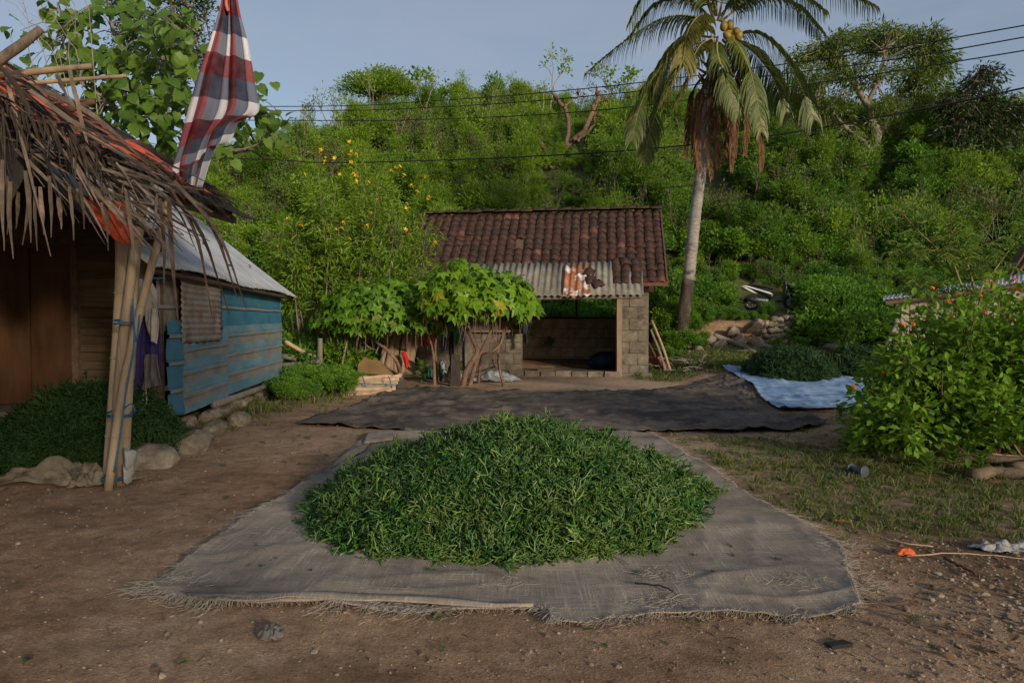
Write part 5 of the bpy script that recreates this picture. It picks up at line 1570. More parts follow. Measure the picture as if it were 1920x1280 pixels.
# ------------------------------------------------------------------ big leaved tree behind the awning, and the fine leaved one behind it
YT = 10.5
b = Vector((-5.9, YT, gz(-5.9, YT)))
t = thing('broad_leaved_tree', b, 'young tree with big round drooping leaves rising behind the thatched awning', 'tree')
tb, cb, tips = MB(), MB(), []
stems = [([None, (268, 320, 0), (262, 250, 0), (240, 180, 0), (180, 110, -.2), (120, 50, -.3), (108, 5, -.3)], .045, .012),
         ([None, (296, 320, .2), (292, 240, .2), (270, 150, .2), (220, 70, .2), (200, 0, .2), (190, -70, .2)], .045, .012),
         ([None, (316, 330, .3), (322, 240, .3), (330, 170, .2), (350, 100, .1), (372, 65, 0)], .06, .015),
         ([(262, 250, 0), (200, 190, -.4), (150, 150, -.6), (110, 60, -.6)], .03, .01),
         ([(292, 240, .2), (330, 215, 0), (370, 200, -.2), (420, 205, -.3), (500, 222, -.3)], .03, .01),
         ([(300, 300, .2), (380, 290, 0), (450, 280, -.2), (500, 265, -.3), (535, 232, -.3)], .03, .008)]
for path, r0, r1 in stems:
    P = spline([b if q is None else at(q[0], q[1], YT + q[2]) for q in path], 16)
    P[1:-1] += rng.normal(0, .015, P[1:-1].shape)
    tb.tube(P, [r0, r1], 7)
for (u, v, ru, rv, n_) in ((110, 15, 28, 30, 9), (135, 60, 36, 34, 16), (95, 85, 22, 22, 6), (175, 20, 24, 28, 12), (180, 95, 40, 34, 20), (150, 130, 40, 30, 16), (240, 130, 50, 34, 22), (290, 60, 36, 34, 18), (335, 65, 40, 36, 22), (300, 110, 50, 34, 22),
                           (370, 105, 24, 34, 10), (200, 170, 50, 34, 26), (280, 170, 56, 34, 28), (340, 165, 34, 34, 18), (230, 215, 60, 34, 26), (310, 215, 50, 34, 26), (190, 250, 50, 34, 20), (270, 260, 60, 34, 24), (330, 270, 30, 40, 14),
                           (240, 300, 50, 24, 16), (430, 195, 30, 22, 12), (480, 200, 22, 22, 11), (505, 225, 28, 18, 11), (525, 235, 18, 14, 6), (440, 240, 26, 14, 8), (410, 300, 12, 10, 3), (255, 5, 24, 24, 12), (45, 55, 10, 8, 4), (50, 125, 12, 8, 4), (105, 130, 24, 16, 6)):
    for k in range(n_):
        q = at(u + random.gauss(0, ru * .6), v + random.gauss(0, rv * .6), YT + random.gauss(0, .5) - .2)
        tips.append((np.array(q), norm([random.gauss(0, 1), random.gauss(0, .6) - .2, random.gauss(0, .3)])))
sp_pts = np.vstack([v.reshape(-1, 3) for v in tb.V])
for q, d in tips:
    if random.random() < .45:
        j = np.argmin(((sp_pts - q) ** 2).sum(1) + rng.random(len(sp_pts)) * .15)
        if np.linalg.norm(sp_pts[j] - q) < .9: tb.tube(spline([sp_pts[j], (sp_pts[j] + q) / 2 + [0, 0, .06], q], 5), [.011, .004], 4, False)
tb.build('trunk', bark_pale, t, True)
Pq = np.repeat(np.array([a for a, _ in tips]), 2, 0)
n_ = len(Pq)
dirs = norm(np.stack([rng.normal(0, .7, n_), rng.normal(-.3, .5, n_), rng.normal(-.75, .4, n_)], -1))
U = norm(np.stack([rng.normal(.1, .5, n_), rng.normal(-.7, .5, n_), np.full(n_, .75)], -1))
cb.leaves(T_HEART, Pq + rng.normal(0, .09, Pq.shape), dirs, U, rng.uniform(.12, .22, n_), 0, np.clip(rng.normal(.45, .25, n_), 0, 1))
cb.build('crown', lm_teak, t)
# bare dark limb sticking out right of the cloth
m = MB()
for path, r0, r1 in (([(330, 300), (395, 287), (430, 290), (455, 285), (478, 270), (470, 250)], .03, .012), ([(430, 290), (450, 278), (474, 284), (500, 296), (520, 280)], .018, .006), ([(455, 285), (450, 262), (440, 250)], .014, .005), ([(400, 287), (420, 275), (440, 272), (452, 262)], .013, .005), ([(478, 270), (500, 262), (510, 250)], .01, .004)):
    m.tube(spline([at(u, v, YT + .3) for u, v in path], 12) + rng.normal(0, .008, (12, 3)), [r0, r1], 5)
m.build('bare_branch', bark, t, True)

b = Vector((-9.4, 16.5, gz(-9.4, 16.5)))
t = thing('fine_leaved_tree', b, 'tall fine leaved tree half hidden behind the big round leaves', 'tree')
tb, cb, tips = MB(), MB(), []
lim = [([None, (300, 300, 0), (312, 160, 0), (320, 60, 0), (330, -60, 0)], .14, .04), ([(310, 180, 0), (350, 110, .3), (385, 40, .5)], .05, .02), ([(315, 120, 0), (270, 70, -.2), (235, 30, -.2)], .05, .02), ([(318, 90, 0), (350, 30, -.3), (372, -20, -.3)], .04, .015)]
pts = []
for path, r0, r1 in lim:
    P = spline([b if q is None else at(q[0], q[1], 16.5 + q[2]) for q in path], 14)
    tb.tube(P, [r0, r1], 7); pts += list(P[5:])
pts = np.array(pts)
for k in range(150):
    q = np.array(at(random.uniform(205, 395), random.uniform(-60, 150), 16.5 + random.gauss(0, .7)))
    j = np.argmin(((pts - q) ** 2).sum(1))
    P = spline([pts[j], (pts[j] + q) / 2 + [0, 0, .1], q], 5)
    tb.tube(P, [.02, .006], 4, False)
    tips += [(p, norm(q - pts[j])) for p in P[2:]]
tb.build('trunk', bark_pale, t, True)
crown(cb, tips, T_DIAM, 26, .3, .085, 0, 1.4, flat=.35)
cb.build('crown', lm_fine, t)
# thin dry twigs against the sky
t = thing('dry_shrub', (-5.4, 8.9, 0), 'thin dry leafless twigs sticking up behind the thatched awning', 'shrub')
m = MB()
for (u, v, u1, v1) in ((110, 130, 30, 10), (120, 140, 70, 20), (60, 120, 40, -10), (130, 120, 140, 10), (150, 130, 100, 30), (90, 130, 60, 60), (170, 60, 150, -20)):
    P = spline([(-5.6 + u * .002, 8.9, 2.4), at(u, v, 8.9), at((u + u1) / 2 + 6, (v + v1) / 2, 8.9), at(u1, v1, 8.9)], 12)
    m.tube(P, [.007, .003], 4, False)
    for k in range(6): m.tube([P[6 + k], P[6 + k] + rng.normal(0, .1, 3) + [0, 0, .08]], [.003, .0015], 3, False)
m.build('twigs', bark_pale, t)

# ------------------------------------------------------------------ yellow flowered shrub (left of the roof)
petal_y = flat_mat('petal_yellow', (.62, .36, .015), .6, vary=.2)
yb = Vector((-4.2, 16.3, gz(-4.2, 16.3)))
t = thing('flowering_shrub', yb, 'tall airy lime green shrub with yellow trumpet flowers left of the tiled roof', 'shrub')
tb, cb, tips = MB(), MB(), []
for k in range(46):
    u = random.uniform(480, 815)
    topv = np.interp(u, [470, 540, 610, 650, 720, 780, 820], [470, 400, 300, 290, 340, 380, 430]) + random.uniform(0, 110)
    q = np.array(at(u, topv, 16.3 + random.gauss(0, .6)))
    bb = np.array([-4.2 + (q[0] + 4.2) * .45 + random.gauss(0, .2), 16.3 + random.gauss(0, .35), 0.1])
    P = spline([bb, (bb + q) / 2 + [random.gauss(0, .12), 0, .2], q], 12)
    tb.tube(P, [.02, .006], 5, False)
    tips += [(p, norm(q - bb)) for p in P[5:]]
    for j in (5, 6, 7, 8, 9, 10):
        d = rdir(1, .6)[0]
        e = P[j] + d * random.uniform(.25, .55)
        tb.tube([P[j], (P[j] + e) / 2 + [0, 0, .04], e], [.007, .003], 4, False)
        tips += [(e, d), ((P[j] + e) / 2, d)]
tb.build('stems', bark_pale, t, True)
crown(cb, tips, T_SLIM, 16, .24, .17, 0, .7, .4)
cb.build('crown', lm_bell, t)
fm = MB()
for k in range(5):
    a = k * 1.2566
    d = np.array([[math.cos(a), math.sin(a), .75]])
    fm.leaves(T_OVAL, np.zeros((1, 3)), d, np.array([[-math.cos(a) * .3, -math.sin(a) * .3, 1]]), .05, 0, .5)
fm.tube([(0, 0, -.05), (0, 0, -.01), (0, 0, .012)], [.006, .012, .022], 6)
ymesh = fm.mesh('flower', petal_y)
spots = [(603, 275), (612, 298), (630, 296), (607, 304), (656, 284), (660, 302), (666, 290), (641, 326), (570, 322), (663, 330), (668, 340), (693, 346), (736, 318), (745, 310), (755, 326), (770, 345), (782, 356), (804, 372), (758, 390), (700, 400), (690, 420), (712, 412), (760, 432), (640, 430), (655, 440), (628, 432), (610, 430), (566, 425), (545, 408), (525, 460), (640, 415), (733, 418), (770, 440), (815, 455), (600, 480), (575, 500), (640, 495), (706, 378), (586, 388), (800, 325), (655, 268)]
for u, v in spots:
    c = np.array(at(u, v, 15.9 + random.uniform(-.4, .2)))
    for j in range(random.choice((1, 1, 2))):
        place('flower', ymesh, Matrix.Translation(Vector(c + rng.normal(0, .035, 3))) @ Euler((R(random.uniform(20, 85)), 0, random.uniform(-1.2, 1.2))).to_matrix().to_4x4() @ Matrix.Scale(random.uniform(.9, 1.5), 4), t)

# ------------------------------------------------------------------ two lobed leaf bushes trained like umbrellas in front of the house
def chaya(name, label, base_stems, dome, lm, Y, n_leaf, size, inner, hang_tw):
    bb = gp(*base_stems[0][0][0])
    t = thing(name, bb, label, 'bush', 'clipped bushes in front of the tiled house')
    tb = MB()
    ends = []
    for path, r0, r1 in base_stems:
        P = spline([gp(*path[0])] + [at(u, v, Y + random.uniform(-.1, .1)) for u, v in path[1:]], 12)
        P[0][2] -= .05
        tb.tube(P, [r0, r1], 7, False)
        ends.append(P[-1]); ends.append(P[8])
    ends = np.array(ends)
    cx, cz, rx, ry, rz = dome
    for k in range(inner):
        a, rr_ = random.random() * 6.28, math.sqrt(random.random())
        q = np.array([cx + math.cos(a) * rr_ * rx * .95, Y + math.sin(a) * rr_ * ry * .95, cz + rz * math.sqrt(max(0, 1 - rr_ ** 2)) * random.uniform(.5, .95)])
        e = ends[np.argmin(((ends - q) ** 2).sum(1) + rng.random(len(ends)) * .5)]
        P = spline([e, (e * .45 + q * .55) + np.array([random.gauss(0, .05), random.gauss(0, .05), -.12]), q], 8)
        tb.tube(P, [.018, .007], 4, False)
    for k in range(hang_tw):
        a = random.random() * 6.28
        q = np.array([cx + math.cos(a) * rx * random.uniform(.3, .95), Y + math.sin(a) * ry * random.uniform(.3, .95), cz + random.uniform(-.05, .25)])
        tb.tube(spline([q + [0, 0, .25], q, q + rng.normal(0, .05, 3) + [0, 0, -random.uniform(.15, .45)]], 6), [.010, .005], 4, False)
    tb.build('stems', bark_red, t, True)
    cb = MB()
    a = rng.uniform(0, 6.28, n_leaf)
    s = np.sqrt(rng.random(n_leaf)) 
    ph = s * 1.45
    dep = rng.uniform(.66, 1.08, n_leaf)
    x, y = cx + np.cos(a) * np.sin(ph) * rx * dep, Y + np.sin(a) * np.sin(ph) * ry * dep
    lump = 1 + .5 * (fbm(x * 1.8, y * 1.8, 31) - .5)
    z = cz + np.cos(ph) ** .7 * rz * dep * lump
    out_ = np.stack([np.cos(a) * np.sin(ph), np.sin(a) * np.sin(ph), np.cos(ph) * .9], -1)
    D = norm(out_ * .5 + np.array([0, 0, -.95]) + rng.normal(0, .4, (n_leaf, 3)))
    U = norm(out_ + np.array([0, -.15, .55]) + rng.normal(0, .35, (n_leaf, 3)))
    var = np.clip(rng.normal(.5, .2, n_leaf), 0, .82)
    low = (ph > 1.1) & (rng.random(n_leaf) < .12)
    var = np.where(low, 1.0, var)
    cb.leaves(T_LOBE, np.stack([x, y, z], -1), D, U, size * rng.uniform(.55, 1.1, n_leaf), 0, var)
    cb.build('crown', lm, t)
    return t
YC = 14.7
c = at(893, 575, YC); 
chaya('clipped_bush', 'bright yellow green umbrella shaped bush with lobed leaves and twisted trunk', [([(868, 722), (876, 690), (895, 662), (888, 640), (872, 610), (858, 590)], .07, .03), ([(880, 722), (895, 672), (905, 655), (918, 625), (930, 600), (945, 570)], .05, .025), ([(897, 718), (903, 668), (925, 658), (940, 640), (948, 600)], .03, .02), ([(946, 724), (938, 700), (934, 668), (938, 640), (960, 600), (975, 580)], .035, .02), ([(930, 690), (924, 676), (928, 660)], .02, .015)],
      (c.x, c.z - .42, 1.34, 1.15, 1.28), lm_chaya, YC, 1350, .25, 46, 40)
c = at(690, 600, YC + .6)
chaya('clipped_bush', 'darker green lobed leaf bush with many thin stems left of the bright one', [([(752, 712), (745, 680), (725, 655), (705, 640), (690, 610)], .05, .025), ([(815, 722), (812, 660), (800, 620), (795, 580)], .04, .022), ([(822, 716), (816, 650), (826, 610), (840, 570)], .03, .02), ([(757, 700), (762, 640), (762, 590), (760, 560)], .035, .02), ([(640, 705), (646, 650), (650, 610), (640, 580)], .03, .018), ([(665, 700), (668, 660), (672, 620), (690, 580)], .025, .015),
      ([(735, 660), (700, 655), (680, 640), (668, 628)], .025, .012), ([(625, 690), (622, 650), (616, 610), (622, 580)], .018, .012)],
      (c.x + .45, c.z - .42, 1.65, .95, 1.2), lm_chaya_dk, YC + .6, 1500, .205, 60, 40)

# ------------------------------------------------------------------ lantana bush on the right
YL = 7.4
t = thing('lantana_bush', (5.3, YL, gz(5.3, YL)), 'big bright green bush with small orange and pink flower heads at the right edge', 'bush')
tb, cb, tips = MB(), MB(), []
c0 = np.array([5.55, YL, .0])
prof_u = [1590, 1620, 1650, 1700, 1760, 1820, 1880, 1960, 2100]
prof_v = [770, 705, 650, 610, 575, 560, 548, 535, 540]
for k in range(300):
    u = random.uniform(1605, 2080)
    vt = np.interp(u, prof_u, prof_v) + random.gauss(8, 26)
    v = vt + (845 - vt) * random.random() ** 1.15 * .93
    Y = YL + random.gauss(-.1, .55) - .75 * (v - vt) / 300
    q = np.array(at(u, v, Y))
    q[2] = max(q[2], .12)
    bb = np.array([c0[0] + (q[0] - c0[0]) * .5, YL + random.gauss(0, .4), .02])
    P = spline([bb, (bb + q) / 2 + [random.gauss(0, .06), random.gauss(0, .06), .14], q], 9)
    tb.tube(P, [.011, .004], 4, False)
    d = norm(q - bb)
    tips += [(P[-1], d), (P[-2], d), (P[-3], d), (P[-4], d)]
tb.build('stems', bark_red, t, True)
crown(cb, tips, T_OVAL, 16, .2, .088, 0, 1.0, .1, .8)
cb.build('crown', lm_lant, t)
lan_o, lan_p = flat_mat('lantana_orange', (.7, .13, .02), .6, vary=.25), flat_mat('lantana_pink', (.6, .09, .13), .6, vary=.25)
def lant_mesh(k):
    m = MB()
    n_ = 16
    i_ = np.arange(n_) + .5
    zz = 1 - i_ / n_ * 1.1; aa = i_ * 2.39996
    d = np.stack([np.sqrt(np.clip(1 - zz ** 2, 0, 1)) * np.cos(aa), np.sqrt(np.clip(1 - zz ** 2, 0, 1)) * np.sin(aa), zz * .7], -1)
    for j in range(n_):
        x_ = norm(np.cross(d[j], [.3, .2, 1.])); y_ = np.cross(d[j], x_)
        c_ = d[j] * .024
        V = [c_ + .010 * (math.cos(b_) * x_ + math.sin(b_) * y_) for b_ in (0, 1.57, 3.14, 4.71)] + [c_ - d[j] * .018]
        m.add(V, [(0, 1, 2, 3), (0, 4, 1), (1, 4, 2), (2, 4, 3), (3, 4, 0)], (1 if (k and j > 8) else 0))
    return m.mesh('flower_head', [lan_o, lan_p])
LM = [lant_mesh(0), lant_mesh(1)]
for u, v in ((1712, 608), (1692, 608), (1784, 595), (1842, 578), (1846, 586), (1866, 575), (1862, 530), (1850, 526), (1902, 525), (1908, 542), (1838, 554), (1748, 540), (1806, 652), (1656, 698), (1600, 725), (1888, 598), (1778, 566), (1880, 620)):
    q = at(u, v, YL - .75 + random.uniform(-.25, .1))
    place('flower_head', LM[1 if random.random() < .22 else 0], Matrix.Translation(q) @ Euler((R(random.uniform(10, 60)), 0, random.uniform(-.8, .8))).to_matrix().to_4x4() @ Matrix.Scale(random.uniform(.65, 1.0), 4), t)

# feather leaved sapling leaning out above the lantana
def compound(cb, p, d, L, lm_i=0, size=.1, pairs=7):
    d = norm(np.array(d))
    P = spline([p, np.array(p) + d * L * .55 + [0, 0, .05], np.array(p) + d * L + [0, 0, -.12 * L]], pairs + 2)
    T = norm(np.gradient(P, axis=0))
    cb.tube(P, [.005, .002], 3, False, 1)
    PP, DD = [], []
    for k in range(1, pairs + 2):
        S = norm(np.cross(T[k], [0, 0, 1.]))
        for sg in (-1, 1):
            PP.append(P[k]); DD.append(norm(sg * S + T[k] * .45 + [0, 0, -.55] + rng.normal(0, .12, 3)))
    PP.append(P[-1]); DD.append(T[-1])
    n_ = len(PP)
    cb.leaves(T_SLIM if size < .13 else T_OVAL, np.array(PP), np.array(DD), np.tile([0, -.2, 1.], (n_, 1)) + rng.normal(0, .2, (n_, 3)), size * rng.uniform(.8, 1.15, n_), 0)
t = thing('feather_leaved_sapling', (6.3, 8.9, gz(6.3, 8.9)), 'slender sapling with feather shaped leaves leaning left above the small grey roof', 'sapling')
tb, cb = MB(), MB()
yel = rough_mat('green_bark', [(0, (.14, .11, .03)), (1, (.28, .22, .08))], 8, .7, .1)
for path in ([(1850, 640), (1800, 525), (1760, 470), (1712, 424), (1690, 395)], [(1832, 560), (1812, 490), (1790, 450), (1774, 410)], [(1772, 490), (1730, 488), (1700, 485)], [(1850, 640), (1835, 570), (1870, 500), (1915, 440)], [(1850, 620), (1800, 560), (1745, 545), (1710, 560)]):
    P = spline([(6.3, 8.9, .1) if path[0] == (1850, 640) else at(*path[0], 8.9)] + [at(u, v, 8.9 + .15 * k) for k, (u, v) in enumerate(path[1:])], 14)
    tb.tube(P, [.016, .006], 5)
    for k in range(4 if path[0] == (1850, 640) else 3, 14):
        for j in range(2):
            compound(cb, P[k], norm(np.array([random.gauss(0, 1), random.gauss(0, .6) - .2, random.uniform(-.1, .8)])), random.uniform(.28, .5), size=.12)
tb.build('stems', yel, t, True)
cb.build('crown', [lm_young, yel], t)

# small broad leaved seedlings on the right
SEED = []
def seedling(u, v, h, lab, grp='young plants by the lantana bush'):
    p = gp(u, v)
    t = thing('seedling', p, lab, 'plant', grp)
    sb, cb = MB(), MB()
    sb.tube([p - Vector((0, 0, .02)), p + Vector((random.gauss(0, .02), 0, h * .55)), p + Vector((random.gauss(0, .03), 0, h * .8))], [.006, .003], 4)
    n_ = 16
    zz = np.linspace(.25, .85, n_) * h
    a = np.arange(n_) * 2.4 + random.random() * 6
    P = np.array(p)[None] + np.stack([np.zeros(n_), np.zeros(n_), zz], -1)
    D = norm(np.stack([np.cos(a), np.sin(a), np.linspace(.15, 1.1, n_)], -1))
    cb.leaves(T_OVAL, P, D, np.tile([0, 0, 1.], (n_, 1)) + D * -.2, h * np.linspace(.62, .5, n_), 0)
    sb.build('stem', yel, t); cb.build('leaves', lm_young, t)
for u, v, h, lab in ((1602, 870, .2, 'small bright seedling just behind the blue grey spool'), (1740, 905, .26, 'bright seedling in front of the long log, left of the pair'), (1785, 885, .28, 'bright seedling in front of the long log, right of the pair'),
                     (1615, 815, .32, 'tall seedling between the dark sheet and the lantana bush'), (1650, 830, .28, 'seedling at the foot of the lantana bush beside the tall one'), (1700, 850, .22, 'little seedling at the left end of the long log'),
                     (1750, 845, .3, 'leafy seedling behind the middle of the long log'), (1810, 835, .34, 'leafy seedling behind the right half of the long log'), (1870, 845, .28, 'seedling behind the log near the right edge'), (1838, 890, .2, 'low seedling between the long log and the front log'),
                     (1575, 790, .22, 'little plant at the right corner of the dark sheet')):
    seedling(u, v, h, lab)
for u, v, h, lab in ((322, 852, .16, 'little green weed on the stones at the near end of the blue wall'), (790, 716, .5, 'leafy weed beside the rubbish in front of the house'), (860, 712, .4, 'weed between the two bush trunks'), (720, 705, .45, 'leafy weed behind the pole bundle')):
    seedling(u, v, h, lab, 'weeds by the walls')

# ------------------------------------------------------------------ checked cloth hung as a flag
def check_mat():
    m, n, l, b, out = _nt('checked_cloth')
    uv = n.new('ShaderNodeUVMap'); uv.uv_map = 'UVMap'
    sx = n.new('ShaderNodeSeparateXYZ'); l.new(uv.outputs[0], sx.inputs[0])
    cols = []
    for k, N_ in ((0, 7.0), (1, 13.0)):
        mu = n.new('ShaderNodeMath'); mu.operation = 'MULTIPLY'; mu.inputs[1].default_value = N_ / 3
        l.new(sx.outputs[k], mu.inputs[0])
        fr_ = n.new('ShaderNodeMath'); fr_.operation = 'FRACT'; l.new(mu.outputs[0], fr_.inputs[0])
        r = _ramp(n, [(0, (.82, .82, .85)), (.333, (.33, .085, .10)), (.667, (.19, .22, .30))], 'CONSTANT')
        l.new(fr_.outputs[0], r.inputs['Fac'])
        cols.append(r.outputs['Color'])
    c = _mix(n, l, 1.0, cols[0], cols[1], 'MULTIPLY')
    tn = n.new('ShaderNodeTexNoise'); tn.inputs['Scale'].default_value = 9; l.new(n.new('ShaderNodeNewGeometry').outputs['Position'], tn.inputs['Vector'])
    c = _mix(n, l, _mr(n, l, tn.outputs['Fac'], .3, .8, 0, .2), c, (.3, .27, .26))
    l.new(c, b.inputs['Base Color']); b.inputs['Roughness'].default_value = .9; b.inputs['Specular IOR Level'].default_value = .1
    tr = n.new('ShaderNodeBsdfTranslucent'); l.new(c, tr.inputs['Color'])
    mx = n.new('ShaderNodeMixShader'); mx.inputs[0].default_value = .2
    l.new(b.outputs[0], mx.inputs[1]); l.new(tr.outputs[0], mx.inputs[2]); l.new(mx.outputs[0], out.inputs['Surface'])
    return m
def drape(name, left, right, Y, mat, parent=None, nu=40, nv=50, amp=.03, nf=4, seed=0, th=.004, uv=False, amp0=.4):
    """hanging cloth between two pixel outlines, with folds that run down it"""
    Lp = spline([at(u, v, Y) for u, v in left], nv); Rp = spline([at(u, v, Y) for u, v in right], nv)
    s, t = np.linspace(0, 1, nu)[None, :], np.linspace(0, 1, nv)[:, None]
    G = Lp[:, None] * (1 - s[..., None]) + Rp[:, None] * s[..., None]
    w = np.sin(s * nf * 6.283 + 1.2 * np.sin(t * 3 + seed) + seed) + .5 * np.sin(s * nf * 2.3 * 6.283 + seed * 2 + t * 2)
    sh = np.cos(s * nf * 6.283 + 1.2 * np.sin(t * 3 + seed) + seed)
    A = amp * (amp0 + (1 - amp0) * np.sin(np.clip(t * 1.4, 0, 1) * 1.57))
    G[..., 1] += A * w + .02 * (fbm(s * 5 + 0 * t, t * 5 + 0 * s, seed) - .5)
    G[..., 0] += .35 * A * sh * np.minimum(s, 1 - s) * 2
    m = MB(); m.solid(G, th)
    o = m.build(name, mat, parent, True)
    if uv:
        me = o.data
        L = me.uv_layers.new(name='UVMap')
        n_ = nu * nv
        ss, tt = np.broadcast_to(s, (nv, nu)).ravel(), np.broadcast_to(t, (nv, nu)).ravel()
        vi = np.empty(len(me.loops), np.int32); me.loops.foreach_get('vertex_index', vi)
        vi %= n_
        L.data.foreach_set('uv', np.stack([ss[vi], tt[vi]], -1).ravel().astype(np.float32))
    return o
YF = 6.4
fl = drape('checked_cloth', [(419, -40), (412, 10), (394, 68), (371, 130), (349, 205), (329, 285), (319, 325), (330, 350), (345, 372)], [(440, -40), (448, 20), (463, 80), (475, 150), (482, 206), (445, 226), (428, 262), (402, 272), (376, 350)], YF, check_mat(), nu=90, nv=110, amp=.036, nf=2.1, seed=1, uv=True, amp0=.55)
tag(fl, 'red white and navy checked cloth hanging from a pole above the shed', 'cloth')
pt = thing('flag_pole', (-3.0, 6.55, 0), 'thin pole holding up the checked cloth', 'pole')
m = MB(); m.tube(spline([at(322, 372, 6.5), at(352, 300, 6.5), at(392, 160, 6.5), at(428, -30, 6.5), at(436, -110, 6.5)], 14), [.022, .014], 7); m.build('shaft', bamboo, pt, True)
m = MB(); m.tube(spline([at(427, -30, 6.38), at(424, 5, 6.36), at(428, 22, 6.36)], 8), .016, 6); m.build('knot', flat_mat('red_white_tie', (.45, .12, .1)), pt, True)

# clothes on the pole beside the awning post
white_c = rough_mat('grey_white_cloth', [(0, (.24, .22, .19)), (1, (.4, .37, .33))], 6, .9, .3, 30, .01, vary=0)
navy_c = rough_mat('navy_cloth', [(0, (.02, .016, .075)), (1, (.04, .032, .13))], 6, .9, .2, vary=0)
grey_c = rough_mat('grey_cloth', [(0, (.07, .065, .062)), (1, (.13, .125, .12))], 9, .95, .3, 60, .006, vary=0)
black_c = rough_mat('black_cloth', [(0, (.012, .012, .013)), (1, (.03, .03, .032))], 9, .95, .3, vary=0)
red_c = rough_mat('red_cloth', [(0, (.34, .008, .012)), (1, (.5, .02, .02))], 6, .85, .2, vary=0)
green_c = rough_mat('green_cloth', [(0, (.01, .13, .075)), (1, (.02, .2, .12))], 6, .85, .2, vary=0)
YK = 6.9
tag(drape('hung_jacket', [(258, 545), (254, 640), (249, 740)], [(298, 548), (300, 640), (304, 722)], YK + .06, navy_c, amp=.03, nf=2.2, seed=3), 'dark blue jacket hanging under the pale shirt by the awning post', 'jacket', 'clothes hung by the awning')
tag(drape('hung_shirt', [(252, 520), (247, 560), (248, 596)], [(284, 530), (297, 560), (298, 588)], YK - .03, white_c, amp=.025, nf=1.6, seed=5), 'off white shirt hung up beside the awning post', 'shirt', 'clothes hung by the awning')
tag(drape('hung_sleeve', [(274, 585), (272, 610), (280, 632)], [(294, 575), (297, 610), (292, 645)], YK - .08, white_c, amp=.02, nf=1.2, seed=6), 'off white cloth dangling below the pale shirt', 'cloth', 'clothes hung by the awning')
tag(drape('hung_shorts', [(270, 664), (268, 695), (266, 730)], [(295, 664), (300, 695), (302, 722)], YK - .02, grey_c, amp=.025, nf=2.5, seed=7), 'grey shorts hanging by their cord below the blue jacket', 'shorts', 'clothes hung by the awning')
m = MB(); m.tube(spline([at(270, 730, YK - .05), at(268, 752, YK - .05), at(272, 760, YK - .05), at(275, 750, YK - .05), at(273, 728, YK - .05)], 12), .006, 5); tag(m.build('drawcord', white_c, smooth=True), 'white drawcord loop dangling from the grey shorts', 'cord')
m = MB(); m.tube([at(240, 520, YK), at(310, 522, YK)], .008, 5); tag(m.build('clothes_line', rope_m), 'short line the clothes hang from beside the awning post', 'line')
# clothes in front of the house wall
YW = 16.9
for l_, r_, mt, nm, lab, ct in (([(786, 600), (786, 640)], [(802, 600), (804, 638)], bark, 'hung_cloth', 'brown cloth hanging on the line in the house porch', 'cloth'), ([(786, 632), (788, 648)], [(806, 630), (806, 647)], red_c, 'hung_cloth', 'short red cloth hanging below the brown one in the porch', 'cloth'), ([(803, 622), (803, 647)], [(810, 618), (812, 645)], red_c, 'hung_cloth', 'narrow red garment on the porch line', 'garment'),
                                ([(828, 612), (828, 660)], [(836, 614), (838, 657)], navy_c, 'hung_cloth', 'dark blue garment on the porch line', 'garment'), ([(842, 620), (841, 665)], [(850, 620), (851, 664)], black_c, 'hung_cloth', 'black trousers on the porch line', 'trousers'), ([(853, 624), (853, 645)], [(860, 622), (861, 642)], green_c, 'hung_cloth', 'green cloth on the porch line', 'cloth'),
                                ([(856, 612), (862, 640)], [(868, 612), (868, 652)], white_c, 'hung_cloth', 'pale cloth at the right end of the porch line', 'cloth'), ([(975, 592), (974, 626)], [(996, 592), (994, 624)], black_c, 'hung_cloth', 'black cloth hanging at the left side of the house opening', 'cloth'), ([(985, 620), (985, 646)], [(992, 620), (992, 644)], black_c, 'hung_cloth', 'narrow black cloth below the wide black one in the opening', 'cloth')):
    tag(drape(nm, l_, r_, YW + (.3 if l_[0][0] > 900 else -.3), mt, nu=14, nv=16, amp=.03, nf=1.5, seed=len(lab)), lab, ct, 'clothes hung at the tiled house')
a_, b__ = at(775, 598, YW - .3), at(1003, 590, YW + .2)
m = MB(); m.tube(spline([a_, (a_ + b__) / 2 - Vector((0, 0, .04)), b__], 10), .006, 5); tag(m.build('clothes_line', black_c), 'line strung along the porch of the tiled house', 'line')
tag(drape('hung_cloth', [(612, 600), (614, 640), (618, 672)], [(624, 602), (626, 640), (628, 668)], 15.6, black_c, nu=12, nv=14, amp=.03, nf=1.3, seed=2), 'black cloth hanging on the thin stems left of the leaning pole', 'cloth', 'clothes hung at the tiled house')
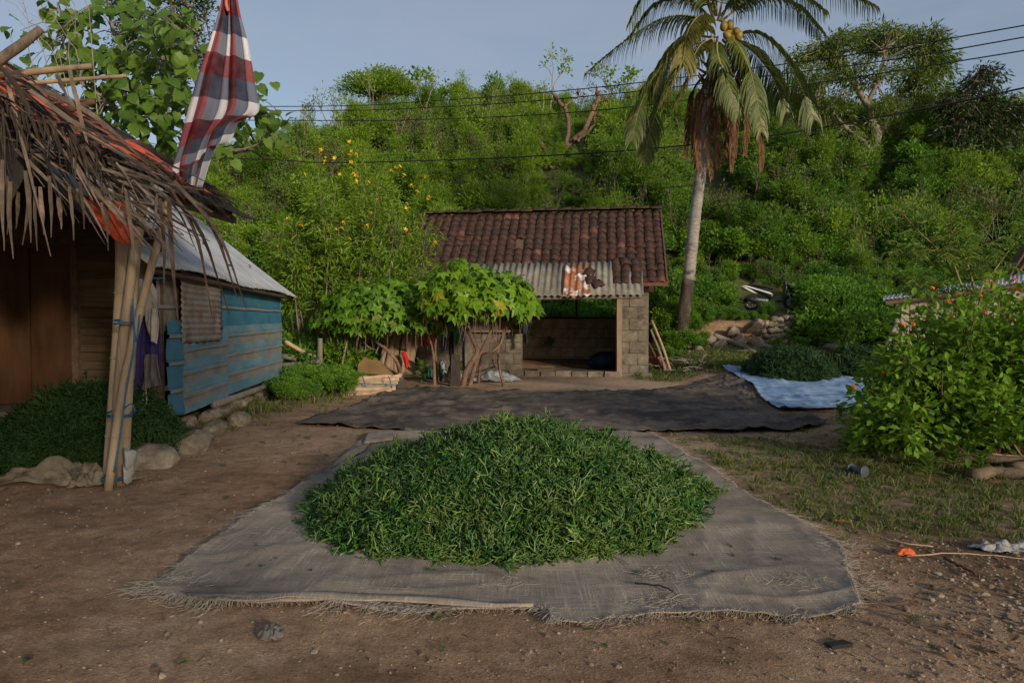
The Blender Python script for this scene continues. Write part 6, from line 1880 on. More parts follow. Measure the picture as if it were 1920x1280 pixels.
# ------------------------------------------------------------------ poles, firewood, rubbish on the left of the house
p = gp(638, 712)
m = MB(); P = spline([p - Vector((0, 0, .1)), at(652, 640, p.y), at(668, 570, p.y), at(683, 480, p.y)], 16); m.tube(P, [.075, .06], 9)
for k in (3, 6, 9, 12): m.tube([P[k] - (P[k + 1] - P[k]) * .06, P[k] + (P[k + 1] - P[k]) * .06], .078, 9, False)
tag(m.build('bamboo_pole', bamboo, smooth=True), 'thick bamboo pole leaning up through the dark green bush', 'pole')
fw = thing('pole_bundle', gp(690, 735), 'bundle of peeled poles tied with blue string on the ground left of the house', 'firewood')
for (u0, u1, v, dz, r, mt) in ((668, 752, 708, .0, .05, 0), (660, 748, 714, 0, .055, 0), (658, 742, 720, 0, .05, 0), (626, 742, 725, 0, .055, 1), (645, 742, 731, 0, .055, 0), (630, 735, 736, 0, .05, 0), (652, 716, 741, 0, .055, 0), (640, 722, 727, .0, .05, 0), (655, 746, 717, -.0, .05, 0), (735, 752, 704, 0, .05, 0)):
    Y = 12.6 + (741 - v) * .035
    a_, c_ = at(u0, v + random.uniform(0, 4), Y), at(u1, v - 2 + random.uniform(-2, 2), Y + .25)
    m = MB(); P = spline([a_, (a_ + c_) / 2 + Vector((0, 0, random.gauss(0, .015))), c_], 7); P[1:-1] += rng.normal(0, .008, (5, 3)); m.tube(P, [r, r * .85], 8)
    m.build('pole', wood_grey if mt else wood_peeled, fw, True)
for u in (682, 731):
    m = MB(); m.tube(spline([at(u - 3, 706, 13.4), at(u, 712, 13.2), at(u + 2, 722, 13.1), at(u + 4, 726, 13.15)], 8), .01, 5); m.build('string', rope_m, fw)
# brown cardboard sheets standing behind the bundle
card_m = rough_mat('brown_board', [(0, (.12, .075, .03)), (1, (.22, .14, .06))], 4, .85, .2, vary=.1)
def board(name, px, Y, th, mat, lab, cat, lean=.12, grp=None):
    front = [at(u, v, Y + lean * (735 - v) / 50) for u, v in px]
    m = MB(); n_ = len(front)
    V = [list(q) for q in front] + [[q.x, q.y + th, q.z] for q in front]
    m.add(V, [tuple(range(n_))[::-1], tuple(range(n_, 2 * n_))] + [(k, (k + 1) % n_, n_ + (k + 1) % n_, n_ + k) for k in range(n_)])
    return tag(m.build(name, mat), lab, cat, grp)
board('brown_board', [(671, 700), (671, 684), (684, 668), (690, 673), (712, 676), (726, 690), (738, 702)], 14.5, .03, card_m, 'torn brown board standing behind the pole bundle', 'board')
# pale old stump / root plate
st = thing('tree_stump', gp(745, 705), 'pale dead tree stump with upright split wood behind the dark bush', 'stump')
m = MB()
for k in range(11):
    u = random.uniform(718, 778)
    m.tube(spline([at(u - 6 + random.uniform(-8, 8), 702, 15.9), at(u, 650, 16 + random.gauss(0, .05)), at(u + 8 + random.uniform(-3, 8), random.uniform(560, 620), 16.05)], 7), [.11, .085, .04], 7)
m.build('split_wood', rough_mat('dead_wood', [(0, (.16, .105, .065)), (1, (.36, .26, .17))], 9, .95, .7, 30, .02, stretch=(1, 1, .25)), st, True)
# white capped post
wp = thing('capped_post', gp(587, 640) , 'stubby pale stone post with a white cap among the weeds at the left', 'post')
c = at(588, 600, 16.8)
m = MB(); m.tube([c - Vector((0, 0, .6)), c + Vector((0, 0, .1)), c + Vector((0, 0, .36))], [.22, .2, .15], 10); m.build('shaft', stone_m, wp, True)
m = MB(); m.tube([c + Vector((0, 0, .34)), c + Vector((0, 0, .40)), c + Vector((.02, 0, .5)), c + Vector((.04, 0, .54))], [.27, .25, .16, .05], 12); m.build('cap', flat_mat('white_basin', (.6, .56, .5), .5), wp, True)
# logs and stakes at the far left
for k, (pts, r, lab) in enumerate((([(530, 668), (570, 672), (604, 666)], .07, 'thick grey log lying behind the tin shed'), ([(535, 640), (560, 655), (588, 668)], .05, 'pale pole resting at a slant on the grey log'), ([(528, 684), (560, 682), (600, 676)], .05, 'lower log lying under the grey log behind the shed'), ([(532, 700), (575, 690), (600, 686)], .035, 'thin stick lying in front of the logs behind the shed'))):
    m = MB(); m.tube(spline([at(u, v, 15.2 - .1 * k) for u, v in pts], 8), [r, r * .8], 7); tag(m.build('log', wood_grey if k != 1 else wood_peeled, smooth=True), lab, 'log', 'logs behind the shed')
m = MB(); m.tube(spline([at(599, 700, 15.1), at(600, 665, 15.1), at(600, 634, 15.1)], 6), [.065, .055], 8); tag(m.build('stake', wood_grey, smooth=True), 'short upright stake beside the logs behind the shed', 'stake')
# rubbish in front of the house wall
def rag(name, c, rx, ry, h, mat, lab, cat, seed, grp=None, fr_=3.0, th=.006, n_=34, rot=0.):
    s = np.linspace(-1, 1, n_)
    X, Yg = np.meshgrid(s, s, indexing='ij')
    r_ = np.hypot(X, Yg)
    e = .82 + .3 * (fbm(np.arctan2(Yg, X) * 1.5 + seed, r_ * 0, seed) - .5) * 2
    q = np.where(np.maximum(abs(X), abs(Yg)) > 0, r_ / np.maximum(np.maximum(abs(X), abs(Yg)), 1e-6), 1)
    Xc, Yc = X / q * e, Yg / q * e
    hh = np.clip(fbm(X * fr_ * .6 + seed, Yg * fr_ * .6, seed, 3) - .28, 0, 1) + .5 * (1 - np.abs(2 * vnoise(X * fr_ + seed * 3, Yg * fr_ * .7 + X, seed + 3) - 1)) ** 3 * .8
    H = h * hh * np.clip(1.25 - r_ ** 2 * .9, .1, 1.2)
    x_, y_ = Xc * rx, Yc * ry
    xx, yy = c[0] + x_ * math.cos(rot) - y_ * math.sin(rot), c[1] + x_ * math.sin(rot) + y_ * math.cos(rot)
    G = np.stack([xx, yy, gh(xx, yy) + .012 + H], -1)
    m = MB(); m.solid(G, th)
    return tag(m.build(name, mat, smooth=True), lab, cat, grp)
grey_pl = rough_mat('grey_plastic', [(0, (.08, .085, .09)), (.6, (.2, .21, .22)), (1, (.4, .41, .42))], 7, .45, .4, 18, .03, vary=0, spec=.5)
sack_m = rough_mat('burlap', [(0, (.10, .08, .055)), (.6, (.21, .17, .12)), (1, (.29, .245, .18))], 6, .95, .7, 90, .006, stain=(.06, .048, .033), sscale=3.5, vary=0)
green_pl = rough_mat('green_plastic', [(0, (.008, .06, .03)), (1, (.02, .12, .06))], 6, .5, .4, vary=0)
g_ = 'rubbish in front of the tiled house'
c = gp(838, 705); rag('plastic_bag', (c.x, c.y + .2), .42, .3, .75, grey_pl, 'silvery crumpled plastic sheet on the rubbish between the bushes', 'plastic bag', 3, g_)
c = gp(812, 712); rag('plastic_bag', (c.x, c.y + .1), .35, .25, .5, green_pl, 'dark green crumpled bag left of the silvery sheet', 'plastic bag', 9, g_)
c = gp(852, 716); rag('plastic_bag', (c.x, c.y), .3, .22, .45, sack_m, 'pale stuffed sack in front of the silvery sheet', 'sack', 12, g_)
c = gp(925, 716); rag('plastic_bag', (c.x, c.y + .1), .75, .3, .38, grey_pl, 'grey torn plastic netting heaped right of the main trunk', 'plastic', 17, g_)
c = gp(795, 700); rag('plastic_bag', (c.x - .1, c.y + .3), .4, .3, .7, black_c, 'black bag slumped against the house wall', 'plastic bag', 29, g_)
m = MB(); c = gp(855, 724); m.box((c.x - .02, c.y, c.z + .33), (.2, .14, .72), Euler((.02, .03, .2)), 0, .01); tag(m.build('dark_block', rough_mat('dark_iron_box', [(0, (.02, .014, .012)), (1, (.05, .036, .03))], 6, .8, .4)), 'dark upright wooden block beside the main bush trunk', 'block')
for u, v, rx, ry, h, mt, lab, sd_ in ((700, 700, .2, .15, .2, red_c, '', 2),):
    pass
tag(drape('red_plastic', [(752, 660), (755, 672), (760, 690)], [(760, 658), (766, 674), (764, 692)], 15.5, red_c, nu=8, nv=10, amp=.03, nf=1, seed=1), 'red plastic strip hanging by the dead stump', 'plastic')
# inside the house opening
c = gp(1128, 682); 
m = MB()
th_, ph_ = np.meshgrid(np.linspace(0, math.pi, 16), np.linspace(0, 2 * math.pi, 28), indexing='ij')
q = at(1133, 664, 18.6)
G = np.stack([q.x + .42 * np.sin(th_) * np.cos(ph_) + .12 * np.cos(th_), q.y + .3 * np.sin(th_) * np.sin(ph_), .09 + np.maximum(0, .24 + .24 * np.cos(th_) + .05 * np.sin(ph_ * 5) * np.sin(th_))], -1)
m.grid(G); tag(m.build('tarp_bundle', rough_mat('dark_blue_tarp', [(0, (.008, .014, .045)), (1, (.02, .032, .09))], 5, .6, .4, 12, .03), smooth=True), 'dark blue tarp bundle slumped inside the house opening', 'bundle')
cr = thing('wooden_crate', hp(-3.05, .75, .09), 'small slatted wooden box at the front of the house floor', 'crate')
for z in (.03, .11): 
    m = HB(); m.box((-3.05, .62, .09 + z), (.42, .018, .06)); m.fin('slat', wood_plank, cr)
    m = HB(); m.box((-3.05, .88, .09 + z), (.42, .018, .06)); m.fin('slat', wood_plank, cr)
for u in (-3.25, -2.85):
    m = HB(); m.box((u, .75, .165), (.018, .24, .14)); m.fin('end_panel', wood_plank, cr)
m = HB(); m.box((-3.05, .75, .1), (.39, .24, .012)); m.fin('base', wood_plank, cr)
# planks and sticks leaning on the right corner of the house
for k, (a_, c_, r, mt, lab) in enumerate((((1259, 702), (1222, 600), .04, wood_peeled, 'tallest pale pole leaning on the house corner'), ((1249, 700), (1220, 618), .04, wood_grey, 'grey pole leaning on the house corner beside the tallest one'), ((1236, 690), (1215, 640), .03, wood_dark, 'short dark pole leaning on the house corner'))):
    g0 = gp(*a_); m = MB(); m.tube(spline([g0, at((a_[0] + c_[0]) / 2 + 2, (a_[1] + c_[1]) / 2, g0.y + .25), at(*c_, g0.y + .45)], 8), [r, r * .8], 6); tag(m.build('leaning_pole', mt, smooth=True), lab, 'pole', 'poles leaning on the house')
for k in range(4):
    g0 = gp(1228 + k * 7, 700); m = MB(); m.box(np.array(g0) + [0, .12, .2], (.085, .025, .56), Euler((-.3, -.45 - .05 * k, .1 * k)), 0, .003); tag(m.build('red_plank', rough_mat('red_timber%d' % k, [(0, (.1, .032, .018)), (1, (.2, .07, .04))], 8, .8, .3)), 'short reddish plank stacked on edge at the house corner', 'plank', 'reddish planks at the house corner')
m = MB()
for k in range(60):
    c = np.array(gp(random.uniform(1240, 1320), random.uniform(678, 702)))
    d = rdir(1)[0] * random.uniform(.2, .55); d[2] = abs(d[2]) * .3
    m.tube(spline([c + [0, 0, .05], c + d + [0, 0, .06], c + d * 1.6 + [0, 0, .03]], 5), [.02, .008], 5, False)
tag(m.build('stick_pile', wood_grey, smooth=True), 'tangle of dry sticks on the ground right of the house', 'sticks', kind='stuff')

# ------------------------------------------------------------------ dry stone wall and boulders under the terrace
sw = thing('stone_wall', gp(1475, 640), 'piece of dry stone wall with pale stones below the scooter', 'wall')
for r_i in range(5):
    for c_i in range(9):
        u, v = 1432 + c_i * 10.5 + random.uniform(-3, 3) + (r_i % 2) * 5, 642 - r_i * 11 + random.uniform(-2, 2)
        if u + v < 2040 and r_i > 2: continue
        stone(at(u, v, 20.15 + r_i * .13), tuple(random.uniform(.22, .36) * k for k in (1, .9, .8)), sw)
for u, v, s, lab in ((1385, 640, (.75, .6, .6), 'rounded boulder left of the dry stone wall'), (1410, 612, (1.0, .6, .28), 'long flat pale rock above the rounded boulder'), (1352, 648, (.5, .5, .4), 'rough rock near the palm, behind the dead branch'), (1372, 622, (.6, .5, .35), 'pale rock high on the bank left of the long flat rock'),
                     (1330, 640, (.5, .45, .45), 'weathered rock between the palm and the rounded boulder'), (1300, 640, (.5, .4, .5), 'tan rock at the foot of the palm'), (1420, 645, (.5, .4, .45), 'rock at the left foot of the dry stone wall'), (1436, 652, (.45, .4, .3), 'low rock in front of the dry stone wall'),
                     (1560, 655, (.7, .5, .35), 'reddish flat rock in the weeds right of the wall'), (1588, 648, (.5, .4, .35), 'pale rock in the weeds behind the seaweed heaps'), (1540, 662, (.4, .35, .22), 'small low rock behind the blue tarp'), (1312, 655, (.35, .3, .25), 'small rock right of the palm foot'), (1400, 655, (.45, .35, .25), 'low rubble rock below the rounded boulder')):
    q = gp(u, v + 4); q = at(u, v, min(q.y, 20.4))
    tag(stone((q.x, q.y, q.z), s, None, 'rock'), lab, 'rock', 'rocks on the bank below the scooter')
rubm = MB()
for k in range(260):
    u, v = random.uniform(1290, 1520), random.uniform(628, 664)
    q = gp(u, v)
    if q.y > 21: continue
    V_, F_ = STV[random.randrange(8)]
    s = random.uniform(.06, .18)
    rubm.add(V_ * s * [1, 1, .7] + np.array(q) + [0, 0, s * .15], F_)
tag(rubm.build('rubble', stone_m), 'loose stone rubble at the foot of the terrace bank', 'rubble', kind='stuff')
for k, (pts, r, lab) in enumerate((([(1338, 632), (1375, 645), (1415, 664)], .09, 'grey dead branch lying across the rubble below the rocks'), ([(1290, 655), (1310, 648), (1330, 652)], .04, 'short dry stick by the palm foot'), ([(1380, 662), (1430, 660), (1475, 664)], .035, 'thin stick in the grass before the stone wall'))):
    P_ = spline([at(u, v, gp(u, v).y - .2) + Vector((0, 0, .05)) for u, v in pts], 9)
    m = MB(); m.tube(P_, [r, r * .6], 7); tag(m.build('dead_branch', wood_grey, smooth=True), lab, 'branch', 'dead wood on the bank')

# ------------------------------------------------------------------ scooter on the terrace
YS = 22.6
sc_c = at(1446, 570, YS)
szr = gz(sc_c.x, YS)
scoot = thing('scooter', (sc_c.x, YS, szr), 'black and white motor scooter parked on the terrace among the weeds', 'scooter')
SM = Matrix.Translation((sc_c.x, YS, szr)) @ Matrix.Rotation(R(-12), 4, 'Z')
class SB(MB):
    def fin(self, name, mats, parent=None, smooth=True):
        self.V = [np.array(v) @ np.array(SM.to_3x3()).T + np.array(SM.translation) for v in self.V]
        return self.build(name, mats, parent or scoot, smooth)
blk, wht, sil = flat_mat('scooter_black', (.02, .02, .022), .3, .5, vary=0), flat_mat('scooter_white', (.7, .69, .68), .3, .5, vary=0), flat_mat('scooter_metal', (.4, .4, .42), .35, .5, .8, vary=0)
rub = flat_mat('rubber', (.018, .018, .018), .8, vary=0)
def ringm(x, z, Rr, r, n=26, k=8):
    a, b_ = np.meshgrid(np.linspace(0, 2 * math.pi, n), np.linspace(0, 2 * math.pi, k), indexing='ij')
    return np.stack([x + (Rr + r * np.cos(b_)) * np.cos(a), r * np.sin(b_), z + (Rr + r * np.cos(b_)) * np.sin(a)], -1)
for x in (-.62, .64):
    m = SB(); m.grid(ringm(x, .27, .215, .055)); w_ = m.fin('wheel', rub)
    m = SB(); m.grid(ringm(x, .27, .155, .018))
    for k in range(5): m.tube([(x, 0, .27), (x + .15 * math.cos(k * 1.257), 0, .27 + .15 * math.sin(k * 1.257))], .014, 5)
    m.tube([(x, -.05, .27), (x, .05, .27)], .04, 8); m.fin('rim', sil, w_)
def loft(secs, name, mat, n=10):
    """secs: (x, z, half width, half height, tilt)"""
    a = np.linspace(0, 2 * math.pi, n + 1)
    G = np.array([[[x + hh * math.sin(t_) * math.sin(tl), hw * math.copysign(abs(math.cos(t_)) ** .7, math.cos(t_)), z + hh * math.copysign(abs(math.sin(t_)) ** .7, math.sin(t_)) * math.cos(tl)] for t_ in a] for x, z, hw, hh, tl in secs])
    m = SB(); m.grid(G)
    m.add(G[0, :-1], [tuple(range(n))]); m.add(G[-1, :-1], [tuple(range(n))[::-1]])
    return m.fin(name, mat)
loft([(-.93, .86, .03, .02, 0), (-.75, .80, .10, .06, 0), (-.45, .70, .14, .10, 0), (-.15, .58, .15, .13, 0), (.02, .45, .13, .12, 0)], 'tail_body', blk)
for sg in (-1, 1):
    for pts in ([(-.95, .845), (-.80, .84), (-.45, .725), (-.05, .60), (.03, .52), (-.2, .60), (-.5, .70)], [(-.95, .82), (-.80, .77), (-.62, .68), (-.45, .56), (-.62, .62), (-.8, .72)]):
        m = SB(); n_ = len(pts)
        V = [(x, sg * (.115 + .05 * min(1, (x + .95))), z) for x, z in pts] + [(x, sg * (.135 + .05 * min(1, (x + .95))), z) for x, z in pts]
        m.add(V, [tuple(range(n_)), tuple(range(n_, 2 * n_))[::-1]] + [(k, (k + 1) % n_, n_ + (k + 1) % n_, n_ + k) for k in range(n_)])
        m.fin('side_panel', wht, smooth=False)
loft([(-.72, .86, .08, .025, 0), (-.5, .855, .13, .045, 0), (-.2, .80, .15, .055, 0), (.0, .76, .13, .05, 0), (.06, .72, .06, .03, 0)], 'seat', rub)
loft([(-.05, .36, .15, .05, 0), (.2, .33, .16, .05, 0), (.4, .35, .15, .06, 0)], 'footboard', blk)
loft([(.34, .32, .15, .05, 1.2), (.40, .55, .18, .05, 1.2), (.44, .78, .17, .06, 1.2), (.42, .95, .12, .05, 1.2)], 'leg_shield', blk)
loft([(.40, .98, .10, .07, .3), (.50, .88, .13, .09, .6), (.60, .76, .13, .08, .7), (.67, .66, .08, .05, .7)], 'front_cowl', blk)
for sg in (-1, 1):
    loft([(.545, .80 , .012, .015, .7), (.62, .71, .02, .02, .7)], 'headlight', wht) if False else None
    m = SB(); m.tube([(.53, sg * .075, .845), (.60, sg * .085, .775), (.66, sg * .06, .70)], [.012, .028, .018], 7); m.fin('headlight', wht)
    m = SB(); m.tube([(.50, sg * .07, .62), (.64, sg * .075, .27)], .02, 6); m.fin('fork', sil)
    m = SB(); m.tube([(.37, sg * .02, 1.02), (.34, sg * .2, 1.05), (.28, sg * .34, 1.03)], [.02, .018, .022], 7); m.fin('handlebar', rub)
    m = SB(); m.tube([(.33, sg * .2, 1.06), (.34, sg * .27, 1.25)], .008, 5); m.tube([(.335, sg * .27, 1.25), (.345, sg * .27, 1.27), (.35, sg * .27, 1.33)], [.03, .06, .035], 8); m.fin('mirror', blk)
m = SB()
a = np.linspace(.2, 2.2, 9)
G = np.array([[[.64 + .30 * math.cos(t_), y, .27 + .30 * math.sin(t_)] for t_ in a] for y in (-.07, -.04, 0, .04, .07)])
m.solid(G, .012); m.fin('front_fender', wht)
m = SB(); m.tube([(-.25, -.14, .3), (-.5, -.17, .32), (-.85, -.18, .42)], [.03, .05, .055], 8); m.fin('exhaust', rub)
loft([(-.75, .30, .10, .08, 0), (-.45, .33, .12, .11, 0), (-.1, .32, .1, .08, 0)], 'engine_case', sil)

# ------------------------------------------------------------------ small shed on the right with a grey corrugated roof
lean = thing('lean_to', (8.8, 15.8, gz(8.8, 15.8)), 'little wooden shed with grey corrugated roof behind the lantana bush', 'shed')
A0, A1 = np.array(at(1655, 562, 14.9)), np.array(at(1960, 524, 14.9))
B0, B1 = np.array(at(1661, 554, 16.6)), np.array(at(1960, 507, 16.6))
for k in range(5):
    s = np.linspace(k / 5, (k + 1) / 5 + .012, 48)[None, :, None]
    t_ = np.linspace(0, 1, 4)[:, None, None]
    G = (A0 * (1 - s) + A1 * s) * (1 - t_) + (B0 * (1 - s) + B1 * s) * t_
    ln = np.linalg.norm(A1 - A0)
    G[..., 2] += .012 * np.cos(s[..., 0] * ln / .09 * 6.283) + .006 * (k % 2)
    m = MB(); m.solid(G, .005); m.build('roof_sheet', zinc_m, lean, True)
m = MB(); m.tube([A0 + [.1, .1, -.07], A1 + [0, .1, -.07]], .05, 6); m.build('eave_beam', wood_dark, lean)
m = MB(); m.tube([A0 + [.1, .1, -.07], B0 + [.1, 0, -.07]], .04, 6); m.build('rafter', wood_dark, lean)
for u in (1681, 1775, 1880):
    q = at(u, 580, 15.1); zt = A0[2] + (A1[2] - A0[2]) * (q.x - A0[0]) / (A1[0] - A0[0]) - .08
    m = MB(); m.tube([(q.x, q.y, gz(q.x, q.y) - .1), (q.x, q.y, zt)], [.065, .055], 8); m.build('post', wood_grey, lean, True)
pw = rough_mat('pale_board', [(0, (.17, .145, .115)), (1, (.33, .29, .235))], 6, .9, .4, 40, .006, stretch=(1, 1, .2))
x = at(1692, 600, 15.35).x
while x < A1[0]:
    zt = A0[2] + (A1[2] - A0[2]) * (x - A0[0]) / (A1[0] - A0[0]) - .12
    w_ = random.uniform(.16, .22)
    z0_ = gz(x, 15.4)
    m = MB(); m.box((x + w_ / 2, 15.4 + random.gauss(0, .006), (z0_ + zt) / 2), (w_ - .012, .03, zt - z0_), None, 0, .004); m.build('wall_board', pw, lean)
    x += w_
m = MB(); q = at(1646, 672, 14.8); m.tube(spline([(q.x, q.y, gz(q.x, q.y)), at(1670, 630, 15.0), at(1688, 600, 15.1)], 6), [.05, .045], 7); m.build('brace_pole', wood_grey, lean, True)
# old thatch slope higher up at the right edge
ot = thing('old_hut_roof', (14.2, 18.6, gz(14.2, 18.6)), 'steep weathered wooden roof edge of a hut at the far right', 'roof')
for k in range(5):
    a_, b_ = at(1884 + k * 13, 522 - k * .5, 18.2 + k * .25), at(1946 + k * 13, 425 + k * 2, 18.2 + k * .25)
    m = MB(); m.box((a_ + b_) / 2 , (.3, .05, (b_ - a_).length), (b_ - a_).to_track_quat('Z', 'Y').to_matrix().to_4x4(), 0, .006); m.build('roof_board', wood_dark, ot)
for u in (1880, 1940):
    q = at(u, 520, 18.6); m = MB(); m.tube([(q.x, q.y, gz(q.x, q.y) - .1), q], .08, 7); m.build('post', wood_grey, ot)

# ------------------------------------------------------------------ logs, stones and litter on the right
logd = rough_mat('dark_log', [(0, (.06, .042, .03)), (1, (.19, .14, .1))], 8, .95, .7, 30, .02, stretch=(.4, 1, 1))
for pts, r, mt, lab in (([(1692, 842), (1760, 856), (1830, 868), (1960, 876)], .055, logd, 'long dark log lying in front of the lantana bush'), ([(1830, 858), (1880, 864), (1960, 868)], .04, wood_peeled, 'pale split pole lying on the long dark log'), ([(1820, 902), (1870, 896), (1930, 900)], .06, logd, 'short thick log in front of the long one'),
                        ([(1900, 893), (1925, 884), (1960, 880)], .065, logd, 'round ended log lowest at the right edge'), ([(1895, 842), (1930, 846), (1960, 850)], .07, bark_red, 'reddish log end behind the long log at the right edge'), ([(1580, 832), (1620, 836), (1660, 830)], .035, logd, 'dark stick lying under the seedlings left of the long log')):
    P_ = spline([gp(u, v) + Vector((0, 0, r * .8)) for u, v in pts], 12); P_[1:-1] += rng.normal(0, .006, (10, 3))
    m = MB(); m.tube(P_, [r, r * .8], 9); tag(m.build('log', mt, smooth=True), lab, 'log', 'logs by the lantana bush')
sp_t = thing('plastic_spool', gp(1606, 893), 'small blue grey plastic spool lying on its side in the grass', 'spool')
c = gp(1606, 893); spm = flat_mat('blue_grey_plastic', (.05, .065, .085), .4, .5)
m = MB(); m.tube([c + Vector((-.02, .04, .055)), c + Vector((.03, -.06, .055))], .032, 12); m.build('core', spm, sp_t, True)
for o_, r0 in ((Vector((-.025, .05, .055)), .055), (Vector((.033, -.066, .055)), .055)):
    m = MB(); d = Vector((.05, -.1, 0)).normalized() * .008; m.tube([c + o_ - d, c + o_ - d * .9, c + o_ + d * .9, c + o_ + d], [r0 * .9, r0, r0, r0 * .9], 16); m.build('flange', spm, sp_t, True)
m = MB(); m.tube(spline([c + Vector((-.05, .02, .02)), c + Vector((-.2, .05, .015)), c + Vector((-.3, .03, .012))], 8), .006, 5); m.build('tail_line', rope_m, sp_t, True)
c = gp(1698, 1042); rag('orange_scrap', (c.x, c.y), .06, .03, .045, flat_mat('orange_scrap_plastic', (.62, .12, .025), .6), 'crumpled bright orange plastic scrap on the dirt at the right', 'scrap', 5, fr_=2.2, th=.003, n_=16)
c = gp(1575, 980); rag('orange_scrap', (c.x, c.y), .06, .02, .02, flat_mat('faded_orange', (.45, .16, .06), .6), 'faded orange strip lying at the edge of the grass', 'scrap', 6, fr_=2, th=.003, n_=12)
c = gp(1885, 1032); rag('mesh_sack', (c.x, c.y), .22, .09, .07, rough_mat('mesh_grey', [(0, (.12, .12, .11)), (1, (.42, .41, .39))], 70, .8, .5, 90, .005, vary=0), 'grey mesh sack lying in the dirt near the right edge', 'sack', 8, n_=26)
c = gp(510, 1192); rag('net_scrap', (c.x, c.y), .07, .07, .05, rough_mat('net_grey_scrap', [(0, (.06, .055, .045)), (1, (.19, .175, .15))], 20, .9, .5, vary=0), 'tattered grey net scrap on the dirt in front of the sheet', 'scrap', 19, th=.003, n_=24)
c = gp(1196, 948 + 15); 
c = gp(1200, 1215); 
m = MB(); q = gp(1573, 1212); m.box(np.array(q) + [0, 0, .01], (.1, .04, .015), Euler((.1, .05, .3)), 0, .006); tag(m.build('black_scrap', black_c), 'flat black plastic scrap among the stones at lower right', 'scrap')
for k, (pts, r, lab) in enumerate((([(1700, 1045), (1800, 1040), (1930, 1052)], .005, 'thin pale cane lying beside the mesh sack'), ([(1650, 1012), (1700, 1022), (1750, 1028)], .006, 'thin straw lying above the orange scrap'), ([(1770, 1050), (1800, 1065), (1830, 1082)], .010, 'dark twig below the pale cane'), ([(1140, 1047), (1165, 1058), (1182, 1070)], .003, 'thin white stalk on the sheet in front of the heap'), ([(1190, 1104), (1215, 1106), (1245, 1112), (1262, 1120)], .006, 'little dark twig lying on the grey sheet'), ([(545, 852), (575, 846), (610, 850)], .006, 'thin stick on the bare dirt left of the heap'), ([(1620, 1130), (1680, 1138), (1720, 1128)], .010, 'dark root piece beside the torn sheet corner'), ([(1880, 1160), (1905, 1170), (1930, 1180)], .006, 'twig at the lower right edge'))):
    m = MB(); P_ = spline([gp(u, v) + Vector((0, 0, r + .006 + (.02 if 'sheet' in lab and 'corner' not in lab else 0))) for u, v in pts], 10); P_[1:-1] += rng.normal(0, .002, (8, 3)); m.tube(P_, [r, r * .6], 5); tag(m.build('twig', [wood_peeled, wood_peeled, wood_dark, thread_m, black_c, wood_grey, wood_dark, wood_grey][k], smooth=True), lab, 'twig', 'twigs on the ground')
# stones and blocks at the near corner of the shed
pip = thing('grey_pipe', gp(290, 838), 'short weathered grey pipe sticking out under the blue wall', 'pipe')
a_, b_ = at(277, 836, 7.0), at(318, 803, 7.6)
m = MB(); P_ = spline([a_, b_], 6); m.tube(P_, .055, 12, False); m.tube([P_[0], P_[0] + (P_[1] - P_[0]) * .8], .042, 12, True); m.build('tube', flat_mat('pipe_grey', (.2, .2, .2), .6), pip, True)
for u, v, s, lab in ((272, 868, (.55, .45, .34), 'big earthy block beside the awning posts'), (342, 842, (.5, .5, .34), 'pale rounded stone under the near end of the blue wall'), (395, 812, (.4, .35, .28), 'stone under the blue wall, second from its near end'), (372, 822, (.3, .25, .22), 'small stone between the two big ones under the wall'), (440, 790, (.42, .36, .26), 'stone under the middle of the blue wall')):
    q = gp(u, v + 8); tag(stone((q.x, q.y + .1, q.z + s[2] * .2), s, None, 'rock'), lab, 'rock', 'stones along the foot of the shed')
c = gp(90, 905); rag('burlap_sack', (c.x, c.y + .12), .72, .28, .17, sack_m, 'crumpled torn burlap sacking left of the awning posts', 'sacking', 4, 'sacking on the ground', n_=60, fr_=3.4)
c = gp(150, 912); rag('burlap_sack', (c.x, c.y + .05), .3, .22, .2, sack_m, 'folded brown burlap flap against the foot of the awning posts', 'sacking', 14, 'sacking on the ground', n_=50, fr_=2.6)
m = MB(); q = at(238, 860, 5.5); V_, F_ = stone_mesh(77, 3, 1.6); m.add(V_ * [.12, .1, .24] + np.array(q) + [.015, 0, .0], F_); m.add(V_ * [.1, .1, .2] + np.array(q) + [.0, 0, -.12], F_); tag(m.build('plastic_bag', flat_mat('milky_plastic', (.24, .235, .22), .5, .5), smooth=True), 'crumpled milky plastic bag stuffed behind the awning post', 'plastic bag')

# ------------------------------------------------------------------ pebbles, grit, dry leaves (uncountable)
def peb(seed, mat):
    m = MB(); V_, F_ = stone_mesh(seed, 1, .3); m.add(V_ * [1, .8, .55], F_); return proto('pebble', m, mat)
peb_a = rough_mat('pebble_pale', [(0, (.17, .125, .085)), (1, (.4, .32, .235))], 14, .95, .3, 90, .003, vary=.35)
peb_b = rough_mat('pebble_brown', [(0, (.085, .058, .04)), (1, (.2, .14, .1))], 14, .95, .3, 90, .003, vary=.35)
PB = [peb(60 + k, peb_a) for k in range(3)] + [peb(70 + k, peb_b) for k in range(3)]
px_, py_ = rng.uniform(-5, 6, 60000), 2.1 + 9 * rng.random(60000) ** 1.7
dens = .22 + 1.3 * gauss(px_, py_, 3.0, 2.9, 1.5, 1.1) + .35 * gauss(px_, py_, 2.2, 4.2, .9, 1.2) + .25 * gauss(px_, py_, -3.6, 7.5, .5, 2.5) + .2 * gauss(px_, py_, 1.8, 7, 1, 1) + .12 * fbm(px_ * 2, py_ * 2, 2)
le = np.interp(py_, [3.2, 3.45, 4.6, 5.5, 6.5, 8.3], [-1.9, -1.9, -1.75, -1.6, -1.65, -1.75])
re_ = np.interp(py_, [3.1, 3.35, 4.1, 5.2, 6.4, 8.4], [1.75, 1.75, 2.05, 1.95, 1.95, 1.75])
on = (px_ > le) & (px_ < re_) & (py_ > 3.22) & (py_ < 8.5)
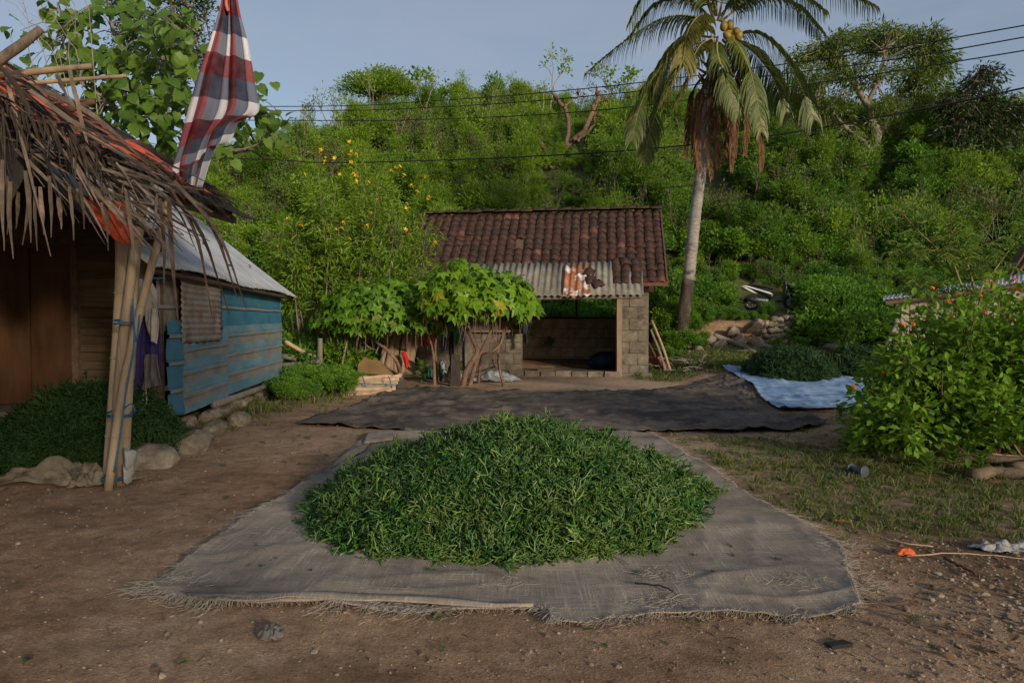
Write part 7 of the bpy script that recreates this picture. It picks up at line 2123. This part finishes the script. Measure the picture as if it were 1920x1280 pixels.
k = (rng.random(len(px_)) < dens * .75) & ~on & (abs(px_) < py_ * .85)
px_, py_ = px_[k][:22000], py_[k][:22000]
nn = len(px_)
gv = gauss(px_, py_, 3.0, 2.9, 1.5, 1.1)
ps = .0035 + .008 * rng.random(nn) ** 3 + .016 * (rng.random(nn) ** 22) + gv * (.018 * rng.random(nn) ** 3 + .03 * rng.random(nn) ** 14)
tag(scatter('pebbles', np.stack([px_, py_, gh(px_, py_) + (fbm(px_ * 7, py_ * 7, 77, 3) - .5) * .022 + ps * .1], -1), np.stack([rng.normal(0, .3, nn), rng.normal(0, .3, nn), rng.uniform(0, 6.28, nn)], -1), ps * 2, rng.integers(0, 6, nn), PB), 'pebbles and grit strewn over the yard', 'pebbles', kind='stuff')
lit = leaf_mat('dry_leaf', (.05, .03, .018), (.2, .125, .07), .1, rough=.9)
def leafp(k):
    m = MB(); m.leaves(T_OVAL, np.array([[0, 0, .2]]), np.array([[1., .2 * k, .1]]), np.array([[.1, .2, 1]]), 1.0, 0, random.random()); return proto('dry_leaf', m, lit)
def twp(k):
    m = MB(); m.tube([(0, 0, .1), (.6, .1, .16), (1.2, -.1 * k, .1)], [.05, .02], 4, True, 0, random.random()); return proto('dry_twig', m, lit)
LP = [leafp(k) for k in range(3)] + [twp(k) for k in range(3)]
lx, ly = rng.uniform(-5, 7, 26000), 2.1 + 9 * rng.random(26000) ** 1.5
le = np.interp(ly, [3.2, 3.45, 4.6, 5.5, 6.5, 8.3], [-1.9, -1.9, -1.75, -1.6, -1.65, -1.75]); re_ = np.interp(ly, [3.1, 3.35, 4.1, 5.2, 6.4, 8.4], [1.75, 1.75, 2.05, 1.95, 1.95, 1.75])
on = (lx > le) & (lx < re_) & (ly > 3.22) & (ly < 8.5)
dn = .04 + .6 * gauss(lx, ly, 3.2, 3.4, 1.5, 1.4) + .45 * gauss(lx, ly, 3.6, 6, 1.6, 1.4) + .1 * gauss(lx, ly, -3.5, 7, .8, 3)
k = (rng.random(len(lx)) < dn * .55) & ~on
lx, ly = lx[k][:4200], ly[k][:4200]
nn = len(lx)
tag(scatter('leaf_litter', np.stack([lx, ly, gh(lx, ly) + .004], -1), np.stack([rng.normal(0, .2, nn), rng.normal(0, .2, nn), rng.uniform(0, 6.28, nn)], -1), rng.uniform(.025, .07, nn), rng.integers(0, 6, nn), LP), 'dry leaves and bits of twig lying on the dirt', 'litter', kind='stuff')
